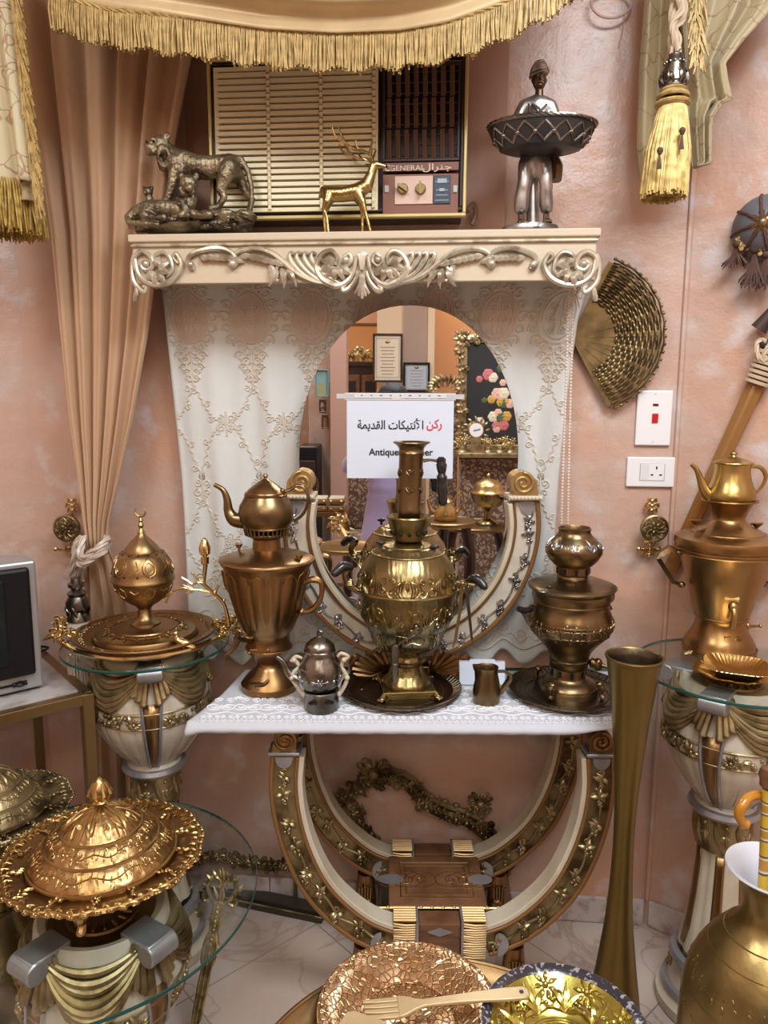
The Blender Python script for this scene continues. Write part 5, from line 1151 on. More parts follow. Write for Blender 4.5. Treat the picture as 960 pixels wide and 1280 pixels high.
# crown cup + chimney
cc, pc = lat(511.5, 660, dS, [(676, 12), (674, 19), (668, 21), (663, 21.5), (660, 24), (650, 26.5), (646, 28), (644.5, 27), (648, 24), (656, 22), (662, 10)])
b = MB(); cc = V((lerp(c.x, cc.x, .6), c.y, 0)); b.lathe(cc, pc, 40); cup = b.build('crown_cup', M['brass_plain'], t)
b = MB()
for k in range(12): a = k*2*PI/12+.1; z = pc[3][1]-.004; p = V((cc.x+pc[3][0]*math.cos(a), cc.y+pc[3][0]*math.sin(a), z)); b.ball(p, (.0045, .0045, .0055), n=8, m=6)
b.build('vent_hole', M['black'], cup)
ch, ph = lat(516, 600, dS, [(660, 13), (642, 14), (639, 15.5), (636, 14.5), (600, 15), (570, 15.2), (566, 17), (563, 15.5), (560, 16), (556, 19), (553.5, 23.5), (552, 23), (555, 18), (562, 12.5), (600, 12.5)])
lean = (ad(517.5, 553, dS)-ad(514, 650, dS)); lean.z = 0
b = MB(); z_0, z_1 = ph[0][1], ph[10][1]; cq = V((cc.x, cc.y, 0))
vs0 = len(b.v); b.lathe(cq, ph, 40, close=False)
mp = lathe_map(cq, ph[:6], A_CAM(cq), ph[4][1], ph[4][0]); e_ = MB()
for k in range(5):
    x = 2*PI*ph[4][0]*k/5
    for (y0, s2) in ((-.02, 1), (.02, -1)):
        for sd in (-1, 1): otube(e_, [(x+sd*X, y0+Y_) for X, Y_ in spiral(.006, 0, .0075, .002, PI, 1.3*s2, 14)], .0013, mp, 5); leaf(e_, x, y0-.012, PI/2+sd*.6, .022, .0022, mp, 0, 0, 5)
for m_ in (b, e_):
    for v in m_.v: k = (v.z-z_0)/(z_1-z_0); v.x += lean.x*k; v.y += lean.y*k
chim = b.build('chimney_pipe', M['bronze'], t, angle=50); e_.build('embossing', M['bronze'], chim)
b = MB(); b.tube(cr([pd(529, 576, dS), pd(538, 575, dS), pd(550, 577, dS)], 4), [.005, .003, .004], 7); b.build('bracket', M['bronze'], chim)
hz = [(571, 3), (574, 6), (578, 5.5), (581, 7), (587, 6), (592, 4.5), (596, 7), (600, 5.5), (606, 6.5), (614, 7.5), (620, 5.5), (624, 6.5), (629, 5.5), (632, 3)]
ch_, phd = lat(551, 600, dS, hz); b = MB(); b.lathe(ch_, phd[::-1], 16); 
for v in b.v: v.x += -(v.z-phd[0][1])*.05
b.build('black_handle', M['blackwood'], chim)
for (x, y) in ((476, 676), (542, 681)):
    b = MB(); p = pd(x, y+6, dS, .03); b.tube([p, p+V((0, 0, .012))], .004, 8); b.ball(p+V((0, 0, .013)), (.012, .006, .005), n=10, m=6); b.build('lid_knob', M['blackwood'], t)
b = MB(); p = pd(505, 692, dS, .075); b.tube(cr([p+V((-.010, 0, .006)), p+V((0, -.006, -.002)), p+V((.010, 0, .006))], 4), [.003, .004, .003], 6); b.ball(p, .005); b.build('spout_cap', M['brass_plain'], t)
for sg, L_ in ((-1, [(450, 738), (437, 728), (432, 716), (438, 706)]), (1, [(566, 742), (578, 734), (586, 730), (590, 722)])):
    b = MB(); P = [pd(x, y, dS, .02) for x, y in L_]; b.tube(cr(P, 5), [.007, .009, .008, .011], 9); 
    for k in range(3): b.ball(P[1]+V((0, 0, .004*k)), (.011, .010, .006), n=8, m=6)
    hb = b.build('handle', M['brass_plain'], t)
    b = MB(); e0 = pd(*((440, 707) if sg < 0 else (586, 722)), dS, .02); e1 = pd(*((420, 711) if sg < 0 else (602, 727)), dS, .05); b.tube(cr([e0, e0.lerp(e1, .5)+V((0, 0, .010)), e1], 5), [.009, .0125, .010], 10); b.ball(e1, .0085); b.build('wooden_grip', M['blackwood'], hb)
# tap with a pierced key
b = MB(); p0 = pd(496, 795, dS, .060); p1 = pd(493, 797, dS, .115)
b.tube([pd(500, 790, dS, .07), p1], [.010, .008], 10); b.lathe(V((p1.x, p1.y, 0)), [(.004, p1.z+.024), (.009, p1.z+.020), (.010, p1.z), (.008, p1.z-.020), (.010, p1.z-.024), (.007, p1.z-.030), (.006, p1.z-.056), (.004, p1.z-.070), (.0, p1.z-.070)][::-1], 14)
tp_ = b.build('tap', M['dksilver'], t)
b = MB(); k0 = p1+V((0, 0, .024)); s_ = mpp(p1); kp = lambda x, y: p1+RH*((x-493)*s_)+V((0, 0, (797-y)*s_))
b.tube(cr([kp(494, 788), kp(502, 782), kp(512, 776), kp(522, 774), kp(529, 780), kp(524, 786), kp(514, 784), kp(506, 788)], 5), .0028, 7); b.tube(cr([kp(512, 776), kp(516, 768), kp(522, 764), kp(526, 768), kp(520, 773)], 4), .0024, 6); b.ball(kp(519, 762), .005); b.build('key', M['dksilver'], tp_)
# tongs
t = thing('coal_tongs', 'old brass coal tongs hanging on the right handle of the embossed samovar', 'tongs', pd(575, 760, dS, .03))
b = MB(); b.tube([pd(575, 720, dS, .045), pd(573, 755, dS, .045), pd(567, 792, dS, .045), pd(564, 802, dS, .045)], [.006, .0055, .0055, .003], 4, flat=.5); b.build('tong_arm', M['brass_plain'], t)
b = MB(); b.tube([pd(579, 718, dS, .050), pd(583, 755, dS, .050), pd(587, 792, dS, .050)], [.006, .0055, .004], 4, flat=.5); b.build('tong_arm', M['dark_tray'], t)
b = MB(); b.ball(pd(577, 724, dS, .048), (.011, .006, .008)); b.tube([pd(568, 722, dS, .046), pd(590, 726, dS, .046)], .004, 6); b.build('pivot', M['brass_plain'], t)
# ---------------------------------------------------------------- left: fluted samovar with teapot
dL = 1.765; cxL = 337
c, pr = lat(cxL, 868, dL, [(869, 32), (867, 34), (855, 34), (852, 35), (848, 32), (841, 26), (834, 18), (830, 14.5), (827, 14), (823, 18), (819, 21), (811, 27), (808, 28.5), (805, 28), (801, 26.5), (793, 26), (789, 28), (784, 32), (765, 40), (738, 48), (718, 52.5), (707, 54), (703, 57.5), (699, 58.5), (697, 57), (694, 50), (691, 38), (688, 25), (686, 18), (680, 17.5), (673, 17), (669, 17)])
t = thing('samovar', 'coppery fluted samovar at the left of the runner, carrying a teapot', 'samovar', V((c.x, c.y, ZT)), 'brass samovars')
i0, i1 = 18, 20
def flute(a, i, r, z):
    if 17 <= i <= 20:
        k = [.35, 1, 1, .5][i-17]; return r*(1-.05*k+.05*k*abs(math.sin(a*8))**.7), z
    return r, z
b = MB(); fine_pr = pr[:17]+[(interp(sorted([(z, r) for r, z in pr[17:22]]), z), z) for z in [lerp(pr[17][1], pr[21][1], i/12) for i in range(13)]]+pr[22:]
zlo, zhi = pr[17][1], pr[21][1]
def flute(a, i, r, z):
    if zlo < z < zhi:
        k = (z-zlo)/(zhi-zlo); w = min(1, (1-k)*7)**.5*min(1, k*4); ph_ = abs(math.sin((a-A_CAM(c))*8+.3))
        return r*(1-.055*w*(1-ph_**.45)-.0*w), z
    return r, z
b.lathe(c, fine_pr, 192, fn=flute); body = b.build('body', M['copper'], t, angle=50)
b = MB(); mp = lathe_map(c, pr, A_CAM(c), (zlo+zhi)/2, pr[19][0])
for k in range(16):
    x = 2*PI*pr[19][0]*(k+.5-.3*8/(8*PI)*0)/16-.3/8*pr[19][0]; w = 2*PI*pr[19][0]/16*.5; H = (zhi-zlo)/2
    otube(b, [(x-w*.9, H*.66), (x-w*.7, H*.84), (x, H*.93), (x+w*.7, H*.84), (x+w*.9, H*.66)], .0012, mp, 5)
for k in (7, 12, 23): ring(b, c, pr[k][0], pr[k][1], .0022, 56)
b.build('flute_arches', M['copper'], body)
for k in range(4):
    a = A_CAM(c)+PI/4+k*PI/2+.35; b = MB(); p = V((c.x+.060*math.cos(a), c.y+.060*math.sin(a), 0)); b.lathe(p, [(.0, ZT+.0035), (.005, ZT+.004), (.009, ZT+.010), (.005, ZT+.016), (.008, ZT+.024), (0, ZT+.026)], 12); b.build('foot', M['copper'], t)
for (x, y, dd) in ((299, 682, .0), (377, 691, .045)):
    b = MB(); p = pd(x, y+8, dL, dd); knob_v(b, p, .010, .020); b.build('vent_knob', M['copper'], t)
b = MB(); P = [pd(x, y, dL, .02) for x, y in ((380, 726), (392, 722), (402, 726), (403, 740), (398, 752), (390, 760), (378, 762))]; b.tube(cr(P, 5), [.006, .009, .007, .006, .007, .008, .006], 8); b.ball(P[0], .009); b.ball(P[-1], .009); b.build('handle', M['copper'], t)
b = MB(); P = [pd(x, y, dL, -.01) for x, y in ((290, 745), (283, 735), (280, 722), (279, 714))]; b.tube(cr(P, 5), [.005, .006, .007, .009], 8); b.build('handle', M['copper'], t)
b = MB(); P = [pd(x, y, dL, dd) for x, y, dd in ((318, 794, .04), (306, 790, .06), (302, 785, .065))]; b.tube(P, [.007, .006, .010], 9)
b.tube(cr([pd(304, 788, dL, .065), pd(298, 800, dL, .07), pd(291, 806, dL, .07), pd(289, 812, dL, .07)], 4), [.009, .006, .005, .007], 8); b.tube(cr([pd(303, 784, dL, .065), pd(306, 778, dL, .065), pd(314, 786, dL, .065), pd(322, 786, dL, .065)], 4), [.006, .004, .003, .004], 7); b.build('tap', M['bronze'], t)
b = MB(); b.box(pd(327, 806, dL, .048), (.045, .006, .011), RY); b.ball(pd(339, 804, dL, .055), .004); b.ball(pd(316, 808, dL, .05), .004); b.build('strap_plate', M['copper'], t, bevel=.002)
b = MB(); p = pd(327, 845, dL, .055); b.tube(cr([p+V((-.022, .01, -.004)), p, p+V((.014, -.004, .002)), p+V((.028, 0, .014))], 4), [.004, .007, .005, .002], 7); b.tube([p+V((-.01, -.002, .0)), p+V((0, -.004, -.014))], [.005, .002], 6); b.build('leaf_mount', M['bronze'], t)
# gallery ring that carries the teapot
cg, pg = lat(336, 670, dL, [(673, 17), (670, 22), (668, 26), (658, 28), (657, 27), (667, 24), (668, 16)])
cg = V((c.x, c.y, 0)); b = MB(); b.lathe(cg, pg[:3]+[(pg[2][0]+.001, pg[2][1]+.004)], 40, close=False); ring(b, cg, pg[3][0], pg[3][1], .0028, 48); 
for k in range(30): a = 2*PI*k/30; b.tube([V((cg.x+pg[2][0]*math.cos(a), cg.y+pg[2][0]*math.sin(a), pg[2][1])), V((cg.x+pg[3][0]*math.cos(a), cg.y+pg[3][0]*math.sin(a), pg[3][1]))], .0022, 5)
b.lathe(cg, [(.0, pg[1][1]), (pg[2][0], pg[2][1]+.002), (pg[2][0]*.98, pg[2][1]+.004), (0, pg[1][1]+.003)], 32); b.build('gallery_ring', M['bronze'], t)
c2, p2 = lat(334, 640, dL, [(662, 17), (660, 22), (654, 29), (645, 33.5), (636, 34.5), (628, 33), (621, 29), (616, 26.5), (614, 27), (612, 25), (608, 22), (603, 16), (598, 9), (594.5, 3), (593, 2), (591, 3.5), (588.5, 2.5), (587.5, 0)])
c2 = V((c.x, c.y, 0)); zo = pg[2][1]+.004-p2[0][1]; p2 = [(r, z+zo) for r, z in p2]
t = thing('teapot', 'round coppery teapot sitting on top of the fluted samovar', 'teapot', V((c2.x, c2.y, p2[0][1])))
b = MB(); b.lathe(c2, p2[:9], 48); b.build('body', M['bronze'], t); b = MB(); b.lathe(c2, p2[8:], 40); ring(b, c2, p2[9][0], p2[9][1], .0022); b.build('lid', M['copper'], t)
b = MB(); b.tube(cr([pd(306, 650, dL, .01), pd(294, 648, dL, .01), pd(287, 638, dL, .01), pd(285, 624, dL, .01), pd(280, 612, dL, .01), pd(269, 605, dL, .01)], 6), [.020, .018, .012, .009, .0065, .005], 14); b.build('spout', M['bronze'], t)
b = MB(); b.tube(cr([pd(356, 614, dL, .01), pd(364, 611, dL, .01), pd(372, 606, dL, .01), pd(381, 609, dL, .01), pd(386, 622, dL, .01), pd(382, 637, dL, .01), pd(375, 646, dL, .01), pd(367, 650, dL, .01)], 6), [.005, .005, .005, .005, .005, .005, .0045], 10, flat=.6); b.ball(pd(354, 613, dL, .012), .007); b.build('handle', M['bronze'], t)
# ---------------------------------------------------------------- small tarnished teapot on a warmer
dT = 1.645
c, pw = lat(402, 888, dT, [(889, 21.5), (887, 22), (872, 21), (868, 21.5), (866, 22), (867, 19)])
t = thing('teapot_warmer', 'small dull cylinder warmer with pale scroll arms at the front of the runner', 'warmer', V((c.x, c.y, ZT+.003)))
zsh = ZT+.003-pw[0][1]; pw = [(r, z+zsh) for r, z in pw]
b = MB(); b.lathe(c, pw, 36); ring(b, c, pw[4][0]-.002, pw[4][1], .0025, 36); b.build('cylinder', M['dksilver'], t)
for a in (-.5, .45): b = MB(); p = V((c.x, c.y, 0)); q_ = A_CAM(c)+a; b.ball(p+V((pw[1][0]*math.cos(q_), pw[1][0]*math.sin(q_), pw[2][1]-.006)), (.011, .011, .0035), n=10, m=6); b.build('slot', M['black'], t)
for sg, L_ in ((-1, [(392, 868), (380, 867), (371, 856), (365, 846), (369, 838), (374, 832), (368, 824), (364, 826), (370, 820), (378, 822)]), (1, [(412, 868), (424, 866), (431, 856), (434, 846), (430, 838), (427, 832), (430, 824), (436, 820), (427, 816), (422, 820)])):
    b = MB(); b.tube(cr([pd(x, y, dT, .004) for x, y in L_], 5), [.005, .0048, .005, .0045, .005, .004, .005, .0035, .0045, .003], 8)
    for k in (1, 3, 6): b.ball(pd(*L_[k], dT, .006), .0065, n=8, m=6)
    b.build('scroll_arm', M['cream'], t)
c3, p3 = lat(399, 845, dT, [(866, 16), (863, 21), (855, 26), (846, 28), (838, 27), (830, 23.5), (824, 20), (820, 19), (817, 20), (816, 19), (812, 18.5), (809, 17), (804, 11), (801, 5), (799, 3), (797, 4), (794, 3.6), (792.5, 0)])
c3 = V((c.x-.003, c.y, 0)); dz = pw[4][1]+.001-p3[0][1]; p3 = [(r, z+dz) for r, z in p3]
t = thing('teapot', 'small tarnished silver embossed teapot resting on the little warmer', 'teapot', V((c3.x, c3.y, p3[0][1])))
b = MB(); b.lathe(c3, p3[:10], 48); bd = b.build('body', M['dksilver'], t); b = MB(); b.lathe(c3, p3[9:], 36); b.build('lid', M['dksilver'], t)
b = MB(); mp = lathe_map(c3, p3[:9], A_CAM(c3), p3[3][1], p3[3][0])
for k in range(6):
    x = 2*PI*p3[3][0]*k/6; rosette(b, x, -.006, .011, mp, 6)
    for sd in (-1, 1): scroll(b, x, -.014, PI/2-sd*1.0, .018, -sd, .0016, mp)
    for q in range(4): b.ball(mp(x+.008*q, .018), .002, n=5, m=4)
b.build('embossing', M['silver'], bd)
b = MB(); b.tube(cr([pd(376, 850, dT), pd(366, 846, dT), pd(359, 838, dT), pd(355, 828, dT), pd(346, 821, dT)], 5), [.013, .011, .008, .0055, .004], 10); b.build('spout', M['dksilver'], t)
# ---------------------------------------------------------------- cream jug and card
dJ = 1.685; c, pj = lat(608, 878, dJ, [(879, 15.5), (877, 16.5), (868, 17.5), (860, 17), (845, 13.5), (838, 13), (835, 14), (838, 12), (862, 14.5), (873, 12), (873, 0)])
zsh = ZT+.003-pj[0][1]; pj = [(r, z+zsh) for r, z in pj]
t = thing('milk_jug', 'small brown brass milk jug with angled handle before the white card', 'jug', V((c.x, c.y, ZT+.003)))
lipd = math.atan2(-RH.y, -RH.x)
def lip(a, i, r, z):
    w = max(0, math.cos(a-lipd))**10
    return (r*(1+.35*w) if i in (5, 6, 7) else r), z+(.005*w if i == 6 else 0)
b = MB(); b.lathe(c, pj, 44, fn=lip, close=False); b.lathe(c, [(0, pj[0][1]), (pj[0][0], pj[0][1])], 30, close=False); b.build('body', M['bronze'], t)
b = MB(); b.tube([pd(x, y, dJ, .0) for x, y in ((621, 839), (630, 839), (637, 843), (637, 849), (626, 865), (623, 866))], [.0045, .0045, .0045, .0045, .0045, .004], 4, flat=1.6); b.build('handle', M['bronze'], t)
t = thing('blank_card', 'folded white card standing behind the milk jug', 'card', PT(1.79, lz(603, 862, 1.79)[0], ZT+.004))
dC = 1.79; A1, A2 = lz(575, 829, dC), lz(631, 864, dC)
b = MB(); za, zb_ = ZT+.0045, lz(603, 829, dC)[1]; m_ = (A1[0]+A2[0])/2; w_ = A2[0]-A1[0]
b.prism([(A1[0], za), (A2[0], za), (A2[0], zb_), (m_+w_*.3, zb_), (m_+w_*.27, zb_+.006), (m_-w_*.26, zb_+.006), (m_-w_*.29, zb_), (A1[0], zb_)], lambda x, y, h: PT(dC-h+.22*(y-za), x, y), .0008); b.build('front_leaf', M['paper'], t, smooth=False)
b = MB(); b.prism([(A1[0], za), (A2[0], za), (A2[0], zb_), (A1[0], zb_)], lambda x, y, h: PT(dC+.035-h-.25*(y-za), x, y), .0008); b.build('back_leaf', M['paper'], t, smooth=False)
# ---------------------------------------------------------------- right tray and samovar
tray('serving_tray', 'dark bronze tray with gadrooned rim under the bowl topped samovar at right', 708, 867, 1.738, 73, M['dark_tray'], group='dark round trays on the runner')
dR = 1.75
c, pr = lat(709, 871, dR, [(874, 38), (871, 39), (869, 37.5), (858, 37), (855, 35.5), (851, 33), (848, 27), (846, 22), (843, 21), (833, 21), (831, 23.5), (822, 24), (818, 24.5), (810, 28), (801, 36), (791, 46), (780, 51.5), (772, 51.5), (764, 49), (758, 46), (750, 46), (744, 49), (738, 48), (735, 52.5), (732, 53.5), (730, 52), (728, 46), (725, 37), (723, 30), (721, 19), (718, 18), (716, 20.5), (707, 20.5), (705, 24), (699, 30), (693, 33.5), (690, 35), (683, 34.5), (676, 30), (671, 24), (666, 20), (663, 19.5), (660, 20.5), (659, 19), (663, 17), (672, 17)])
zt_ = ZT+.0076; zsh = zt_+.006-pr[0][1]; 
t = thing('samovar', 'bulbous brown bronze samovar topped with an embossed bowl, right end of runner', 'samovar', V((c.x, c.y, zt_)), 'brass samovars')
b = MB(); b.lathe(c, pr[:30], 64); body = b.build('body', M['bronze'], t, angle=50)
b = MB(); b.lathe(c, pr[29:], 56, close=False); bowl = b.build('top_bowl', M['bronze'], t, angle=50)
b = MB(); 
for k in (1, 4, 11, 17, 20, 24): ring(b, c, pr[k][0], pr[k][1], .0020, 56)
b.build('belt_ring', M['bronze'], body)
b = MB(); mp = lathe_map(c, pr[13:20], A_CAM(c), pr[16][1], pr[16][0]); cir = 2*PI*pr[16][0]
carve(b, [(cir*i/24, .008) for i in range(25)], .018, mp, 4, step=.017, r=.0017)
carve(b, [(cir*i/24, -.012) for i in range(25)], .014, mp, 7, step=.019, r=.0015); b.build('embossing', M['bronze'], body)
b = MB(); mp = lathe_map(c, pr[35:40], A_CAM(c), pr[37][1], pr[37][0]); cir = 2*PI*pr[37][0]
for k in range(9):
    x = cir*k/9
    for sd in (-1, 1): otube(b, [(x+sd*X, Y_) for X, Y_ in spiral(.010, .008, .009, .002, PI, 1.3, 14)], .0016, mp, 5); leaf(b, x, -.004, PI/2-sd*.9, .022, .0028, mp, 0, sd*.3)
    leaf(b, x, 0, PI/2, .026, .0035, mp)
b.build('embossing', M['silver'], bowl)
b = MB()
for (i, zz, n, w) in ((9, 838, 9, .0035), (32, 712, 9, .0035)):
    z = zrow(709, zz, dR)
    for k in range(n): a = A_CAM(c)+.22+k*2*PI/n; p = V((c.x+pr[i][0]*math.cos(a), c.y+pr[i][0]*math.sin(a), z)); b.box(p, (.003, .006, .014), Matrix.Rotation(a, 3, 'Z'))
b.build('draught_slot', M['black'], t, smooth=False)
for k in range(4):
    a = A_CAM(c)-.45+k*PI/2; b = MB(); p = V((c.x+.078*math.cos(a), c.y+.078*math.sin(a), 0)); o_ = V((math.cos(a), math.sin(a), 0))
    b.tube(cr([p+o_*.002+V((0, 0, zt_+.040)), p+o_*.010+V((0, 0, zt_+.026)), p+o_*.008+V((0, 0, zt_+.012)), p+o_*.014+V((0, 0, zt_+.004))], 4), [.007, .008, .004, .006], 8); b.ball(p+o_*.004+V((0, 0, zt_+.036)), (.010, .010, .008)); b.build('foot', M['bronze'], t)
b = MB(); P = [pd(x, y, dR, .01) for x, y in ((672, 778), (662, 777), (656, 768), (652, 762))]; b.tube(cr(P, 5), [.007, .007, .006, .006], 8); b.tube(cr([pd(672, 766, dR, .01), pd(664, 756, dR, .01), pd(660, 762, dR, .01)], 4), .005, 7); hb = b.build('handle', M['dksilver'], t)
b = MB(); b.tube([pd(644, 755, dR, .04), pd(652, 759, dR, .03), pd(663, 760, dR, .01)], [.007, .0085, .007], 10); b.build('wooden_grip', M['blackwood'], hb)
b = MB(); b.tube(cr([pd(757, 745, dR), pd(763, 740, dR), pd(765, 748, dR), pd(760, 754, dR), pd(763, 762, dR)], 4), [.005, .008, .006, .005, .006], 8); b.ball(pd(763, 740, dR), .009); b.build('lion_handle', M['bronze'], t)
b = MB(); p = pd(681, 732, dR, .05); b.tube([p, p+V((0, 0, .008))], .006, 10); b.ball(p+V((0, 0, .010)), (.008, .008, .006)); b.build('black_vent_knob', M['blackwood'], t)
b = MB(); b.ball(pd(672, 731, dR, .06), (.012, .010, .003)); b.build('vent_cap', M['silver'], t)
p0, p1 = pd(729, 825, dR, .0), pd(752, 829, dR, .02); b = MB(); ax_ = (p1-p0).normalized(); Rm = ax_.to_track_quat('Z', 'Y').to_matrix()
b.lathe(p0, [(0, -.01), (.007, -.008), (.007, .010), (.004, .014), (.013, .020), (.011, .030), (.014, .040), (.006, .046), (.003, .06), (0, .062)], 16, R=Rm); b.ball(p0+ax_*.036, (.012, .012, .016)); b.build('tap', M['bronze'], t)
# ================================================================ urn pedestals with glass tops
PED = [(1009, 40), (1001, 41), (994, 40)]
dP = 1.66
def prow(rows): 
    A_ = ad(918, 900, dP); out = []
    for py, hw in rows: p = ad(918, py, dP); out.append((hw*mpp(V((A_.x, A_.y, p.z))), p.z))
    return out
urn = prow([(1012, 34), (1008, 40), (1003, 42), (998, 40), (994, 36), (985, 46), (970, 60), (952, 73), (935, 82), (915, 86), (895, 84), (878, 78), (862, 72), (850, 70), (846, 66), (848, 58), (862, 50)])
urn = [(r*.9, z) for r, z in urn]
ZG = .882
shaft = prow([(1196, 42), (1188, 41), (1165, 36), (1120, 31), (1080, 28.5), (1060, 28.5), (1056, 31), (1040, 32), (1022, 31), (1014, 33), (1010, 34)])
foot = [(.118, 0), (.126, .004), (.128, .03), (.118, .036), (.112, .05)]
def pedestal(cen, H, label, cat, name, a0, group, glass_r, gname='glass_top', glass_c=None, small=1.0):
    dz = H-ZG; cen = V((cen.x, cen.y, 0)); t = thing(name, label, cat, cen, group)
    U = [(r, z+dz) for r, z in urn]
    zb = max(foot[-1][1], 0); 
    k0, k1 = shaft[0][1], shaft[-1][1]; n0 = .165; SH = [(r, lerp(n0, k1+dz, (z-k0)/(k1-k0))) for r, z in shaft]
    # foot
    b = MB(); b.lathe(cen, foot+[(.100, .052)], 48); b.build('foot', M['cream'], t)
    b = MB(); b.lathe(cen, [(.100, .050), (.104, .058), (.097, .085), (.088, .118), (.092, .124)], 48, close=False); pl = b.build('plinth_drum', M['cream'], t)
    b = MB(); ring(b, cen, .105, .056, .012, 48); b.build('silver_ring', M['silver_paint'], t)
    b = MB(); ring(b, cen, .088, .135, .015, 48); b.build('silver_ring', M['silver_paint'], t)
    for k in range(4):
        mp = lathe_map(cen, [(.105, .055), (.088, .12)], a0+k*PI/2+.1, .088, .096); b = MB()
        for sd in (-1, 1): scroll(b, sd*.002, -.024, PI/2-sd*.5, .036, sd, .0048, mp); scroll(b, sd*.004, .0, PI/2-sd*1.1, .026, -sd, .004, mp); leaf(b, 0, -.02, PI/2-sd*.9, .036, .007, mp)
        leaf(b, 0, -.01, PI/2, .04, .008, mp); b.build('scroll_mount', M['gilt'], pl)
    # shaft with painted flutes
    b = MB(); N = 12
    def ff(a, i, r, z):
        return r*(1-.05*abs(math.sin((a-a0)*N/2))**4), z
    b.lathe(cen, [SH[0]]+SH[1:], 96, fn=ff); sh = b.build('shaft', M['cream'], t)
    b = MB()
    for k in range(N):
        if k % 2: continue
        a = a0+2*PI*(k+.5)/N; w = .18; pts_ = SH[1:6]
        rowsv = []
        for j, (r, z) in enumerate(pts_):
            zz = z; ww = w*(.5 if j in (0, ) else 1)
            rowsv.append([V((cen.x+(r*.985+.0012)*math.cos(a+q*ww), cen.y+(r*.985+.0012)*math.sin(a+q*ww), zz)) for q in (-1, -.5, 0, .5, 1)])
        vs = [p for rw in rowsv for p in rw]; m5 = len(rowsv)
        b.add(vs, [(i*5+q, i*5+q+1, (i+1)*5+q+1, (i+1)*5+q) for i in range(m5-1) for q in range(4)])
    b.build('bronze_stripe', M['gold_matte'], sh, solid=.003)
    b = MB(); mp = lathe_map(cen, SH[5:], a0, (SH[6][1]+SH[-1][1])/2, SH[7][0]); cir = 2*PI*SH[7][0]; hh = (SH[-1][1]-SH[5][1])/2
    b.lathe(cen, [(r+.001, z) for r, z in SH[6:]], 40, close=False)
    for k in range(8):
        x = cir*k/8; leaf(b, x, hh*.8, -PI/2, hh*1.7, .007, mp, .001)
        for sd in (-1, 1): scroll(b, x, hh*.2, -PI/2+sd*.8, .020, sd, .0028, mp)
        b.ball(mp(x+cir/16, hh*.6, .002), .0055, n=8, m=6); leaf(b, x+cir/16, hh*.2, -PI/2, hh, .005, mp, 0)
    b.build('leaf_collar', M['gilt'], t)
    b = MB(); ring(b, cen, U[2][0], U[2][1], .011, 48); b.build('silver_ring', M['silver_paint'], t)
    # urn
    nl = 20
    def lob(a, i, r, z): return (r*(1-.022*abs(math.cos((a-a0)*nl/2))**8) if 4 < i < 13 else r), z
    b = MB(); b.lathe(cen, U, 160, fn=lob); ur = b.build('urn', M['creamw'], t)
    b = MB()
    for k in range(nl):
        a = a0+2*PI*(k+.5)/nl; b.tube([V((cen.x+r*math.cos(a), cen.y+r*math.sin(a), z)) for r, z in [(r*.985, z) for r, z in U[5:12]]], .0018, 5)
    b.build('brown_line', M['brown_line'], ur)
    for k in range(4):       # tapering gilt panels under the silver blocks
        a = a0+k*PI/2; b = MB(); vs = []
        for j, (r, z) in enumerate(U[4:11]):
            w = lerp(.10, .26, j/6)*.07/max(r, .05)*1.3
            vs += [V((cen.x+(r+.0025)*math.cos(a+q*w), cen.y+(r+.0025)*math.sin(a+q*w), z)) for q in (-1, 0, 1)]
        b.add(vs, [(i*3+q, i*3+q+1, (i+1)*3+q+1, (i+1)*3+q) for i in range(6) for q in range(2)]); pn = b.build('gilt_panel', M['gold_matte'], ur, solid=.002)
        b = MB()
        for q in (0, 2): b.tube([vs[i*3+q] for i in range(7)], .0042, 6)
        b.build('silver_edge', M['silver_paint'], pn)
    zband = U[9][1]-.004; rb = U[9][0]
    b = MB(); mp = lathe_map(cen, U[5:13], a0, zband, rb); cir = 2*PI*rb; rnd = random.Random(7)
    for k in range(4):
        x0 = cir*k/4
        for q in range(26):
            x = x0+lerp(.045, cir/4-.045, rnd.random()); b.ball(mp(x, rnd.uniform(-.013, .013), .003), rnd.uniform(.0045, .0075), n=7, m=5)
        for q in range(5): leaf(b, x0+lerp(.05, cir/4-.05, q/4), 0, rnd.uniform(0, 6), .024, .007, mp, .003)
        for sd in (-1, 1): rosette(b, x0+sd*.042, -.004, .019, mp, 12, .003)
    P_ = [mp(cir*i/96, -.019, .001) for i in range(96)]; b.tube(P_, .0032, 5, closed=True); P_ = [mp(cir*i/96, .019, .001) for i in range(96)]; b.tube(P_, .0032, 5, closed=True)
    b.build('grape_band', M['gilt'], ur)
    # drapery: four swags, tails and silver rolls
    zt2 = U[13][1]; mp = lathe_map(cen, U[5:14], a0, zt2, rb)
    for k in range(4):
        x0 = cir*k/4; b = MB()
        for q in range(7):
            sag = -.022-.0125*q; w = cir/8-.018
            pts_ = [(x0+cir/8-w+2*w*i/14, -.006-.0015*q+(sag+.006)*math.sin(PI*i/14)) for i in range(15)]
            otube(b, pts_, [.003, .0065, .0085, .0065, .003], mp, 7, .007+.0030*math.sin(q*1.9)+.002*(3-abs(q-3)))
        b.build('drape_swag', M['gilt'], t)
        b = MB()
        for sd in (-1, 1):
            for q in range(4):
                xx = x0+sd*(.012+.009*q); L = .085-.010*q
                otube(b, [(xx*1.0-sd*.004, .002), (xx+sd*.002*q, -L*.5), (xx+sd*.006+sd*.003*q, -L)], [.004, .0075, .0095], mp, 7, .010-.0015*q)
                b.ball(mp(xx+sd*.006+sd*.003*q, -L, .010-.0015*q), (.0095, .0095, .007), n=8, m=6)
        b.build('drape_tail', M['gilt'], t)
        b = MB(); n_ = V((math.cos(a0+k*PI/2), math.sin(a0+k*PI/2), 0)); s2 = V((-n_.y, n_.x, 0)); o_ = cen+n_*(rb+.004)
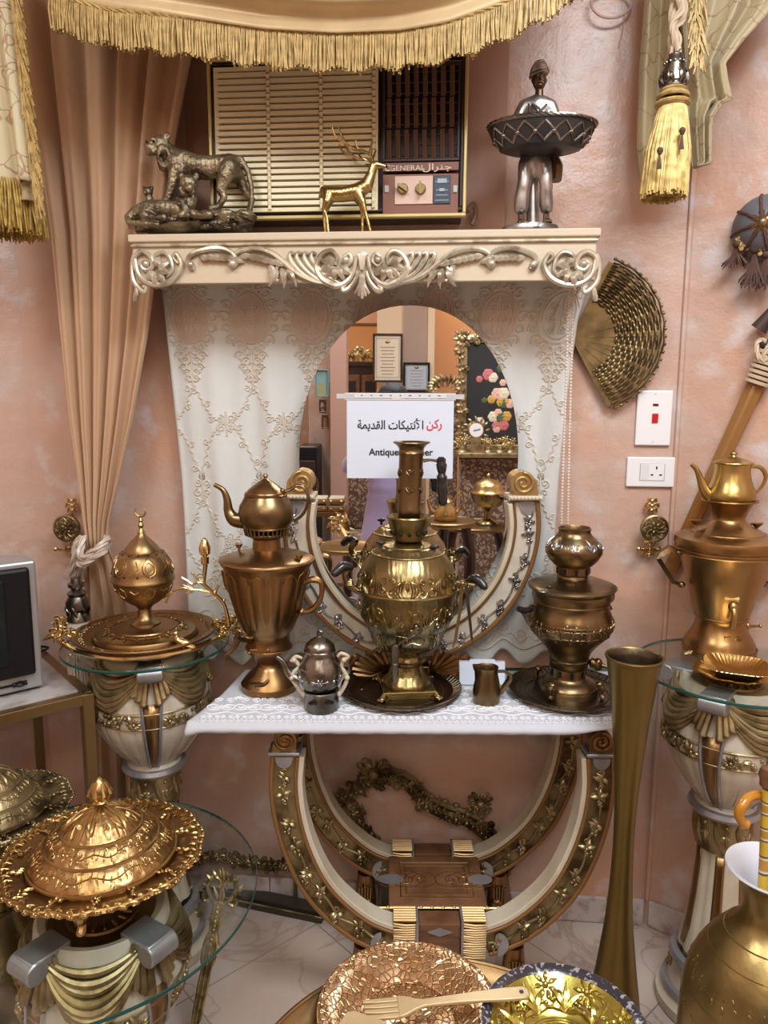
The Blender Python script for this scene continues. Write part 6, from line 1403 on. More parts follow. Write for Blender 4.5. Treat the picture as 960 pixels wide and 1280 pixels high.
        b.tube([o_-s2*.030+V((0, 0, zt2-.010)), o_+s2*.030+V((0, 0, zt2-.010))], .021, 20); R3 = Matrix((s2, n_, V((0, 0, 1)))).transposed()
        b.box(o_-n_*.028+V((0, 0, zt2+.002)), (.058, .075, .018), R3); b.build('silver_roll', M['silver_paint'], t, bevel=.003)
    b = MB(); zi = U[14][1]; b.lathe(cen, [(0, zi-.012), (.035, zi-.011), (.037, zi-.006), (.062, zi-.006), (.064, zi-.010), (U[15][0], zi-.010)], 48, close=False)
    for k in range(18): a = 2*PI*k/18; b.tube([V((cen.x+.042*math.cos(a), cen.y+.042*math.sin(a), zi-.004)), V((cen.x+.058*math.cos(a), cen.y+.058*math.sin(a), zi-.004))], .003, 5)
    b.build('well_disc', M['gold_matte'], ur)
    gc = cen if glass_c is None else V((glass_c.x, glass_c.y, 0)); b = MB()
    b.lathe(gc, [(0, H-.007), (glass_r-.001, H-.007), (glass_r-.0005, H-.006), (glass_r-.0005, H-.001), (glass_r-.001, H), (0, H)], 96, close=False); g = b.build(gname, M['glass'], t)
    b = MB(); b.lathe(gc, [(glass_r+.0002, H-.0072), (glass_r+.0012, H-.006), (glass_r+.0012, H-.001), (glass_r+.0002, H+.0002)], 96, close=False); b.build('green_rim', M['glass_edge'], g)
    b = MB()
    for k in range(4): a = a0+k*PI/2; b.lathe(V((cen.x+(rb-.012)*math.cos(a), cen.y+(rb-.012)*math.sin(a), 0)), [(0, zt2+.008), (.008, zt2+.008), (.008, H-.0073), (0, H-.0073)], 12)
    b.build('glass_pad', M['glass'], g)
    return t, cen
pc1 = ad(920, 829, 1.655)
pedR, cR = pedestal(pc1, ZG, 'tall cream and gilt urn pedestal with round glass top behind the wide brass vase', 'pedestal', 'urn_pedestal', A_CAM(pc1)-.25, 'draped urn pedestals with glass tops', .222)
pc2 = ad(187, 800, 1.845)
pedL, cL = pedestal(pc2, ZG, 'tall cream and gilt urn pedestal with round glass top beside the television stand', 'pedestal', 'urn_pedestal', A_CAM(pc2)-.02, 'draped urn pedestals with glass tops', .205, glass_c=pc2-FH*.026)
pc3 = az(127, 1120, .58)
gcl = az(102, 1114, .58)
pedF, cF = pedestal(pc3, .58, 'low urn pedestal table with wide round glass carrying the domed platter', 'table', 'urn_pedestal', A_CAM(pc3)+.62, 'draped urn pedestals with glass tops', .325, glass_c=gcl)
# ================================================================ on the left pedestal
gz = ZG+.0008
def plat(name, label, cat, cxp, cyp, z, hw, hh_px=None):
    A_ = az(cxp, cyp, z); return V((A_.x, A_.y, 0)), hw*mpp(A_)
cG, rG = plat('', '', '', 182, 787, gz+.035, 86)
t = thing('platter', 'wide gold platter with a second embossed dish nested on it under the globe burner', 'platter', V((cG.x, cG.y, gz)))
z0 = gz+.001
b = MB(); b.lathe(cG, [(0, z0), (rG*.55, z0), (rG*.70, z0+.008), (rG*.98, z0+.028), (rG, z0+.032), (rG*.985, z0+.035), (rG*.80, z0+.027), (rG*.74, z0+.020), (rG*.70, z0+.017), (0, z0+.012)], 80, close=False); ring(b, cG, rG*.99, z0+.033, .003, 80); p_ = b.build('rim_dish', M['gold_matte'], t)
b = MB(); b.lathe(cG, [(rG*.72, z0+.021), (rG*.72, z0+.026), (rG*.70, z0+.032), (rG*.62, z0+.033), (rG*.60, z0+.036), (rG*.45, z0+.041), (rG*.44, z0+.044), (rG*.30, z0+.050), (0, z0+.050)], 80, close=False); n_ = b.build('nested_dish', M['gold_matte'], t)
b = MB(); mp = lambda x, y, h=0: V((cG.x+(rG*.53+y)*math.cos(x/(rG*.53)), cG.y+(rG*.53+y)*math.sin(x/(rG*.53)), z0+.040+h-y*.12)); cir = 2*PI*rG*.53
carve(b, [(cir*i/40, 0) for i in range(41)], .014, mp, 12, step=.018, r=.0015); carve(b, [(cir*i/40, -.030) for i in range(41)], .010, mp, 13, step=.018, r=.0013); b.build('relief', M['gold_matte'], n_)
b = MB(); mp = lambda x, y, h=0: V((cG.x+(rG*.89+y)*math.cos(x/(rG*.89)), cG.y+(rG*.89+y)*math.sin(x/(rG*.89)), z0+.031+h+y*.2)); cir = 2*PI*rG*.89
carve(b, [(cir*i/60, 0) for i in range(61)], .009, mp, 14, step=.014, r=.0010); b.build('relief', M['gold_matte'], p_)
dG = (V((cG.x, cG.y, 0))-V((CAM.x, CAM.y, 0))).dot(FH)
c, pr = lat(181, 775, dG, [(777, 19), (775, 18.5), (772, 14), (768, 9.5), (758, 8), (754, 11), (750, 18), (744, 26), (735, 33), (727, 36), (723, 37), (721.5, 39), (719, 38.5), (717.5, 37.5), (710, 37), (700, 34.5), (692, 30), (688, 26), (686.5, 22), (683, 21), (676, 15), (670, 9), (666, 5), (663, 4)])
c = cG; zsh = z0+.0505-pr[0][1]; pr = [(r, z+zsh) for r, z in pr]
t = thing('incense_burner', 'gold globe incense burner on a stem with crescent finial, standing on the nested platter', 'incense burner', V((c.x, c.y, pr[0][1])))
b = MB(); b.lathe(c, pr[:12], 56); bw = b.build('bowl', M['gold_matte'], t); b = MB(); b.lathe(c, pr[11:], 56); dm = b.build('domed_lid', M['gold_matte'], t)
b = MB(); mp = lathe_map(c, pr[4:23], A_CAM(c), pr[12][1], pr[12][0]); cir = 2*PI*pr[12][0]
for k in range(6):
    x = cir*(k+.2)/6
    for sd in (-1, 1): otube(b, cr2([(x, .014), (x+sd*.014, .022), (x+sd*.018, .040), (x+sd*.008, .054), (x, .058)], 4), .0018, mp, 5); otube(b, cr2([(x, .022), (x+sd*.009, .028), (x+sd*.010, .040), (x, .048)], 3), .0012, mp, 5); otube(b, cr2([(x, -.014), (x+sd*.012, -.022), (x+sd*.012, -.034), (x, -.042)], 3), .0016, mp, 5)
    otube(b, [(x+cir/12-.01, .020), (x+cir/12+.012, .034), (x+cir/12+.004, .052)], .0018, mp, 5); otube(b, [(x+cir/12-.012, -.020), (x+cir/12, -.028), (x+cir/12+.012, -.022)], .0022, mp, 5); leaf(b, x+cir/12-.012, .064, 0, .026, .002, mp)
b.build('embossed_loops', M['gold'], dm)
b = MB(); z_ = pr[14][1]-.004
for k in range(14): a = 2*PI*k/14; b.ball(V((c.x+pr[14][0]*math.cos(a), c.y+pr[14][0]*math.sin(a), z_)), .0028, n=6, m=5); b.ball(V((c.x+pr[17][0]*math.cos(a), c.y+pr[17][0]*math.sin(a), pr[17][1])), .0022, n=6, m=5)
b.build('smoke_hole', M['black'], dm)
b = MB(); zf = pr[-1][1]; b.lathe(c, [(.010, zf), (.006, zf+.006), (.004, zf+.010), (.008, zf+.018), (.004, zf+.025), (.006, zf+.030), (.003, zf+.037), (.0045, zf+.041), (0, zf+.043)], 16)
rc = .0125; cz = zf+.052; arc = [(rc*math.cos(a), rc*math.sin(a)) for a in [PI/2+.75+(2*PI-1.5)*i/24 for i in range(25)]]
b.tube([V((c.x, c.y, cz))+RH*x+V((0, 0, y)) for x, y in arc], [.0006, .0022, .0032, .0036, .0032, .0022, .0006], 7); b.build('crescent_finial', M['gold'], dm)
# branch tray with birds, around the platter
t = thing('branch_tray', 'polished gold branch centrepiece with birds and a candle holder around the platter', 'tray', V((cG.x, cG.y, gz)))
B_ = lambda x, y, z=gz+.012: az(x, y, z)
b = MB(); P = [B_(x, y) for x, y in ((74, 800), (92, 812), (120, 820), (150, 823.5), (180, 822), (210, 818), (240, 811), (264, 801), (284, 792))]; rnd = random.Random(1)
b.tube(cr(P, 8), [.006+.002*rnd.random() for _ in range(30)], 7); 
b.tube(cr([B_(76, 796), B_(84, 778), B_(120, 765), B_(180, 757), B_(240, 764), B_(275, 780)], 8), .0055, 7); b.build('branch_ring', M['goldw'], t)
def bird(px, py, face, par, dz=0):
    p = B_(px, py, gz+.030+dz); b = MB(); f_ = RH*face
    b.tube(cr([p-f_*.030+V((0, 0, -.012)), p-f_*.012+V((0, 0, -.002)), p, p+f_*.012+V((0, 0, .008)), p+f_*.014+V((0, 0, .018))], 5), [.0025, .007, .011, .009, .0065], 10); b.ball(p+f_*.015+V((0, 0, .022)), .0075)
    b.tube([p+f_*.020+V((0, 0, .022)), p+f_*.029+V((0, 0, .020))], [.003, .0006], 6)
    for q in range(3): b.tube([p-f_*.003*q+V((0, -.009, .003-.003*q)), p-f_*(.022+.004*q)+V((0, -.006, -.006-.003*q))], [.004, .001], 5)
    for s2 in (-1, 1): b.tube([p+RH*.003*s2+V((0, 0, -.008)), p+RH*.004*s2+V((0, 0, -.020))], .0014, 5)
    b.build('bird', M['goldw'], par)
bird(69, 794, 1, t); bird(228, 803, -1, t, .004)
def cluster(cx_, cy_, n, spread, seed, par):
    b = MB(); rnd = random.Random(seed)
    for i in range(n):
        p = B_(cx_+rnd.uniform(-spread, spread), cy_+rnd.uniform(-9, 9), gz+rnd.uniform(.008, .038)); a = rnd.uniform(0, 6.28)
        mp = lambda x, y, h=0: p+RH*x+V((0, -.4*y, .6*y))+V((0, -h*.6, h))
        if i % 3 == 0: rosette(b, 0, 0, .016, mp, 6)
        elif i % 3 == 1: leaf(b, 0, 0, a, .038, .008, mp, 0, .5)
        else: otube(b, spiral(0, 0, .016, .003, a, 1.2, 14), .0032, mp, 5)
    b.build('leaf_cluster', M['goldw'], par)
cluster(80, 784, 20, 14, 3, t); cluster(284, 784, 24, 16, 4, t)
dB = dG-.03
q_ = lambda x, y: ad(x, y, dB)
b = MB()
def tw(pts, r): b.tube(cr([q_(x, y) for x, y in pts], 5), r, 7)
tw([(286, 782), (284, 768), (279, 753), (269, 743), (261, 736), (255, 729), (256, 715), (257, 704)], [.005, .0048, .0045, .0045, .0048, .005, .0052, .006])
tw([(266, 741), (252, 738), (240, 737), (231, 735), (221, 737), (214, 741), (209, 750), (207, 754)], [.0035, .0034, .003, .003, .0026, .0024, .0028]); tw([(214, 741), (205, 748)], [.0022, .002])
tw([(255, 729), (247, 728), (240, 730), (234, 726), (227, 722)], [.004, .0034, .003, .003]); tw([(250, 727), (246, 722), (239, 715)], [.0035, .0032, .0034]); tw([(269, 742), (271, 736), (274, 731)], [.0035, .0032, .0035]); tw([(271, 745), (267, 749), (263, 751)], [.0035, .003]); tw([(240, 737), (236, 741), (232, 742)], [.003, .002]); tw([(241, 736), (234, 733), (229, 731)], [.003, .002]); tw([(279, 753), (281, 749), (281, 751)], [.003, .003])
b.build('twig', M['goldw'], t)
b = MB(); cq_ = q_(256.5, 704); cq_ = V((cq_.x, cq_.y, 0)); z1, z2, z3, z4 = q_(256, 704).z, q_(256, 696).z, q_(256, 684).z, q_(256, 672).z
b.lathe(cq_, [(.005, z1-.004), (.010, z1), (.010, z2), (.006, z2)], 14); b.lathe(cq_, [(.004, z2), (.0135, z2+.008), (.0145, z3), (.008, z4-.006), (.002, z4)], 16); b.build('candle_cup', M['goldw'], t)
# ================================================================ television and its stand
rd = (FH*math.cos(math.radians(50))+RH*math.sin(math.radians(50))); nd = (-FH*math.sin(math.radians(50))+RH*math.cos(math.radians(50)))
K0 = ad(108, 864, 1.72); zs = K0.z; K = V((K0.x, K0.y, 0))
SW_, SD_ = .95, .48
def sp(a, bk, z): return K-rd*a-nd*bk+V((0, 0, z))
Rst = Matrix((rd, -nd*-1, V((0, 0, 1)))).transposed()
t = thing('tv_stand', 'brass framed stand with marble top under the old television', 'stand', sp(SW_/2, SD_/2, 0))
MBR = mat('dull_brass_tube', (.26, .18, .08), .36, .9, bumps=fine)
b = MB()
for z in (zs-.016, .20):
    b.bar(sp(0, 0, z), sp(SW_, 0, z), .026, .028); b.bar(sp(0, SD_, z), sp(SW_, SD_, z), .026, .028); b.bar(sp(0, 0, z), sp(0, SD_, z), .026, .028); b.bar(sp(SW_, 0, z), sp(SW_, SD_, z), .026, .028)
b.build('rail_frame', MBR, t, smooth=False, bevel=.002)
for a_, b_ in ((0, 0), (SW_, 0), (0, SD_), (SW_, SD_)):
    b = MB(); b.bar(sp(a_, b_, 0), sp(a_, b_, zs-.004), .028, .028, rd); b.build('leg', MBR, t, smooth=False, bevel=.002)
MRB = mat('grey_marble', (.46, .43, .42), .12, var=[((.24, .20, .18), 7, .5, .62)])
b = MB(); b.box(sp(SW_/2, SD_/2, zs-.004), (SW_-.03, SD_-.03, .010), Matrix((rd, nd, V((0, 0, 1)))).transposed()); b.build('marble_top', MRB, t, smooth=False, bevel=.001)
Rt = Matrix((rd, nd, V((0, 0, 1)))).transposed()
b = MB(); b.box(sp(SW_/2, SD_/2, .215), (SW_-.03, SD_-.03, .006), Rt); b.build('shelf', MRB, t, smooth=False)
tb = apl(56, 872, (K+nd*-.08), nd)      # lower right front corner of the set
def tl_(px, py): p = apl(px, py, K-nd*.08, nd); return (p-K).dot(rd), p.z
a1, _ = tl_(56, 870); zt0 = zs+.002; _, zt1 = tl_(46, 700)
TW, TD = .56, .36; a0_ = a1-TW
t = thing('television', 'old silver framed tube television with black bezel at the left edge', 'television', K+rd*(a1-TW/2)-nd*(.08+TD/2)+V((0, 0, zt0)))
def tpnt(a_, n__, z): return K+rd*a_-nd*(.08-n__)+V((0, 0, z))
zt0 += .006
SLV = mat('tv_silver', (.42, .43, .44), .35, .6)
b = MB(); H_ = zt1-zt0
vs = []; 
for (bk, k, dz_) in ((0, 1, 0), (-.08, 1, 0), (-.22, .86, .02), (-TD, .62, .05)):
    for (sa, sz) in ((0, 0), (1, 0), (1, 1), (0, 1)): vs.append(tpnt(lerp(a1-TW/2-TW/2*k, a1-TW/2+TW/2*k, sa), bk, lerp(zt0+dz_*.3, zt1-dz_, sz)))
b.add(vs, [(0, 1, 2, 3), (12, 13, 14, 15)]+[(i*4+q, i*4+(q+1) % 4, (i+1)*4+(q+1) % 4, (i+1)*4+q) for i in range(3) for q in range(4)]); b.build('casing', SLV, t, smooth=False, bevel=.006)
b = MB(); b.box(tpnt(a1-TW/2, .004, lerp(zt0, zt1, .54)), (TW-.035, .020, H_*.84), Rt); bz = b.build('bezel', M['black'], t, smooth=False, bevel=.008)
b = MB(); b.box(tpnt(a1-TW/2-.01, .013, lerp(zt0, zt1, .56)), (TW-.13, .010, H_*.66), Rt); b.build('screen', mat('tv_glass', (.010, .014, .016), .12, spec=.25), bz, smooth=False, bevel=.006)
b = MB(); p = tpnt(a1-.055, .004, zt0+.020); b.tube([p-rd*.016, p+rd*.016], [.006, .006], 12); b.ball(p, (.014, .014, .007)); b.tube([p-rd*.05, p-rd*.01], .003, 6); b.build('control_button', M['black'], t)
for a_ in (a1-.05, a0_+.05): b = MB(); b.lathe(tpnt(a_, -.05, 0), [(0, zs+.0015), (.012, zs+.0015), (.012, zt0+.003), (0, zt0+.003)], 12); b.build('foot', M['black'], t)
b = MB(); b.tube(cr([sp(.10, .38, zs+.005), sp(.06, .34, zs+.005), sp(-.02, .38, zs+.004), sp(.03, .44, zs+.004)], 6), .0032, 6); o = b.build('power_cable', M['black']); tag(o, 'black cable curling on the marble top beside the television', 'cable')
# ================================================================ the domed platters
def dome_platter(label, cx_, cy_, z, hw, a_seed, feet=True, mt='gold_emb'):
    A_ = az(cx_, cy_, z); c = V((A_.x, A_.y, 0)); R = hw*mpp(A_)
    t = thing('domed_platter', label, 'platter', V((c.x, c.y, z-.075 if feet else z-.03)), 'domed gold platters')
    k = 14
    def sc(a, i, r, zz): return (r*(1+.013*math.cos(a*k)+.006*math.cos(a*k*3)) if 3 <= i <= 5 else r), zz+(.002*math.cos(a*k) if i in (4,) else 0)
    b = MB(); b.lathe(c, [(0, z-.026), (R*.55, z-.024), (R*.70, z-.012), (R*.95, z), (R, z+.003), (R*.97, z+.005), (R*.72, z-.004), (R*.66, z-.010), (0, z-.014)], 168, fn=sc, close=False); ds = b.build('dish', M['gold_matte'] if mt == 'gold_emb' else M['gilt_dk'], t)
    b = MB(); mp = lambda x, y, h=0: V((c.x+(R*.955*(1+.013*math.cos(x/R/.955*k))+y)*math.cos(x/(R*.955)), c.y+(R*.955*(1+.013*math.cos(x/R/.955*k))+y)*math.sin(x/(R*.955)), z+.004+h)); cir = 2*PI*R*.955
    rnd = random.Random(a_seed)
    for q in range(k*4):
        x = cir*q/(k*4)
        scroll(b, x, 0, .3, .014, 1, .0017, mp); scroll(b, x, 0, PI-.3, .013, -1, .0016, mp); leaf(b, x, 0, -PI/2+rnd.uniform(-.4, .4), .018, .003, mp); leaf(b, x, .0, .1, .018, .0028, mp); leaf(b, x+.01, -.004, PI+.4, .016, .0028, mp)
        if q % 4 == 1: 
            for w in range(6): leaf(b, x+rnd.uniform(-.008, .008), -.012-.004*w, -PI/2+rnd.uniform(-1, 1), .012, .003, mp)
    otube(b, [(cir*i/120, .002*math.sin(i*.9)) for i in range(121)], .0030, mp, 5); b.build('vine_border', M['gold'] if mt == 'gold_emb' else M['gilt_dk'], ds)
    # dome lid
    D = [(R*.72, z-.004), (R*.725, z+.002), (R*.69, z+.010), (R*.62, z+.021), (R*.575, z+.030), (R*.555, z+.031), (R*.52, z+.038), (R*.46, z+.050), (R*.42, z+.055), (R*.395, z+.056), (R*.37, z+.064), (R*.29, z+.077), (R*.19, z+.088), (R*.10, z+.094), (R*.04, z+.097), (0, z+.097)]
    nn = 26
    def nb(a, i, r, zz):
        w = noise.noise(V((math.cos(a)*nn*.33, math.sin(a)*nn*.33, i*1.3+a_seed)))
        return r*(1+.007*w*(i in (2, 3, 6, 7, 10, 11, 12))), zz+.0015*w*(i in (2, 3, 6, 7, 10, 11, 12))
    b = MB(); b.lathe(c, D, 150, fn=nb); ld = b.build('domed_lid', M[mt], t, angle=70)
    b = MB()
    for i in (1, 5, 9): ring(b, c, D[i][0], D[i][1]+.001, .0032, 80)
    mp = lathe_map(c, D[9:15], A_CAM(c), D[10][1], D[10][0]); cir = 2*PI*D[10][0]
    for q in range(6):
        x = cir*(q+.15)/6
        for (w, h0, h1) in ((.030, -.006, .034), (.018, -.002, .026)):
            otube(b, cr2([(x-w, h0), (x-w*1.05, h1*.5), (x-w*.5, h1), (x, h1*1.05), (x+w*.5, h1), (x+w*1.05, h1*.5), (x+w, h0)], 4), .0018, mp, 5)
        for s2 in (-1, 1): scroll(b, x, 0, PI/2-s2*.6, .014, s2, .0018, mp); leaf(b, x+cir/12, .002, PI/2+s2*.5, .028, .004, mp)
    for (lo, hi, w, sd) in ((5, 9, .011, 21), (1, 5, .012, 22)):
        mid = (D[lo+1][1]+D[hi-1][1])/2; rr = interp(sorted([(zz, r) for r, zz in D[lo:hi+1]]), mid); mp = lathe_map(c, D[lo:hi+1], 0, mid, rr); cir = 2*PI*rr
        carve(b, [(cir*i/50, .003*math.sin(i*1.3)) for i in range(51)], w, mp, sd+a_seed, step=.013, r=.0012)
    b.build('embossing', M['gold'] if mt == 'gold_emb' else M['gilt_dk'], ld)
    b = MB(); zk = z+.096; b.lathe(c, [(.007, zk), (.006, zk+.006), (.016, zk+.010), (.012, zk+.014), (.019, zk+.024), (.018, zk+.036), (.010, zk+.048), (.003, zk+.055), (0, zk+.056)], 20)
    for q in range(8): a = 2*PI*q/8; b.tube([V((c.x+.010*math.cos(a), c.y+.010*math.sin(a), zk+.010)), V((c.x+.0195*math.cos(a), c.y+.0195*math.sin(a), zk+.026)), V((c.x+.010*math.cos(a), c.y+.010*math.sin(a), zk+.048))], [.003, .005, .0015], 6)
    b.build('bud_finial', M['gold'] if mt == 'gold_emb' else M['gilt_dk'], ld)
    if feet:
        for q in range(4):
            a = A_CAM(c)-.35+q*PI/2; p = V((c.x+R*.62*math.cos(a), c.y+R*.62*math.sin(a), 0)); o_ = V((math.cos(a), math.sin(a), 0)); b = MB(); zz = z-.0745
            b.tube(cr([p+V((0, 0, z-.018)), p+o_*.012+V((0, 0, z-.040)), p+o_*.004+V((0, 0, z-.056)), p+o_*.010+V((0, 0, zz+.006))], 4), [.018, .012, .007, .009], 8); b.ball(p+V((0, 0, z-.026)), (.024, .024, .014)); b.ball(p+o_*.011+V((0, 0, zz+.006)), (.009, .009, .006)); b.build('foot', M['gold'], t)
    return t, c, R
dome_platter('large gold platter with embossed dome lid standing on the low glass table', 129, 1066, .655, 121, 1)
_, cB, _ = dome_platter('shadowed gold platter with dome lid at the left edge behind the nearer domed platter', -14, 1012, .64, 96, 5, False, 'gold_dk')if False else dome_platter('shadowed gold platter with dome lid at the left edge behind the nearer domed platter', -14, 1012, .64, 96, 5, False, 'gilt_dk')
t = thing('floor_urn', 'big dull brass urn on the floor under the platter at the left edge', 'urn', V((cB.x, cB.y, 0)))
b = MB(); b.lathe(V((cB.x, cB.y, 0)), [(0, 0), (.09, 0), (.095, .01), (.07, .03), (.06, .05), (.10, .09), (.135, .15), (.145, .21), (.13, .28), (.09, .35), (.06, .40), (.055, .46), (.075, .54), (.11, .60), (.115, .612), (.105, .612), (.06, .55), (0, .55)], 56); u_ = b.build('body', M['brass_plain'], t)
b = MB(); ring(b, V((cB.x, cB.y, 0)), .145, .21, .004); ring(b, V((cB.x, cB.y, 0)), .058, .43, .006); b.build('belt_ring', M['brass_plain'], u_)
c0 = az(12, 1290, .25); c0 = V((c0.x, c0.y, 0)); t = thing('brass_pot', 'round brass pot with flaring rim on the floor, partly under the low glass table', 'pot', c0)
b = MB(); b.lathe(c0, [(0, 0), (.07, 0), (.075, .012), (.06, .03), (.09, .07), (.115, .12), (.112, .17), (.085, .21), (.062, .235), (.068, .255), (.098, .272), (.100, .276), (.094, .276), (.058, .25), (.05, .22), (0, .20)], 56); bd = b.build('body', M['brass_plain'], t); b = MB(); ring(b, c0, .116, .14, .003); ring(b, c0, .099, .275, .003); b.build('rim_ring', M['brass_plain'], bd)
# ================================================================ brass rod with crowned head, leaning
p0, p1 = az(238, 1312, .002), ad(281, 1092, 1.60)
t = thing('ornate_poker', 'pale brass ornate rod with pierced crown head leaning behind the low glass table', 'rod', p0)
ax_ = (p1-p0); Lr = ax_.length; ax_.normalize(); sx_ = RH-(ax_*RH.dot(ax_)); sx_.normalize(); nx_ = sx_.cross(ax_)
if nx_.dot(FH) > 0: nx_ = -nx_
mp = lambda x, y, h=0: p0+sx_*x+ax_*y+nx_*h
PB = mat('pale_brass_casting', (.50, .41, .19), .34, .9, var=((.22, .17, .07), 40, .45, .62))
b = MB(); wtab = [(0, .006), (.10, .014), (.16, .008), (.22, .012), (.45, .013), (.55, .012), (.60, .018), (.68, .020), (.76, .016), (.80, .010), (.84, .013)]
out = [(interp(wtab, k/30), Lr*.84*k/30) for k in range(31)]; b.prism([(x, y) for x, y in out]+[(-x, y) for x, y in out[::-1]], lambda x, y, h: mp(x, y, h-.004), .008)
for sd in (-1, 1): otube(b, [(sd*x*.75, y) for x, y in out], .0026, mp, 6, .004)
otube(b, [(0, Lr*.1), (0, Lr*.55)], .003, mp, 6, .004)
for k in range(9): b.ball(mp(0, Lr*(.60+.026*k), .005), .0050 if k % 2 else .0035, n=8, m=6)
rod_ = b.build('shaft', PB, t, bevel=.0008)
b = MB(); hy = Lr*.84
for sd in (-1, 1):
    otube(b, cr2([(0, hy-.01), (sd*.020, hy+.004), (sd*.034, hy+.030), (sd*.026, hy+.052), (sd*.010, hy+.050), (sd*.006, hy+.038), (sd*.014, hy+.032)], 5), [.005, .006, .006, .0055, .005, .0035], mp, 7)
    otube(b, cr2([(sd*.02, hy), (sd*.036, hy-.004), (sd*.040, hy+.008), (sd*.034, hy+.014)], 4), .004, mp, 6)
    for q in range(4): leaf(b, sd*(.008+.009*q), hy+.050-.004*q*q*.6, PI/2-sd*.28*q, .024, .006, mp)
    leaf(b, sd*.006, hy, PI/2-sd*.15, .036, .005, mp)
leaf(b, 0, hy+.046, PI/2, .034, .007, mp); otube(b, [(0, hy-.01), (0, hy+.05)], .004, mp); b.build('crown_head', PB, t)
# ================================================================ tall slender vase, front right of the console
dV = 1.49
c, pr = lat(780, 1040, dV, [(1305, 36), (1303, 36), (1285, 34.5), (1260, 31.5), (1240, 29), (1210, 24.5), (1180, 20.5), (1150, 17), (1120, 14.8), (1080, 13), (1040, 12.8), (1000, 14), (950, 17.8), (900, 22.8), (860, 28.2), (830, 32.5), (824, 34.2), (821, 34.5), (819.5, 33.5), (821, 32), (830, 30), (860, 24), (900, 16), (905, 0)])
dz = -pr[0][1]; pr[0] = (pr[0][0], 0.0); pr[1] = (pr[1][0], .004)
pr = [(r, max(z, 0)) for r, z in pr]
t = thing('tall_vase', 'very tall slender trumpet vase in olive brown bronze standing right of the console', 'vase', V((c.x, c.y, 0)))
VB = mat('olive_bronze', (.235, .165, .05), .38, .9, var=((.17, .115, .035), 5, .4, .7), bumps=[('noise', 30, .15, .002)], stretch=(1, 1, .4))
k = 19; b = MB(); b.lathe(c, rad_smooth(pr[:18], 4), 56, close=False); b.lathe(c, [(0, .001), (pr[0][0], .001)], 40, close=False); b.build('body', VB, t)
b = MB(); b.lathe(c, pr[18:], 48, close=False); b.build('dark_inside', M['dark_tray'], t)
b = MB(); ring(b, c, pr[17][0]-.001, pr[17][1], .0028, 56); b.build('lip', VB, t)
# ================================================================ on the right pedestal
dQ = 1.765
c, pr = lat(899, 803, dQ, [(809, 42), (807, 43.5), (801, 43), (799, 41), (794, 41), (788, 37), (779, 32), (770, 29.5), (765, 29.5), (763, 31), (760, 32), (757, 33), (740, 38), (710, 48), (686, 54.5), (684, 57), (681, 57.5), (679, 57), (677, 61), (671, 62.5), (665, 61), (662, 55), (660, 48), (659, 43), (656, 40), (650, 27), (644, 20), (641, 19), (637, 20), (622, 27), (620, 32), (619, 32.5), (618, 31), (621, 24), (625, 18)])
gzz = ZG+.0006; dz = gzz-pr[0][1]; pr = [(r, z+dz) for r, z in pr]
t = thing('samovar', 'plain bucket shaped brass samovar with two strap handles on the right glass pedestal', 'samovar', V((c.x, c.y, gzz)), 'brass samovars')
BQ = mat('satin_bronze', (.36, .215, .085), .32, 1, var=((.28, .165, .065), 5, .4, .7), bumps=fine)
b = MB(); b.lathe(c, pr, 72); bd = b.build('body', BQ, t, angle=45)
b = MB(); 
for k in (2, 9, 15, 23, 31): ring(b, c, pr[k][0], pr[k][1], .0022, 60)
b.build('belt_ring', BQ, bd)
zq = lambda py: ad(903, py, dQ).z+dz
W_ = lambda x, y, dd=0: pd(x, y, dQ, dd)+V((0, 0, dz))
for L_ in ([(850, 685), (838, 679), (827, 687), (824, 692), (843, 722), (853, 725)], [(955, 688), (968, 680), (980, 688), (982, 695), (966, 722), (956, 724)]):
    b = MB(); b.tube([W_(x, y, -.005) for x, y in L_], [.008, .010, .010, .010, .009, .008], 4, flat=.6)
    for q in (0, -1): b.ball(W_(*L_[q], -.005), (.010, .010, .008)); 
    b.build('strap_handle', M['bronze'], t)
for (x, y) in ((869, 646), (946, 650)):
    b = MB(); knob_v(b, W_(x, y+7, 0), .014, .018); b.tube([W_(x-7, y-1), W_(x+8, y-2)], .003, 6); b.build('vent_knob', BQ, t)
b = MB(); p = W_(899, 742, .075); b.tube([W_(899, 742, .055), p+V((0, 0, 0))], .010, 12); b.ball(p, (.011, .011, .013)); b.tube(cr([p, p+V((0, -.010, -.012)), p+V((-.001, -.012, -.030)), p+V((-.003, -.011, -.048))], 4), [.008, .006, .0065, .007], 10); b.tube([p+V((0, 0, .008)), p+V((0, 0, .020))], .005, 8); b.tube([p+V((-.022, 0, .022)), p+V((-.006, 0, .020)), p+V((.010, 0, .020))], [.004, .005, .008], 8); b.build('tap', M['gold'], t)
b = MB(); 
for x in (895, 907): b.box(W_(x, 783, .064), (.015, .008, .014), RY)
b.build('square_boss', BQ, t, smooth=False, bevel=.0015)
b = MB(); p = W_(932, 775, .012); b.tube([p+V((0, 0, .022)), p-V((0, 0, .020))], [.002, .003], 6); b.tube([p, p+RH*.030-FH*.01+V((0, 0, .004))], [.005, .002], 7); b.ball(p, (.007, .007, .010)); b.ball(p+RH*.026-FH*.01+V((0, 0, .004)), .0045); b.build('side_spigot', M['gold'], t)
c2, p2 = lat(909, 600, dQ, [(620, 24), (617, 28), (611, 29.5), (604, 28), (594, 24), (583, 21.5), (575, 21), (571, 21), (569.5, 23.5), (568, 22), (565, 15), (563, 8), (562, 4), (560, 3), (558, 5), (556, 4.5), (554.5, 0)])
c2 = V((c.x, c.y, 0)); zz = pr[30][1]-.0045-p2[0][1]; p2 = [(r, z+zz) for r, z in p2]
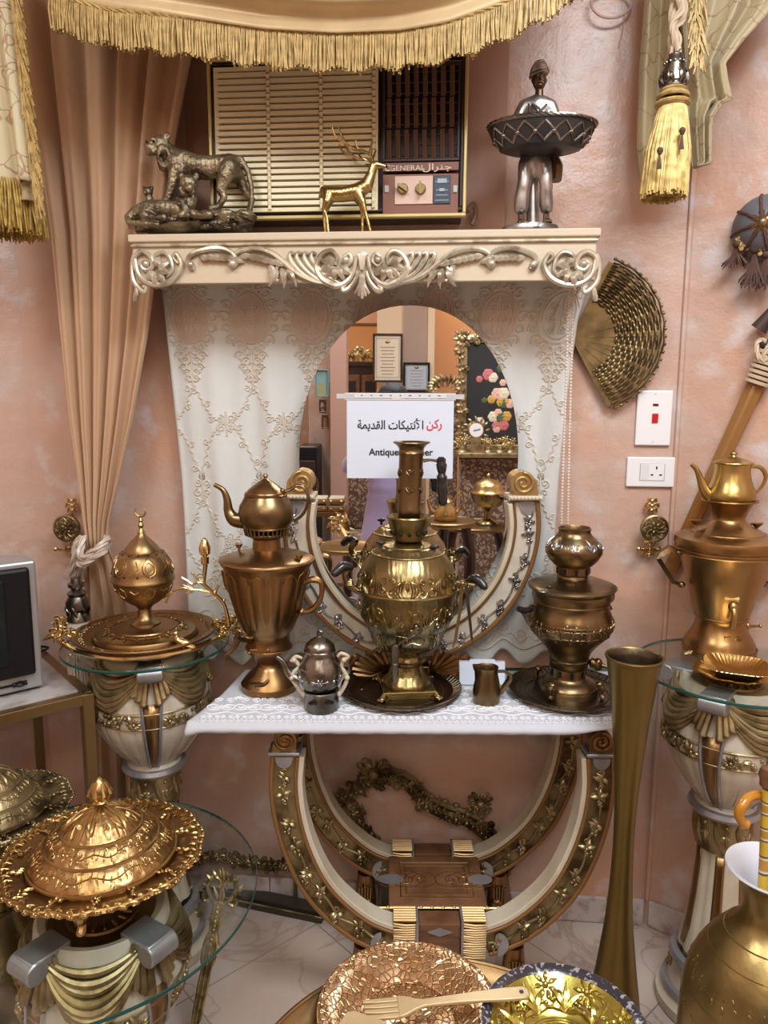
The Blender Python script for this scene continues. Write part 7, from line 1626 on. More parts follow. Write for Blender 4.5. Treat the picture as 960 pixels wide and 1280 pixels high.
t = thing('teapot', 'yellow brass pear shaped teapot standing on top of the right samovar', 'teapot', V((c2.x, c2.y, p2[0][1])))
X_ = lambda x, y, dd=0: pd(x, y, dQ, dd)+V((0, 0, zz))
YB = mat('warm_yellow_brass', (.50, .36, .13), .30, 1, var=((.38, .26, .09), 7, .4, .7), bumps=fine)
b = MB(); b.lathe(c2, rad_smooth(p2[:8], 4), 56); b.build('body', YB, t); b = MB(); b.lathe(c2, p2[7:], 44); ring(b, c2, p2[8][0], p2[8][1], .0018, 44); b.ball(X_(937, 570), (.008, .005, .004)); b.build('lid', YB, t)
b = MB(); b.tube(cr([X_(888, 612), X_(881, 604), X_(876, 590), X_(871, 578), X_(864, 571)], 6), [.016, .013, .0085, .006, .0045], 12); b.build('spout', YB, t)
b = MB(); b.tube(cr([X_(931, 577), X_(940, 574), X_(952, 576), X_(958, 586), X_(954, 598), X_(945, 608), X_(938, 614)], 6), [.0055, .006, .007, .008, .007, .005, .0045], 8, flat=.6); b.build('handle', YB, t)
# fluted dish
A_ = az(917, 839, ZG+.012); c = V((A_.x, A_.y, 0)); t = thing('fluted_dish', 'polished gold tray holding a fluted rounded square dish before the right samovar', 'dish', V((c.x, c.y, ZG+.0006)))
def sq(a, n=4): return (abs(math.cos(a))**n+abs(math.sin(a))**n)**(-1/n)
RS = 47*mpp(A_); zt_ = ZG+.0012
b = MB(); b.lathe(c, [(0, zt_), (RS*.6, zt_), (RS*.82, zt_+.004), (RS*1.05, zt_+.013), (RS*1.0, zt_+.014), (RS*.80, zt_+.007), (RS*.6, zt_+.004), (0, zt_+.004)], 120, fn=lambda a, i, r, z: (r*(1+.03*math.cos(a*8))*(1+.02*math.cos(a*24)*(i in (3, 4))), z), close=False, sx=1.0, sy=.9); b.build('under_tray', M['goldw'], t)
Rq = .068
b = MB(); b.lathe(V((c.x+.005, c.y, 0)), [(0, zt_+.005), (Rq*.62, zt_+.006), (Rq*.70, zt_+.009), (Rq*.97, zt_+.026), (Rq, zt_+.027), (Rq*.985, zt_+.028), (Rq*.66, zt_+.011), (0, zt_+.008)], 192, fn=lambda a, i, r, z: (r*sq(a+.3)*(1+(.012*math.cos(a*48) if 2 <= i <= 6 else 0)), z), close=False); b.build('fluted_dish_body', M['goldw'], t)
p = az(868, 817, ZG+.006); t = thing('shell_ornament', 'tiny gold shell ornament at the back left of the right glass top', 'ornament', V((p.x, p.y, ZG+.0006)))
b = MB()
for q in range(7): a = PI*(q+.5)/7; b.tube([p+V((0, 0, -.002)), p+RH*.013*math.cos(a)+V((0, .006*math.sin(a), .004)), p+RH*.024*math.cos(a)+V((0, .012*math.sin(a), -.001))], [.003, .0045, .003], 6)
b.ball(p-V((0, 0, .001)), .0048); b.build('shell', M['goldw'], t)
# ================================================================ wide mouthed brass vase with canes, front right corner
A_ = az(968, 1088, .66); c = V((A_.x, A_.y, 0)); R = 57*mpp(A_)
t = thing('wide_vase', 'wide mouthed engraved brass vase with white lined mouth in the lower right corner', 'vase', c)
VG = mat('engraved_pale_brass', (.42, .32, .13), .34, .95, var=((.31, .23, .09), 8, .4, .7), bumps=[('noise', 60, .25, .002), ('cell', 45, .12, .002)])
prf = [(0, 0), (.10, 0), (.105, .012), (.085, .035), (.10, .08), (.13, .16), (.142, .26), (.142, .36), (.134, .43), (.115, .48), (.085, .525), (.056, .555), (.046, .585), (.052, .622), (R*.80, .650), (R*.97, .659)]
b = MB(); b.lathe(c, rad_smooth(prf, 3), 72, close=False); bd = b.build('body', VG, t)
b = MB(); b.lathe(c, [(R*.97, .659), (R, .6625), (R*.985, .665), (R*.80, .657), (.052, .630), (.040, .59), (.040, .30), (0, .30)], 64, close=False); b.build('white_lining', mat('white_enamel', (.66, .68, .72), .2), t)
b = MB(); mp = lathe_map(c, prf[4:12], A_CAM(c), .45, .125); cir = 2*PI*.125
otube(b, [(cir*i/80, -.035) for i in range(81)], .0018, mp, 5); otube(b, [(cir*i/80, .052) for i in range(81)], .0018, mp, 5); otube(b, [(cir*i/80, .085) for i in range(81)], .0016, mp, 5)
carve(b, [(cir*i/40, .0+.006*math.sin(i)) for i in range(41)], .024, mp, 31, step=.022, r=.0013); carve(b, [(cir*i/40, -.07) for i in range(41)], .020, mp, 32, step=.030, r=.0012); b.build('engraving', VG, bd)
AMB = mat('amber_handle', (.48, .20, .02), .15, coat=.5)
t = thing('walking_cane', 'cane with a curved glossy amber handle leaning in the wide brass vase', 'cane', c+V((0, 0, .31)), 'canes in the wide brass vase')
e1 = ad(958, 1000, 1.215)
hb_ = V((c.x+.012, c.y+.022, .31))
b = MB(); b.tube([hb_, hb_.lerp(e1, .5), e1], .0075, 12); b.build('shaft', M['wood'], t)
b = MB(); b.tube(cr([e1, ad(957, 994, 1.215), ad(948, 993, 1.20), ad(936, 997, 1.19), ad(928, 1007, 1.18), ad(924, 1018, 1.18), ad(928, 1028, 1.18), ad(934, 1031, 1.18)], 6), [.009, .0085, .0085, .0085, .0085, .008, .0085], 12); b.build('crook_handle', AMB, t)
t = thing('walking_cane', 'cane banded in yellow, white and brown spirals standing in the wide brass vase', 'cane', c+V((.0, 0, .31)), 'canes in the wide brass vase')
e2 = ad(958, 1010, 1.192); p0 = V((c.x-.004, c.y+.002, .31)); e3 = e2+(e2-p0).normalized()*.04
cane = mat('spiral_cane', (.72, .50, .04), .3, coat=.3)
N_ = cane.node_tree.nodes; L_ = cane.node_tree.links; tc = N_.new('ShaderNodeTexCoord'); wv = N_.new('ShaderNodeTexWave'); wv.bands_direction = 'Z'; wv.inputs['Scale'].default_value = 5.5; wv.inputs['Distortion'].default_value = 5; wv.inputs['Detail Scale'].default_value = .6; rp = N_.new('ShaderNodeValToRGB'); L_.new(tc.outputs['Object'], wv.inputs[0]); L_.new(wv.outputs['Fac'], rp.inputs[0]); L_.new(rp.outputs[0], N_['Principled BSDF'].inputs['Base Color'])
rp.color_ramp.interpolation = 'CONSTANT'; E = rp.color_ramp.elements; E[0].color = (.70, .48, .04, 1); E[1].position = .45; E[1].color = (.12, .05, .02, 1); e_ = E.new(.62); e_.color = (.75, .70, .62, 1); e_ = E.new(.80); e_.color = (.55, .30, .03, 1)
b = MB(); b.tube([p0, p0.lerp(e3, .5), e3], .0085, 14); b.build('banded_shaft', cane, t)
b = MB(); b.lathe(e3, [(.009, 0), (.013, .004), (.013, .012), (.016, .024), (.012, .036), (0, .040)], 16); b.build('knob_top', M['wood'], t)
# ================================================================ foreground: brass tray table, plates, fork
ZR = .55
A_ = az(563, 1425, ZR); c = V((A_.x, A_.y, 0)); R = 283*mpp(A_)
t = thing('tray_table', 'round brass tray table holding two dishes and wooden forks at the bottom edge', 'table', c)
b = MB(); b.lathe(c, [(0, ZR-.006), (R*.9, ZR-.006), (R*.97, ZR+.010), (R, ZR+.018), (R*.99, ZR+.020), (R*.955, ZR+.008), (R*.88, ZR-.002), (0, ZR-.002)], 120, close=False); tr_ = b.build('tray', M['gold_matte'], t)
b = MB(); ring(b, c, R*.995, ZR+.0195, .0035, 120); mp = lambda x, y, h=0: V((c.x+(R*.84+y)*math.cos(x/(R*.84)), c.y+(R*.84+y)*math.sin(x/(R*.84)), ZR-.001+h)); cir = 2*PI*R*.84
carve(b, [(cir*i/80, 0) for i in range(81)], .026, mp, 3, step=.034, r=.0012); b.build('rim_relief', M['gold_matte'], tr_)
for k in range(3):
    a = k*2*PI/3+.5; b = MB(); b.tube(cr([V((c.x+.20*math.cos(a), c.y+.20*math.sin(a), ZR-.008)), V((c.x+.10*math.cos(a), c.y+.10*math.sin(a), .34)), V((c.x+.12*math.cos(a), c.y+.12*math.sin(a), .14)), V((c.x+.22*math.cos(a), c.y+.22*math.sin(a), .012))], 6), [.014, .016, .014, .012], 10); b.build('leg', M['dark_wood'], t)
zp = ZR-.0005
A_ = az(511, 1262, zp+.03); c = V((A_.x, A_.y, 0)); R = 114*mpp(A_)
AMG = mat('crackled_amber_plate', (.44, .25, .11), .24, .85, var=((.60, .38, .20), 30, .42, .62), bumps=[('edge', 95, .6, .0025), ('noise', 60, .3, .002)], coat=.3)
t = thing('crackle_plate', 'large copper coloured crackle glass plate on the brass tray', 'plate', V((c.x, c.y, zp)))
b = MB(); b.lathe(c, [(0, zp), (R*.48, zp), (R*.55, zp+.004), (R*.75, zp+.016), (R*.99, zp+.030), (R, zp+.033), (R*.975, zp+.034), (R*.74, zp+.021), (R*.55, zp+.010), (R*.50, zp+.006), (0, zp+.006)], 100, close=False); pl_ = b.build('plate_body', AMG, t)
b = MB(); ring(b, c, R*.54, zp+.0105, .002, 72); ring(b, c, R*.985, zp+.033, .0028, 90); b.build('rim_ring', AMG, pl_)
A_ = az(706, 1283, zp+.045); c = V((A_.x, A_.y, 0)); R = 104*mpp(A_)
t = thing('leaf_bowl', 'shallow glass bowl with golden leaf relief and dark speckled rim on the brass tray', 'bowl', V((c.x, c.y, zp)))
GB = mat('golden_leaf_foil', (.52, .42, .08), .22, .85, var=((.36, .28, .05), 16, .42, .6), bumps=[('noise', 40, .4, .003)], coat=.6)
BK = mat('speckled_dark_rim', (.03, .028, .035), .12, var=((.30, .28, .30), 130, .56, .62), coat=.8, bumps=[('noise', 120, .4, .002)])
b = MB(); b.lathe(c, [(0, zp+.005), (R*.42, zp+.006), (R*.50, zp+.010), (R*.70, zp+.026), (R*.88, zp+.040)], 90, close=False); b.lathe(c, [(0, zp), (R*.42, zp), (R*.52, zp+.004), (R*.72, zp+.019), (R*.89, zp+.034)], 90, close=False); bw = b.build('bowl_body', GB, t)
b = MB(); b.lathe(c, [(R*.88, zp+.0405), (R*.97, zp+.047), (R, zp+.047), (R, zp+.043), (R*.90, zp+.034), (R*.88, zp+.0335)], 90, close=False); b.build('speckled_rim', BK, t)
b = MB(); tab = [(R*.42, zp+.006), (R*.50, zp+.010), (R*.70, zp+.026), (R*.88, zp+.040)]
mp = lambda x, y, h=0: (lambda rr, a: V((c.x+rr*math.cos(a), c.y+rr*math.sin(a), interp(tab, rr)+h)))(R*.68+y, x/(R*.68)); cir = 2*PI*R*.68
for k in range(9):
    x = cir*k/9
    for q in range(5): leaf(b, x, -.020, PI/2+(q-2)*.55, .040, .0055, mp, 0, .2*(q-2), 5)
    rosette(b, x+cir/18, .010, .020, mp, 7); 
    for q in range(8): b.ball(mp(x+cir/18+random.Random(q+k).uniform(-.02, .02), -.014+.003*q*.5, 0), .004, n=6, m=5)
    otube(b, [(x+.01+X, -.004+Y_) for X, Y_ in spiral(0, 0, .018, .004, k, 1.3, 14)], .0026, mp, 5)
for rr, th in ((.44, .002), (.40, .0015)): ring(b, c, R*rr, zp+.0075, th, 60)
b.build('leaf_relief', GB, bw)
WD = mat('pale_brushed_wood', (.52, .38, .20), .36, .25, var=((.42, .29, .14), 5, .4, .7), bumps=fine)
def fork(label, pts, tines, z):
    P = [az(x, y, z+i*0) for i, (x, y) in enumerate(pts)]; t = thing('wooden_fork', label, 'fork', P[-1], 'wooden salad servers'); b = MB()
    return t, P
zf = zp+.040
t = thing('serving_fork', 'pale wooden serving fork with a holed handle lying across the two dishes', 'fork', az(540, 1262, zf), 'wooden servers on the dishes')
H0, H1 = az(456, 1268, zf-.004), az(661, 1243, zf+.012); ax_ = (H1-H0); Lf = ax_.length; ax_.normalize(); sd_ = V((0, 0, 1)).cross(ax_).normalized(); up_ = ax_.cross(sd_)
mp = lambda x, y, h=0: H0+ax_*x+sd_*y+up_*h
def wprof(x, tab): return interp(tab, x/Lf)
tab = [(0, .0185), (.16, .020), (.24, .0185), (.31, .010), (.36, .0065), (.55, .0075), (.85, .0115), (.97, .0115), (1.0, .007)]
xs = [lerp(.20, 1.0, i/30)*Lf for i in range(31)]
b = MB(); b.prism([(x, wprof(x, tab)) for x in xs]+[(x, -wprof(x, tab)) for x in xs[::-1]], lambda x, y, h: mp(x, y, h+.004*math.sin(x/Lf*PI)), .0055); hd = b.build('handle', WD, t, bevel=.0015)
for k in range(4):
    y = (k-1.5)*.0098; b = MB(); b.prism([(0.0, y*.95-.0028), (.02, y-.0036), (Lf*.21, y-.0042), (Lf*.21, y+.0042), (.02, y+.0036), (0.0, y*.95+.0028)], lambda x, y_, h: mp(x, y_, h+.0015+.003*(1-x/(Lf*.21))**2), .0050); b.build('tine', WD, t, bevel=.001)
b = MB(); b.lathe(mp(Lf*.955, 0, .0055), [(0, 0), (.0035, 0), (.0035, .0012), (0, .0012)], 14, R=Matrix((ax_, sd_, up_)).transposed()); b.build('hanging_hole', M['black'], hd)
t = thing('serving_spatula', 'second pale wooden server, flat bladed, cut off by the bottom edge', 'server', az(455, 1282, zf), 'wooden servers on the dishes')
H0, H1 = az(428, 1276, zf+.004), az(560, 1330, zf+.010); ax_ = (H1-H0); L2_ = ax_.length; ax_.normalize(); sd_ = V((0, 0, 1)).cross(ax_).normalized(); up_ = ax_.cross(sd_)
tab2 = [(0, .012), (.04, .019), (.35, .020), (.5, .010), (.6, .0065), (1, .0095)]; xs = [L2_*1.4*i/26 for i in range(27)]
mq = lambda x, y, h=0: H0+ax_*x+sd_*y+up_*h
b = MB(); b.prism([(x, interp(tab2, x/L2_)) for x in xs]+[(x, -interp(tab2, x/L2_)) for x in xs[::-1]], lambda x, y, h: mq(x, y, h+.003*math.sin(x/L2_*3)), .005); b.build('blade', WD, t, bevel=.0015)
b = MB(); b.prism([(x, .4*interp(tab2, x/L2_)) for x in xs[1:9]]+[(x, -.4*interp(tab2, x/L2_)) for x in xs[1:9][::-1]], lambda x, y, h: mq(x, y, h+.005), .0012); b.build('spine', WD, t, bevel=.0005)
# ================================================================ woven brass fan on the wall
YF = -.022
pv = ay(716, 421, YF); s_ = mpp(pv); FO = (pv.x, pv.z)
t = thing('wall_fan', 'large woven bronze hand fan hung on the wall right of the cornice', 'fan', pv)
FB = mat('woven_bronze', (.25, .185, .085), .40, .85, var=((.14, .10, .045), 24, .42, .64), bumps=[('noise', 120, .2, .001)])
fp = lambda r, a, h=0.0: V((FO[0]+r*math.cos(a), YF-h, FO[1]+r*math.sin(a)))
A0f, A1f = math.radians(63), math.radians(-58); NR = 19
for i in range(NR):
    a = lerp(A0f, A1f, i/(NR-1)); R = (104+8*math.sin(PI*i/(NR-1)))*s_; b = MB(); end = i in (0, NR-1)
    w0, w1 = (.004, .013 if end else .0065)
    n = V((-math.sin(a), 0, math.cos(a))); pts = []
    for j in range(9):
        u = j/8; w = lerp(w0, w1, min(1, u*1.3)); h = .0006+.0035*(i % 2)*u+.002*u
        pts.append((fp(R*u-.012, a, h)+n*w, fp(R*u-.012, a, h)-n*w))
    vs = [p for pr_ in pts for p in pr_]; b.add(vs, [(2*j, 2*j+1, 2*j+3, 2*j+2) for j in range(8)]); b.build('rib', FB, t, smooth=False, solid=.0028 if end else .0018)
b = MB(); rings = 17
for k in range(rings):
    rr = lerp(.47, .985, k/(rings-1)); n = (NR-1)*6; P = []
    for i in range(n+1):
        u = i/n; a = lerp(A0f, A1f, u); R = (104+8*math.sin(PI*u))*s_*rr; P.append(fp(R, a, .0065+.0034*math.cos(PI*(u*(NR-1)+k))))
    b.tube(P, .0027, 5, flat=1.0)
b.build('weave', FB, t)
b = MB()
for i in range(26): a = lerp(A0f, A1f, i/25); R = (104+8*math.sin(PI*i/25))*s_; b.ball(fp(R*1.0, a, .004), .005, n=6, m=5)
b.build('edge_knots', FB, t)
b = MB(); b.prism([(-.034, 0), (-.012, .034), (.006, .012), (.006, -.012), (-.012, -.034)], lambda x, y, h: V((FO[0]+x, YF+.004-h, FO[1]+y)), .007); b.ball(fp(0, 0, .006), (.008, .005, .008)); b.build('pivot_plate', M['brown_line'], t, bevel=.001)
# ================================================================ electrical plates
def plate(name, label, x0, y0, x1, y1, cat):
    p0, p1 = ay(x0, y0, -.006), ay(x1, y1, -.006); c = (p0+p1)/2
    t = thing(name, label, cat, V((c.x, 0, c.z))); b = MB(); b.box(V((c.x, -.0055, c.z)), (abs(p1.x-p0.x), .009, abs(p1.z-p0.z))); b.build('face_plate', M['white_pl'], t, smooth=False, bevel=.003); return t, c, abs(p1.x-p0.x), abs(p1.z-p0.z)
t, c, w, h = plate('light_switch', 'tall white switch plate with a red rocker under the fan', 797, 488, 837, 557, 'switch')
b = MB(); b.box(V((c.x+.002, -.0115, c.z+.0)), (.015, .006, .024), Matrix.Rotation(.12, 3, 'X')); b.build('red_rocker', M['red'], t, smooth=False, bevel=.001)
b = MB(); b.box(V((c.x+.002, -.0103, c.z+.034)), (.014, .002, .006)); b.build('indicator_window', mat('dark_red', (.10, .02, .02), .2), t, smooth=False)
b = MB()
for zz in (.062, -.062): b.lathe(V((c.x, -.0102, c.z+zz)), [(0, .0004), (.003, .0004), (.003, 0)], 10, R=Matrix.Rotation(PI/2, 3, 'X'))
b.build('screw_cap', mat('offwhite', (.70, .70, .70), .4), t)
t, c, w, h = plate('wall_socket', 'wide white wall socket plate above the round gilt medallion', 784, 571, 842, 609, 'socket')
b = MB(); b.box(V((c.x-.017, -.0104, c.z)), (.020, .0018, .043)); b.build('blank_module', mat('module_white', (.76, .76, .77), .35), t, smooth=False, bevel=.0005)
b = MB(); b.box(V((c.x+.014, -.0104, c.z)), (.040, .0018, .043)); m_ = b.build('socket_module', M['white_pl'], t, smooth=False, bevel=.0005)
for (dx, dz_, ww, hh) in ((.014, .0115, .0035, .0075), (.003, -.007, .0065, .0035), (.025, -.007, .0065, .0035)):
    b = MB(); b.box(V((c.x+dx, -.0116, c.z+dz_)), (ww, .001, hh)); b.build('pin_hole', M['black'], m_, smooth=False)
b = MB()
frame(b, c.x-.0285, c.x+.0355, c.z-.0225, c.z+.0225, .0012, -.0103, .0014); b.build('module_border', mat('module_grey', (.45, .45, .47), .4), t, smooth=False)
# ================================================================ hanging things on the right wall
nR = V((-dirR.y, dirR.x, 0)); nR = nR if (V((.2, -2.5, 0))-R0).dot(nR) > 0 else -nR
def wr(px, py, off=.02): return apl(px, py, R0+nR*off, nR)
c0 = wr(957, 283, .03); s_ = mpp(c0)
t = thing('dome_hat', 'dark grey ribbed dome with brass star boss and brown tassels hung on the right wall', 'hat', c0)
b = MB(); Rr = 40*s_; Rm = Matrix((dirR, V((0, 0, 1)), nR)).transposed()
b.lathe(c0-nR*.028, [(0, 0), (Rr*1.02, 0), (Rr, Rr*.25), (Rr*.88, Rr*.55), (Rr*.62, Rr*.85), (Rr*.3, Rr*1.0), (0, Rr*1.04)], 40, R=Rm); b.build('dome', M['grey_cloth'], t)
mp = lambda r, a, h=0: (c0-nR*.028)+dirR*r*math.cos(a)+V((0, 0, r*math.sin(a)))+nR*(interp([(0, Rr*1.04), (Rr*.3, Rr), (Rr*.62, Rr*.85), (Rr*.88, Rr*.55), (Rr, Rr*.25)], r)+h)
for k in range(8):
    a = k*PI/4+.2; b = MB(); b.tube([mp(Rr*u, a, .001) for u in (.1, .3, .5, .7, .85, .95, 1)], .004, 6); b.tube([mp(Rr*u, a+.03*math.sin(u*30), .003) for u in [i/16 for i in range(2, 17)]], .0022, 5); b.build('braid_rib', M['brown_thread'], t)
b = MB(); b.ball(mp(0, 0, .003), (.011, .011, .011)); 
for k in range(16): b.tube([mp(.008, k*PI/8, .003), mp(.028, k*PI/8, .002)], [.003, .001], 5)
b.build('star_boss', M['gold'], t)
b = MB(); b.ball(mp(0, 0, .010), (.006, .006, .006)); b.build('grey_jewel', M['silver_paint'], t)
rnd = random.Random(5)
for (x, y, L, n) in ((922, 305, .055, 34), (944, 312, .085, 60), (958, 318, .08, 40)):
    p = wr(x, y, .045); b = MB(); b.ball(p, (.012, .012, .010))
    for q in range(n): a = rnd.uniform(-1.1, .9); b.tube([p, p+dirR*.010*a+V((0, 0, -L*.5)), p+dirR*.030*a+nR*rnd.uniform(-.01, .01)+V((0, 0, -L*rnd.uniform(.8, 1.05)))], [.003, .002, .0012], 4)
    b.build('tassel', M['brown_thread'], t)
b = MB(); mq = lambda x, y, h=0: wr(0, 0, .05)*0+(c0+dirR*x+V((0, 0, y))+nR*(.022+h))
carve(b, [(-.060, -.025), (-.03, -.045), (.0, -.052), (.03, -.052)], .016, mq, 3, step=.012, r=.0022); b.build('gold_braid', M['fringe'], t)
# scabbard on a cord
t = thing('wooden_scabbard', 'varnished wooden scabbard slung slantwise by a pale cord on the right wall', 'scabbard', wr(900, 600, .02))
e0, e1 = wr(836, 716, .022), wr(958, 452, .03); ax_ = (e1-e0).normalized(); sx_ = ax_.cross(nR).normalized()
b = MB(); b.tube([e0, e0.lerp(e1, .5), e1], [.019, .021, .022], 4, flat=.45, nrm=nR); b.build('sheath', M['wood_lt'], t, bevel=.004)
b = MB(); 
for k in range(7): q0 = e1-ax_*(.012*k-.02); b.tube([q0+V((0, 0, 0))+sx_*.026*math.cos(2*PI*i/14)+nR*.020*math.sin(2*PI*i/14) for i in range(14)], .0048, 5, closed=True)
twist(b, [e1+nR*.02, wr(948, 446, .05), wr(946, 430, .045), wr(955, 425, .04), wr(962, 440, .04)], .006); twist(b, [e1+nR*.02, wr(956, 440, .05), wr(966, 420, .045), wr(966, 360, .04), wr(966, 300, .02)], .006); b.build('cord', M['rope'], t)
b = MB(); b.tube([wr(948, 412, .03), wr(956, 402, .03), wr(966, 388, .03)], [.020, .017, .012], 12); b.ball(wr(957, 430, .03), (.016, .016, .012)); b.build('brown_cap', mat('dark_brown_leather', (.06, .03, .025), .5), t)
# ================================================================ behind and below the console
crest = thing('gilt_crest', 'antique gilt carved pediment with shell heads propped against the wall under the console', 'ornament', ay(530, 1040, -.03))
mp = fmap(-.030); Q3 = lambda *pts: [q2(a, b_, -.030) for a, b_ in pts]
b = MB()
main = Q3((450, 978), (470, 972), (492, 970), (512, 980), (534, 1002), (556, 1014), (582, 1022), (600, 1034), (618, 1052), (626, 1075), (628, 1092))
carve(b, main, .040, mp, 3, step=.020, r=.0045); 
for o_ in (-.014, 0, .014): 
    C, A2_, _ = band_pts(main, o_, o_); otube(b, A2_, .0105, mp, 6)
carve(b, main, .026, fmap(-.044), 8, step=.018, r=.0034); b.build('carved_rail', M['gilt_dk'], crest)
def boss(cxp, cyp, R, seed, nm='shell_boss'):
    b = MB(); x0, y0 = q2(cxp, cyp, -.03); rnd = random.Random(seed)
    for k in range(16):
        a = 2*PI*k/16+rnd.uniform(-.1, .1); leaf(b, x0+R*.3*math.cos(a), y0+R*.3*math.sin(a), a, R*rnd.uniform(.6, .85), R*.13, mp, .006, rnd.uniform(-.6, .6)); 
        if k % 2: scroll(b, x0+R*.4*math.cos(a), y0+R*.4*math.sin(a), a, R*.5, 1 if k % 4 == 1 else -1, R*.07, mp, .008)
    b.ball(mp(x0, y0, .010), (R*.36, .016, R*.36)); rosette(b, x0, y0, R*.34, mp, 7, .020); b.build(nm, M['gilt_dk'], crest)
boss(468, 966, .052, 1); boss(600, 1002, .036, 4)
b = MB(); carve(b, Q3((455, 985), (436, 992), (414, 1000), (404, 1016), (414, 1034), (440, 1046), (462, 1040)), .038, mp, 6, step=.016, r=.005, dens=2); carve(b, Q3((410, 1010), (430, 1012), (455, 1006)), .034, fmap(-.05), 9, step=.014, r=.005, dens=2); carve(b, Q3((420, 1030), (440, 1026), (456, 1030)), .030, fmap(-.05), 11, step=.014, r=.005, dens=2); b.build('leaf_tail', M['gilt_dk'], crest)
b = MB(); zc = mp(*Q3((628, 1094))[0]); b.tube([V((zc.x, -.03, zc.z+.01)), V((zc.x+.02, -.03, .0))], [.014, .02], 8); b.build('prop_foot', M['gilt_dk'], crest)
# olive slab standing behind
x0, x1 = ay(478, 1080, -.02).x, ay(600, 1080, -.02).x; zz = ay(540, 1076, -.035).z
b = MB(); b.box(V(((x0+x1)/2, -.040, zz/2)), (x1-x0, .022, zz)); o = b.build('stone_slab', mat('olive_stone', (.20, .19, .11), .4, var=((.12, .10, .05), 8, .4, .7)), smooth=False, bevel=.002); tag(o, 'plain olive stone slab standing on edge behind the console foot', 'slab')
# dark moulded plinth and gilt rail on the floor at the left
a_, b_2 = az(222, 1118, .0), az(402, 1156, .0)
tdir = (b_2-a_).normalized(); tn = V((-tdir.y, tdir.x, 0)); tn = tn if tn.y > 0 else -tn
t = thing('moulded_plinth', 'dark olive moulded plinth board lying on the tiles beside the console', 'plinth', (a_+b_2)/2)
Rm = Matrix((tdir, tn, V((0, 0, 1)))).transposed(); L_ = (b_2-a_).length
OL = mat('dark_olive_paint', (.06, .052, .035), .35, .3)
b = MB(); b.box((a_+b_2)/2+tn*.025+V((0, 0, .0105)), (L_, .05, .020), Rm); b.box((a_+b_2)/2+tn*.029+V((0, 0, .028)), (L_*.99, .040, .014), Rm); b.build('board', OL, t, smooth=False, bevel=.003)
b = MB(); b.tube([a_+tn*.001+V((0, 0, .021)), b_2+tn*.001+V((0, 0, .021))], .003, 6); b.build('bead', M['gilt_dk'], t)
t = thing('gilt_rail', 'gilt carved rail with small scrolls resting low against the wall, left of the console', 'ornament', ay(300, 1082, -.03))
b = MB(); Qa = [q2(a, b_, -.03) for a, b_ in ((225, 1082), (262, 1068), (300, 1074), (335, 1080), (368, 1078))]; carve(b, Qa, .026, fmap(-.03), 5, step=.017, r=.0042, dens=2); carve(b, [(x, y-.012) for x, y in Qa], .020, fmap(-.03), 15, step=.017, r=.0038); b.build('scrollwork', M['gilt_dk'], t)
b = MB(); b.tube([fmap(-.022)(x, y-.004) for x, y in cr2(Qa, 4)], .009, 6)
for f_ in (0, 1): x, y = Qa[0] if f_ == 0 else Qa[-1]; b.tube([V((x, -.024, y)), V((x, -.024, .004))], .007, 6)
b.build('rail_bar', M['gilt_dk'], t)
# ================================================================ the shop behind the camera, seen in the mirror
Rb = Matrix.Rotation(YAW, 3, 'Z')
ORW = mat('orange_wall', (.74, .40, .19), .6); PKW = mat('brown_pink_pillar', (.42, .25, .19), .55); CRW = mat('cream_pillar', (.82, .66, .46), .55); GBW = mat('taupe_pillar', (.44, .32, .25), .55)
def mbox(px0, px1, t, thick, z0, z1, m, name, kind='structure', par=None, bev=0):
    a, b_ = am(px0, 500, t), am(px1, 500, t); c = (a+b_)/2-FH*thick/2; k = MB(); k.box(V((c.x, c.y, (z0+z1)/2)), ((a-b_).length, thick, z1-z0), Rb)
    o = k.build(name, m, par, smooth=False, bevel=bev)
    if kind: o['kind'] = kind
    return o
mbox(413, 433, 5.2, .30, 0, CEIL, PKW, 'trim_3'); mbox(386, 413, 5.35, .12, 0, CEIL, M['wall'], 'wall_partition')
mbox(424, 482, 8.0, .10, 0, CEIL, ORW, 'wall_far'); mbox(471, 503, 6.3, .35, 0, CEIL, CRW, 'trim_4'); mbox(503, 536, 6.25, .35, 0, CEIL, GBW, 'trim_5'); mbox(534, 700, 6.9, .10, 0, CEIL, ORW, 'wall_orange'); mbox(534, 542, 6.2, .2, 0, CEIL, CRW, 'trim_6')
mbox(425, 472, 6.6, .3, am(450, 404, 6.6).z, CEIL, PKW, 'trim_7')
def pic(name, label, x0, y0, x1, y1, t_, fw, fm, cm, cat='picture', extra=None, group=None):
    a, b_ = am(x0, y0, t_), am(x1, y1, t_); c = (a+b_)/2; w = abs((b_-a).dot(RH)); h = abs(a.z-b_.z)
    t = thing(name, label, cat, c, group); mp = lambda x, y, d=0: c+RH*x+V((0, 0, y))+FH*d
    k = MB()
    for (cx_, cz_, ww, hh) in ((0, h/2-fw/2, w, fw), (0, -h/2+fw/2, w, fw), (-w/2+fw/2, 0, fw, h-2*fw), (w/2-fw/2, 0, fw, h-2*fw)): k.box(mp(cx_, cz_, 0), (ww, .03, hh), Rb)
    k.build('frame', fm, t, smooth=False, bevel=.004); k = MB(); k.box(mp(0, 0, -.006), (w-2*fw+.004, .012, h-2*fw+.004), Rb); cv = k.build('sheet', cm, t, smooth=False)
    if extra: extra(t, mp, w, h, cv)
    return t
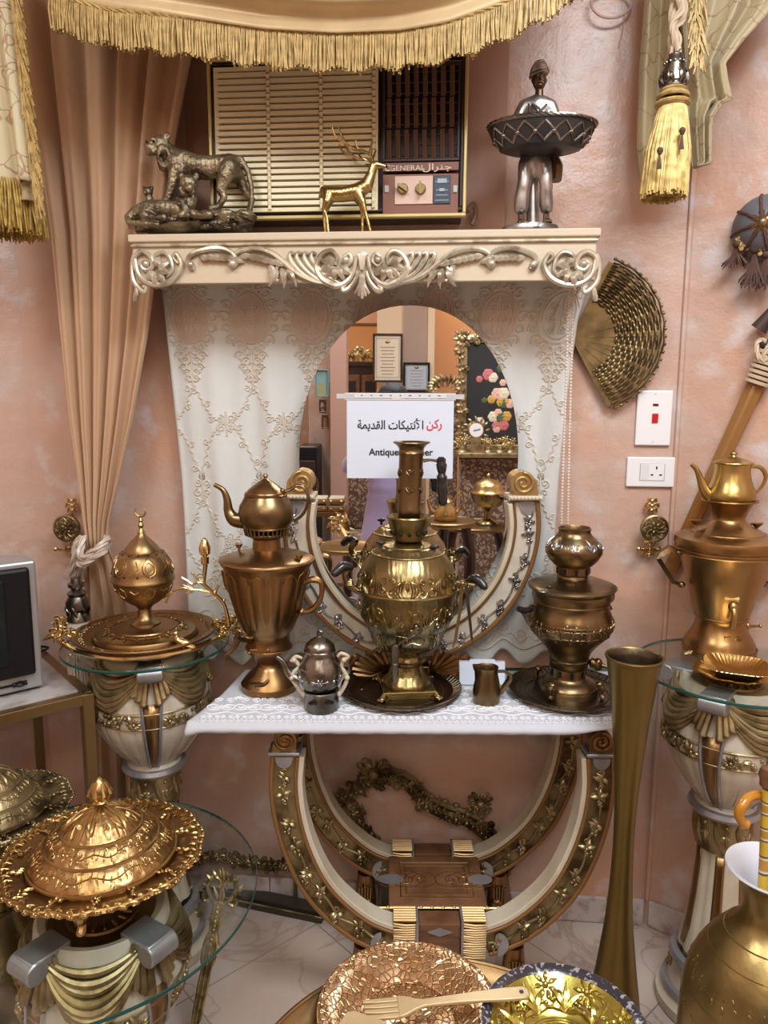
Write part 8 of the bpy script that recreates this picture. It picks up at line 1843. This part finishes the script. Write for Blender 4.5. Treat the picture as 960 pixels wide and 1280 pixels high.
def cert(lines):
    def f(t, mp, w, h, cv):
        k = MB()
        for i in range(lines): ww = w*(.5-.12*((i*7) % 3)*.5); k.box(mp(0, h*(.22-.62*i/lines), .001), (ww, .002, h*.012), Rb)
        k.build('printed_lines', M['brown_line'], cv, smooth=False)
        k = MB(); k.ball(mp(0, h*.33, .002), (w*.08, .003, w*.05)); 
        for (cx_, cz_, ww, hh) in ((0, h*.40, w*.76, h*.008), (0, -h*.40, w*.76, h*.008), (-w*.38, 0, w*.012, h*.8), (w*.38, 0, w*.012, h*.8)): k.box(mp(cx_, cz_, .001), (ww, .002, hh), Rb)
        k.build('printed_border', M['copper'], cv, smooth=False)
    return f
pic('framed_certificate', 'cream certificate in a dark frame on the cream pillar, seen in the mirror', 466, 417, 503, 478, 6.2, .018, M['dark_wood'], mat('cream_paper', (.85, .78, .60), .5), 'certificate', cert(9))
pic('framed_certificate', 'pale blue certificate in a black frame, right of the cream one in the mirror', 504, 453, 537, 490, 6.15, .018, M['black'], mat('blue_paper', (.48, .54, .60), .4), 'certificate', cert(6))
pic('framed_picture', 'blue green picture high on the partition, at the mirror left edge', 394, 462, 411, 496, 5.2, .008, mat('teal_frame', (.10, .26, .32), .4), mat('teal_picture', (.14, .33, .38), .4, var=((.30, .28, .12), 6, .4, .6)), group='pictures on the partition')
pic('framed_picture', 'small brown framed picture below the blue green one in the mirror', 399, 499, 408, 516, 5.2, .010, M['dark_wood'], M['dark_print'], group='pictures on the partition')
pic('framed_picture', 'lowest small dark framed picture on the partition in the mirror', 402, 518, 411, 536, 5.2, .010, M['dark_wood'], M['brown_line'], group='pictures on the partition')
def flowers(t, mp, w, h, cv):
    rnd = random.Random(12); cols = [mat('rose_paint', (.55, .16, .16), .5), mat('blush_paint', (.75, .45, .34), .5), mat('cream_paint', (.74, .66, .48), .5), mat('ochre_paint', (.60, .34, .06), .5), mat('leaf_paint', (.08, .12, .05), .5)]
    for k in range(30):
        x, y = rnd.gauss(0, .15)*w, rnd.uniform(-.30, .34)*h; r = rnd.uniform(.03, .062)*w*1.3; b = MB()
        for q in range(6): a = q*PI/3; b.ball(mp(x+r*.5*math.cos(a), y+r*.5*math.sin(a), .001), (r*.55, .003, r*.55), n=8, m=5)
        b.ball(mp(x, y, .003), (r*.35, .003, r*.35), n=8, m=5); b.build('painted_flower', cols[k % 5], cv)
t = pic('flower_painting', 'large dark flower painting in a carved gilt frame, right side of the mirror', 574, 418, 662, 566, 5.0, .055, M['gilt'], mat('dark_canvas', (.025, .025, .028), .4), 'painting', flowers)
a, b_ = am(574, 418, 5.0), am(662, 566, 5.0); cc_ = (a+b_)/2; w = abs((b_-a).dot(RH)); h = abs(a.z-b_.z); mp = lambda x, y, d=0: cc_+RH*x+V((0, 0, y))+FH*(.02+d)
b = MB()
for sx in (-1, 1):
    carve(b, [(sx*w*.47, -h*.48), (sx*w*.47, 0), (sx*w*.47, h*.48)], .05, mp, 3, r=.009, step=.05)
    for sy in (-1, 1): rosette(b, sx*w*.46, sy*h*.46, .075, mp, 8)
carve(b, [(-w*.45, h*.48), (0, h*.48), (w*.45, h*.48)], .05, mp, 5, r=.009, step=.05); b.build('frame_carving', M['gilt'], t)
# cabinet with crest
a, b_ = am(427, 455, 6.5), am(475, 455, 6.5); c = (a+b_)/2; w = (a-b_).length; zt_ = a.z
t = thing('display_cabinet', 'dark wooden display cabinet with gilt crest, upper left in the mirror', 'cabinet', V((c.x, c.y, 0)))
b = MB(); b.box(V((c.x, c.y, zt_/2))-FH*.2, (w, .40, zt_), Rb); b.box(V((c.x, c.y, zt_))-FH*.19, (w+.05, .44, .04), Rb); b.build('carcass', M['dark_wood'], t, smooth=False, bevel=.005)
for sg in (-1, 1):
    b = MB(); x = sg*w/4; b.box(V((c.x, c.y, zt_*.62))+RH*x+FH*.006, (w/2-.02, .012, zt_*.66), Rb); d_ = b.build('door', M['wood'], t, smooth=False, bevel=.004)
    b = MB(); b.box(V((c.x, c.y, zt_*.62))+RH*x+FH*.014, (w/2-.08, .006, zt_*.60), Rb); b.build('glass_pane', mat('dark_pane', (.03, .025, .03), .08), d_, smooth=False)
b = MB(); mp = lambda x, y, h=0: V((c.x, c.y, zt_+.02))+RH*x+V((0, 0, y))+FH*h
for k in range(14): q = random.Random(k); scroll(b, lerp(-.13, .13, k/13), 0, PI/2+q.uniform(-.5, .5), .10*(1-abs(k-6.5)/9), 1 if k % 2 else -1, .011, mp); leaf(b, lerp(-.13, .13, k/13), .02, PI/2+q.uniform(-.8, .8), .12*(1-abs(k-6.5)/9), .014, mp)
b.build('crest', M['gilt'], t)
# ornate small mirror crest
p = am(556, 482, 5.3); t = thing('carved_panel', 'carved gilt openwork crest above the sign, seen in the mirror', 'ornament', V((p.x, p.y, 0)))
b = MB(); mp = lambda x, y, h=0: p+RH*x+V((0, 0, y))+FH*h
for k in range(12): a = PI*k/11; leaf(b, .07*math.cos(a), .04*math.sin(a)-.02, a, .07, .014, mp); scroll(b, .05*math.cos(a), .02*math.sin(a)-.03, a, .05, 1 if k % 2 else -1, .008, mp)
b.build('carving', M['gilt'], t); b = MB(); b.box(V((p.x, p.y, (p.z-.05)/2))-FH*.02, (.20, .02, p.z-.05), Rb); b.build('panel', M['dark_print'], t, smooth=False)
# long console with gilt ornaments under the painting
a, b_ = am(572, 566, 4.55), am(668, 566, 4.55); c = (a+b_)/2; w = (a-b_).length; zc = a.z
t = thing('side_console', 'gilt edged console loaded with gold ornaments under the painting in the mirror', 'table', V((c.x, c.y, 0)))
b = MB(); b.box(V((c.x, c.y, zc-.012))-FH*.12, (w, .26, .024), Rb); b.build('top', M['gilt'], t, smooth=False, bevel=.004); b = MB(); b.box(V((c.x, c.y, zc/2-.02))-FH*.16, (w-.06, .14, zc-.05), Rb); b.build('body', M['dark_print'], t, smooth=False)
zz = zc+.0005
def at_c(px, off=.0): p = am(px, 560, 4.55); return V((p.x, p.y, zz))-FH*(.12+off)
p = at_c(597); t = thing('mantel_clock', 'gilt mantel clock with white dial in front of the painting, in the mirror', 'clock', p)
b = MB(); b.box(p+V((0, 0, .02)), (.11, .06, .04), Rb); b.box(p+V((0, 0, .065)), (.06, .04, .05), Rb); b.lathe(p+V((0, 0, .135)), [(0, -.03), (.055, -.03), (.058, 0), (.05, .012), (0, .012)], 32, R=Matrix.Rotation(-PI/2, 3, 'X')); mp = lambda x, y, h=0: p+V((0, 0, .135))+RH*x+V((0, 0, y))+FH*(.012+h)
for k in range(12): a = 2*PI*k/12; leaf(b, .055*math.cos(a), .055*math.sin(a), a, .035, .009, mp)
b.build('case', M['gilt'], t)
b = MB(); b.lathe(p+V((0, 0, .135))+FH*.014, [(0, -.002), (.043, -.002), (.043, .006), (0, .006)], 32, R=Matrix.Rotation(-PI/2, 3, 'X')); d_ = b.build('dial', M['white_pl'], t); b = MB(); q0 = p+V((0, 0, .135))+FH*.022; b.bar(q0, q0+RH*.026+V((0, 0, .008)), .004, .002, FH); b.bar(q0, q0-RH*.018-V((0, 0, .004)), .005, .002, FH); b.build('hand', M['black'], d_)
for i, (px, lab) in enumerate(((580, 'gold flower ornament left of the mantel clock'), (613, 'gold flower ornament just right of the mantel clock'), (628, 'gold flower ornament farther right of the mantel clock'), (641, 'gold flower ornament at the mirror edge, right of the mantel clock'))):
    p = at_c(px, -.03); t = thing('flower_ornament', lab, 'ornament', p, 'gold flower ornaments in the mirror'); b = MB(); b.lathe(p, [(0, 0), (.035, 0), (.02, .015), (.03, .035), (0, .04)], 16); b.build('stand', M['gilt'], t)
    for k in range(6):
        q = random.Random(k+i*9); b = MB(); c_ = p+RH*q.uniform(-.035, .035)+V((0, 0, q.uniform(.035, .085)))+FH*.01; rosette(b, 0, 0, .026, (lambda c_: lambda x, y, h=0: c_+RH*x+V((0, 0, y))+FH*h)(c_), 7); b.build('blossom', M['gold'] if k % 2 else M['gilt'], t)
# round brass table with covered goblet, teapot
def rtable(px, py, t_, r, label, m, name='round_table', legs=3):
    p = am(px, py, t_); t = thing(name, label, 'table', V((p.x, p.y, 0)), 'round side tables in the mirror'); b = MB(); c = V((p.x, p.y, 0)); b.lathe(c, [(0, p.z-.02), (r*.95, p.z-.02), (r, p.z-.01), (r, p.z), (r*.96, p.z+.004), (r*.93, p.z), (0, p.z)], 48, close=False); b.build('top', m, t)
    for k in range(legs): a = k*2*PI/legs+.6; b = MB(); b.tube(cr([V((c.x+r*.7*math.cos(a), c.y+r*.7*math.sin(a), p.z-.02)), V((c.x+r*.9*math.cos(a), c.y+r*.9*math.sin(a), p.z*.75)), V((c.x+r*.5*math.cos(a), c.y+r*.5*math.sin(a), p.z*.3)), V((c.x+r*.8*math.cos(a), c.y+r*.8*math.sin(a), .01))], 5), [.025, .028, .018, .02], 8); b.build('leg', M['dark_wood'], t)
    return c, p.z
c, z = rtable(592, 655, 3.95, .19, 'round brass topped table holding the covered goblet, in the mirror', M['gold_matte'])
g = am(609, 645, 3.95); g = V((g.x, g.y, z+.004)); t = thing('covered_goblet', 'big brass covered goblet on a round table in the mirror', 'goblet', g)
b = MB(); s2 = .0042
b.lathe(g, [(0, 0), (.06, 0), (.055, .012), (.022, .03), (.018, .07), (.03, .085), (.07, .10), (.088, .135), (.092, .165)], 36); b.build('cup', M['brass_plain'], t); b = MB(); b.lathe(g, [(.096, .165), (.096, .172), (.08, .19), (.078, .205), (.06, .225), (.03, .24), (.008, .245), (.010, .265), (0, .275)], 36); b.build('lid', M['gold'], t)
c, z = rtable(557, 650, 3.6, .15, 'small round table with the polished teapot, in the mirror', M['gold_matte'])
g = V((c.x, c.y, z+.004)); t = thing('teapot', 'polished yellow brass pot on a small table, seen in the mirror', 'teapot', g)
b = MB(); b.lathe(g, [(0, 0), (.055, 0), (.06, .02), (.05, .05), (.035, .07), (.03, .085), (.036, .09)], 30); b.build('body', M['gold'], t); b = MB(); b.lathe(g, [(.037, .09), (.02, .105), (.006, .11), (.008, .125), (0, .13)], 24); b.build('lid', M['gold'], t); b = MB(); b.tube(cr([g-RH*.045+V((0, 0, .03)), g-RH*.075+V((0, 0, .05)), g-RH*.09+V((0, 0, .10))], 5), [.014, .009, .006], 8); b.build('spout', M['gold'], t); b = MB(); b.tube(cr([g+RH*.03+V((0, 0, .085)), g+RH*.07+V((0, 0, .14)), g+RH*.085+V((0, 0, .09)), g+RH*.05+V((0, 0, .03))], 5), .006, 8); b.build('handle', M['gold'], t)
c, z = rtable(433, 682, 3.75, .16, 'round dark table with brass top at the left of the mirror', M['gold_matte'])
# glass display table with brass legs, leaning board
def bframe(px0, px1, py, t_, dep, label):
    a, b_ = am(px0, py, t_), am(px1, py, t_); z = a.z; t = thing('display_table', label, 'table', V(((a.x+b_.x)/2, (a.y+b_.y)/2, 0)), 'brass display tables in the mirror')
    P = [V((a.x, a.y, z)), V((b_.x, b_.y, z)), V((b_.x, b_.y, z))-FH*dep, V((a.x, a.y, z))-FH*dep]; b = MB()
    for i in range(4): b.bar(P[i], P[(i+1) % 4], .022, .022); q = V((0, 0, z*.5)); b.bar(P[i]-q, P[(i+1) % 4]-q, .018, .018)
    b.build('rail_frame', M['gold_matte'], t, smooth=False)
    for p in P: b = MB(); b.bar(p, V((p.x, p.y, 0)), .022, .022, RH); b.build('leg', M['gold_matte'], t, smooth=False)
    b = MB(); b.add([p+V((0, 0, .006)) for p in P], [(0, 1, 2, 3)]); b.build('top', M['brown_line'], t, smooth=False, solid=.008)
    return P, z
P, z = bframe(652, 705, 636, 3.7, .25, 'brass framed display table at the right edge of the mirror')
t = None
p = (P[0]+P[1])/2+V((0, 0, .014))-FH*.15
t = thing('serving_dish', 'ornate pale dish on the brass display table in the mirror', 'dish', p); b = MB(); b.lathe(p, [(0, 0), (.08, 0), (.10, .02), (.16, .035), (.165, .04), (.10, .028), (0, .01)], 40, fn=lambda a, i, r, z: (r*(1+.05*math.cos(9*a)), z), close=False, sx=1.3); b.build('dish_body', M['silver'], t)
q0, q1 = am(628, 716, 3.3), am(655, 640, 3.3); b = MB(); sdv = RH*.05
b.add([q0-sdv, q0+sdv, q1+sdv, q1-sdv], [(0, 1, 2, 3)]); o = b.build('leaning_board', mat('beige_board', (.50, .42, .28), .5), smooth=False, solid=.015); tag(o, 'beige board leaning diagonally low right in the mirror', 'board')
p = q0; b = MB(); b.tube([V((q0.x, q0.y, 0)), q0], .016, 8); o2 = b.build('support_post', M['dark_wood'], o)
# upholstered chairs
def chair(px, py, t_, label):
    p = am(px, py, t_); c = V((p.x, p.y, 0)); zs = .42; t = thing('armchair', label, 'chair', c, 'carved armchairs in the mirror')
    b = MB(); b.ball(c+V((0, 0, zs)), (.27, .25, .08), Rb, 20, 10); b.build('seat', M['dark_print'], t); b = MB(); b.ball(c-FH*.22+V((0, 0, zs+.34)), (.24, .05, .30), Rb, 20, 14); b.build('backrest', M['dark_print'], t)
    b = MB(); N = 30; b.tube([c-FH*.20+RH*.26*math.cos(2*PI*i/N)+V((0, 0, zs+.34+.32*math.sin(2*PI*i/N))) for i in range(N)], .022, 8, closed=True); mp = lambda x, y, h=0: c-FH*.17+RH*x+V((0, 0, zs+.34+y))+FH*h
    for k in range(16): a = 2*PI*k/16; leaf(b, .25*math.cos(a), .31*math.sin(a), a+1, .09, .018, mp); scroll(b, .25*math.cos(a), .31*math.sin(a), a-.9, .07, 1, .010, mp)
    b.build('back_frame', M['gilt'], t)
    for sx in (-1, 1):
        b = MB(); b.tube(cr([c-FH*.18+RH*sx*.27+V((0, 0, zs+.22)), c+RH*sx*.31+V((0, 0, zs+.24)), c+FH*.18+RH*sx*.29+V((0, 0, zs+.20)), c+FH*.16+RH*sx*.27+V((0, 0, zs))], 5), .02, 8); b.build('armrest', M['gilt'], t)
        for sy in (-1, 1): b = MB(); b.tube(cr([c+RH*sx*.22+FH*sy*.2+V((0, 0, zs-.05)), c+RH*sx*.25+FH*sy*.22+V((0, 0, zs*.5)), c+RH*sx*.22+FH*sy*.23+V((0, 0, .01))], 4), [.03, .022, .018], 8); b.build('leg', M['gilt'], t)
chair(455, 640, 5.6, 'carved gilt armchair with floral cover between trays and lavender robe in the mirror'); 

# tray stacks and scroll bracket on a table at the left
P, z = bframe(384, 432, 643, 4.25, .3, 'brass framed display table under the stacked trays in the mirror')
for i in range(4):
    px = 398 if i % 2 == 0 else 420; p = am(px, 640, 4.25)-FH*.12; p = V((p.x, p.y, z+.013+.045*(i//2))); lab = ['lower left', 'lower right', 'upper left', 'upper right'][i]
    t = thing('lacquer_tray', f'white rimmed wooden box tray, {lab} of the stack reflected at left', 'tray', p, 'stacked trays in the mirror'); b = MB(); b.box(p+V((0, 0, .010)), (.095, .16, .020), Rb); b.build('body', M['wood_lt'], t, smooth=False, bevel=.004)
    b = MB(); b.box(p+V((0, 0, .026)), (.088, .15, .010), Rb); b.build('white_lace_lid', M['creamw'], t, smooth=False, bevel=.003)
    for sg in (-1, 1): b = MB(); b.tube([p+RH*sg*.03+FH*.082+V((0, 0, .008)), p+RH*sg*.03+FH*.092+V((0, 0, .02))], .006, 6); b.build('handle', M['gold'], t)
p = am(425, 655, 3.45); t = thing('scroll_bracket', 'gold acanthus scroll head on a slanting rod in the mirror', 'ornament', V((p.x, p.y, p.z)))
b = MB(); mp = lambda x, y, h=0: p+RH*x+V((0, 0, y))+FH*h
for k in range(7): a = PI*.2+k*.75; leaf(b, .02*math.cos(a), .02*math.sin(a), a, .05, .011, mp, 0, .8); 
otube(b, spiral(0, 0, .045, .01, 0, 1.5, 24), .008, mp); b.build('acanthus_head', M['goldw'], t); q = am(452, 710, 3.2); b = MB(); b.tube([p, q, V((q.x, q.y, 0))], [.010, .010, .012], 8); b.build('rod', M['gold'], t)
# dark furniture at far left of the reflection
a, b_ = am(372, 560, 5.0), am(397, 560, 5.0); c = (a+b_)/2; t = thing('dark_sideboard', 'black sideboard with framed pictures at the left edge of the mirror', 'cabinet', V((c.x, c.y, 0))); b = MB(); zz = am(380, 558, 5).z; b.box(V((c.x, c.y, zz/2))-FH*.2, ((a-b_).length, .4, zz), Rb); b.build('carcass', M['black'], t, smooth=False, bevel=.01)
for i in range(3): b = MB(); b.box(V((c.x, c.y, zz*(.25+.28*i)))+FH*.006, ((a-b_).length-.03, .012, zz*.22), Rb); d_ = b.build('drawer', M['dark_wood'], t, smooth=False, bevel=.004); b = MB(); b.ball(V((c.x, c.y, zz*(.25+.28*i)))+FH*.02, .01); b.build('knob', M['silver'], d_)
# ---------------------------------------------------------------- the photographer
LAV = mat('lavender_cloth', (.42, .36, .60), .6, sheen=.3, bumps=[('noise', 200, .1, .001)]); SKN = mat('skin_tone', (.52, .31, .22), .5); HAIR = mat('black_scarf', (.02, .018, .02), .6)
pb = PT(-.40, .045, 0); t = thing('person', 'person in a long lavender robe and black scarf photographing the display, in the mirror', 'person', pb)
q = lambda l, d, z, r, ry=None: (*(pb+RH*l+FH*d+V((0, 0, z))), r, ry or r)
vs = [q(0, 0, .95, .145, .11), q(0, 0, 1.12, .135, .105), q(0, 0, 1.24, .155, .105), q(-.12, 0, 1.28, .062), q(.12, 0, 1.28, .062), q(-.24, .10, 1.13, .046), q(.24, .10, 1.13, .046), q(-.12, .30, 1.33, .036), q(.10, .30, 1.33, .036),
      q(0, 0, .60, .20, .16), q(0, 0, .25, .235, .20), q(0, 0, .08, .25, .22), q(0, 0, 1.33, .055)]
robe = skin('robe', vs, [(0, 1), (1, 2), (2, 3), (2, 4), (3, 5), (4, 6), (5, 7), (6, 8), (0, 9), (9, 10), (10, 11), (2, 12)], LAV, t, vox=.014, sm=4)
zmin = .012
for v in robe.data.vertices: v.co.z = max(v.co.z, zmin)
b = MB(); hd = pb+V((0, 0, 1.475))
def head(b):
    b.ball(hd, (.070, .085, .100), Rb, 20, 16); b.tube([hd-V((0, 0, .06)), hd-V((0, 0, .16))], [.048, .05], 12)
    b.tube([hd+FH*.082+V((0, 0, .012)), hd+FH*.100-V((0, 0, .022)), hd+FH*.084-V((0, 0, .030))], [.008, .013, .010], 8); b.ball(hd+FH*.078-V((0, 0, .052)), (.022, .012, .008), Rb); b.ball(hd+FH*.07-V((0, 0, .085)), (.026, .02, .018), Rb)
    for s2 in (-1, 1): b.ball(hd+FH*.076+RH*s2*.030+V((0, 0, .018)), (.016, .010, .006), Rb)
for s2 in (-1, 1): pass
hs = skin('head', [(*(hd+V((0, 0, .01))), .06, .06), (*(hd-V((0, 0, .01))), .06, .06)], [(0, 1)], SKN, t, vox=.006, sm=2, extra=head)
for s2 in (-1, 1): b = MB(); b.ball(hd+FH*.083+RH*s2*.030+V((0, 0, .004)), (.011, .006, .007), Rb); b.build('eye', M['white_pl'], hs)
b = MB(); b.lathe(hd, [(.078, -.10), (.088, -.05), (.088, .0), (.084, .05), (.064, .09), (.03, .108), (0, .112)], 28, fn=lambda a, i, r, z: (r*(1+.02*math.sin(7*a)), z), close=False)
sc = b.v; keep = []
b2 = MB(); fm = [f for f in b.f if sum(((b.v[i]-hd).dot(FH) > .045 and (b.v[i]-hd).z < .045) for i in f) == 0]; b2.add(b.v, fm); b2.tube([hd+RH*.085*math.cos(a)+FH*(.02+.05*abs(math.sin(a)))+V((0, 0, -.10+.02*math.cos(2*a))) for a in [2*PI*i/24 for i in range(24)]], .022, 8, closed=True); b2.build('scarf', HAIR, t, solid=.008)
for s2 in (-1, 1):
    wst = pb+RH*(-.12 if s2 < 0 else .10)+FH*.30+V((0, 0, 1.35)); tgt = PT(-.02, s2*.040, 1.455)
    W0 = wst; pal = W0.lerp(tgt, .62)
    vs = [(*W0, .024), (*pal, .030, .018)]; es = [(0, 1)]; n0 = 2
    for k in range(4):
        base_f = pal.lerp(tgt, .5)+V((0, 0, .012*(k-1.5)))-FH*.004; k1 = base_f+FH*.012+RH*(-s2)*.006; k2 = PT(-.002, s2*(.036-.010), 1.455+.017*(k-1.5)); vs += [(*base_f, .010), (*(base_f.lerp(k2, .55)+RH*s2*.008), .009), (*k2, .008)]; i0 = len(vs)-3; es += [(1, i0), (i0, i0+1), (i0+1, i0+2)]
    th = [pal+V((0, 0, .02)), pal.lerp(tgt, .6)+V((0, 0, .034))-FH*.01, PT(-.024, s2*.022, 1.475)]; i0 = len(vs); vs += [(*th[0], .012), (*th[1], .010), (*th[2], .009)]; es += [(1, i0), (i0, i0+1), (i0+1, i0+2)]
    skin('hand', vs, es, SKN, t, vox=.0045, sm=2)
p = PT(-.014, 0, 1.462); t2 = thing('phone', 'black phone held up by the person in the mirror', 'phone', p); b = MB(); b.box(p, (.073, .008, .148), Rb); ph_ = b.build('body', M['black'], t2, smooth=False, bevel=.003); b = MB(); b.lathe(PT(-.0098, -.016, 1.515), [(0, 0), (.007, 0), (.007, .002), (0, .002)], 16, R=Matrix.Rotation(-PI/2, 3, 'X')); b.build('lens', M['dksilver'], ph_)
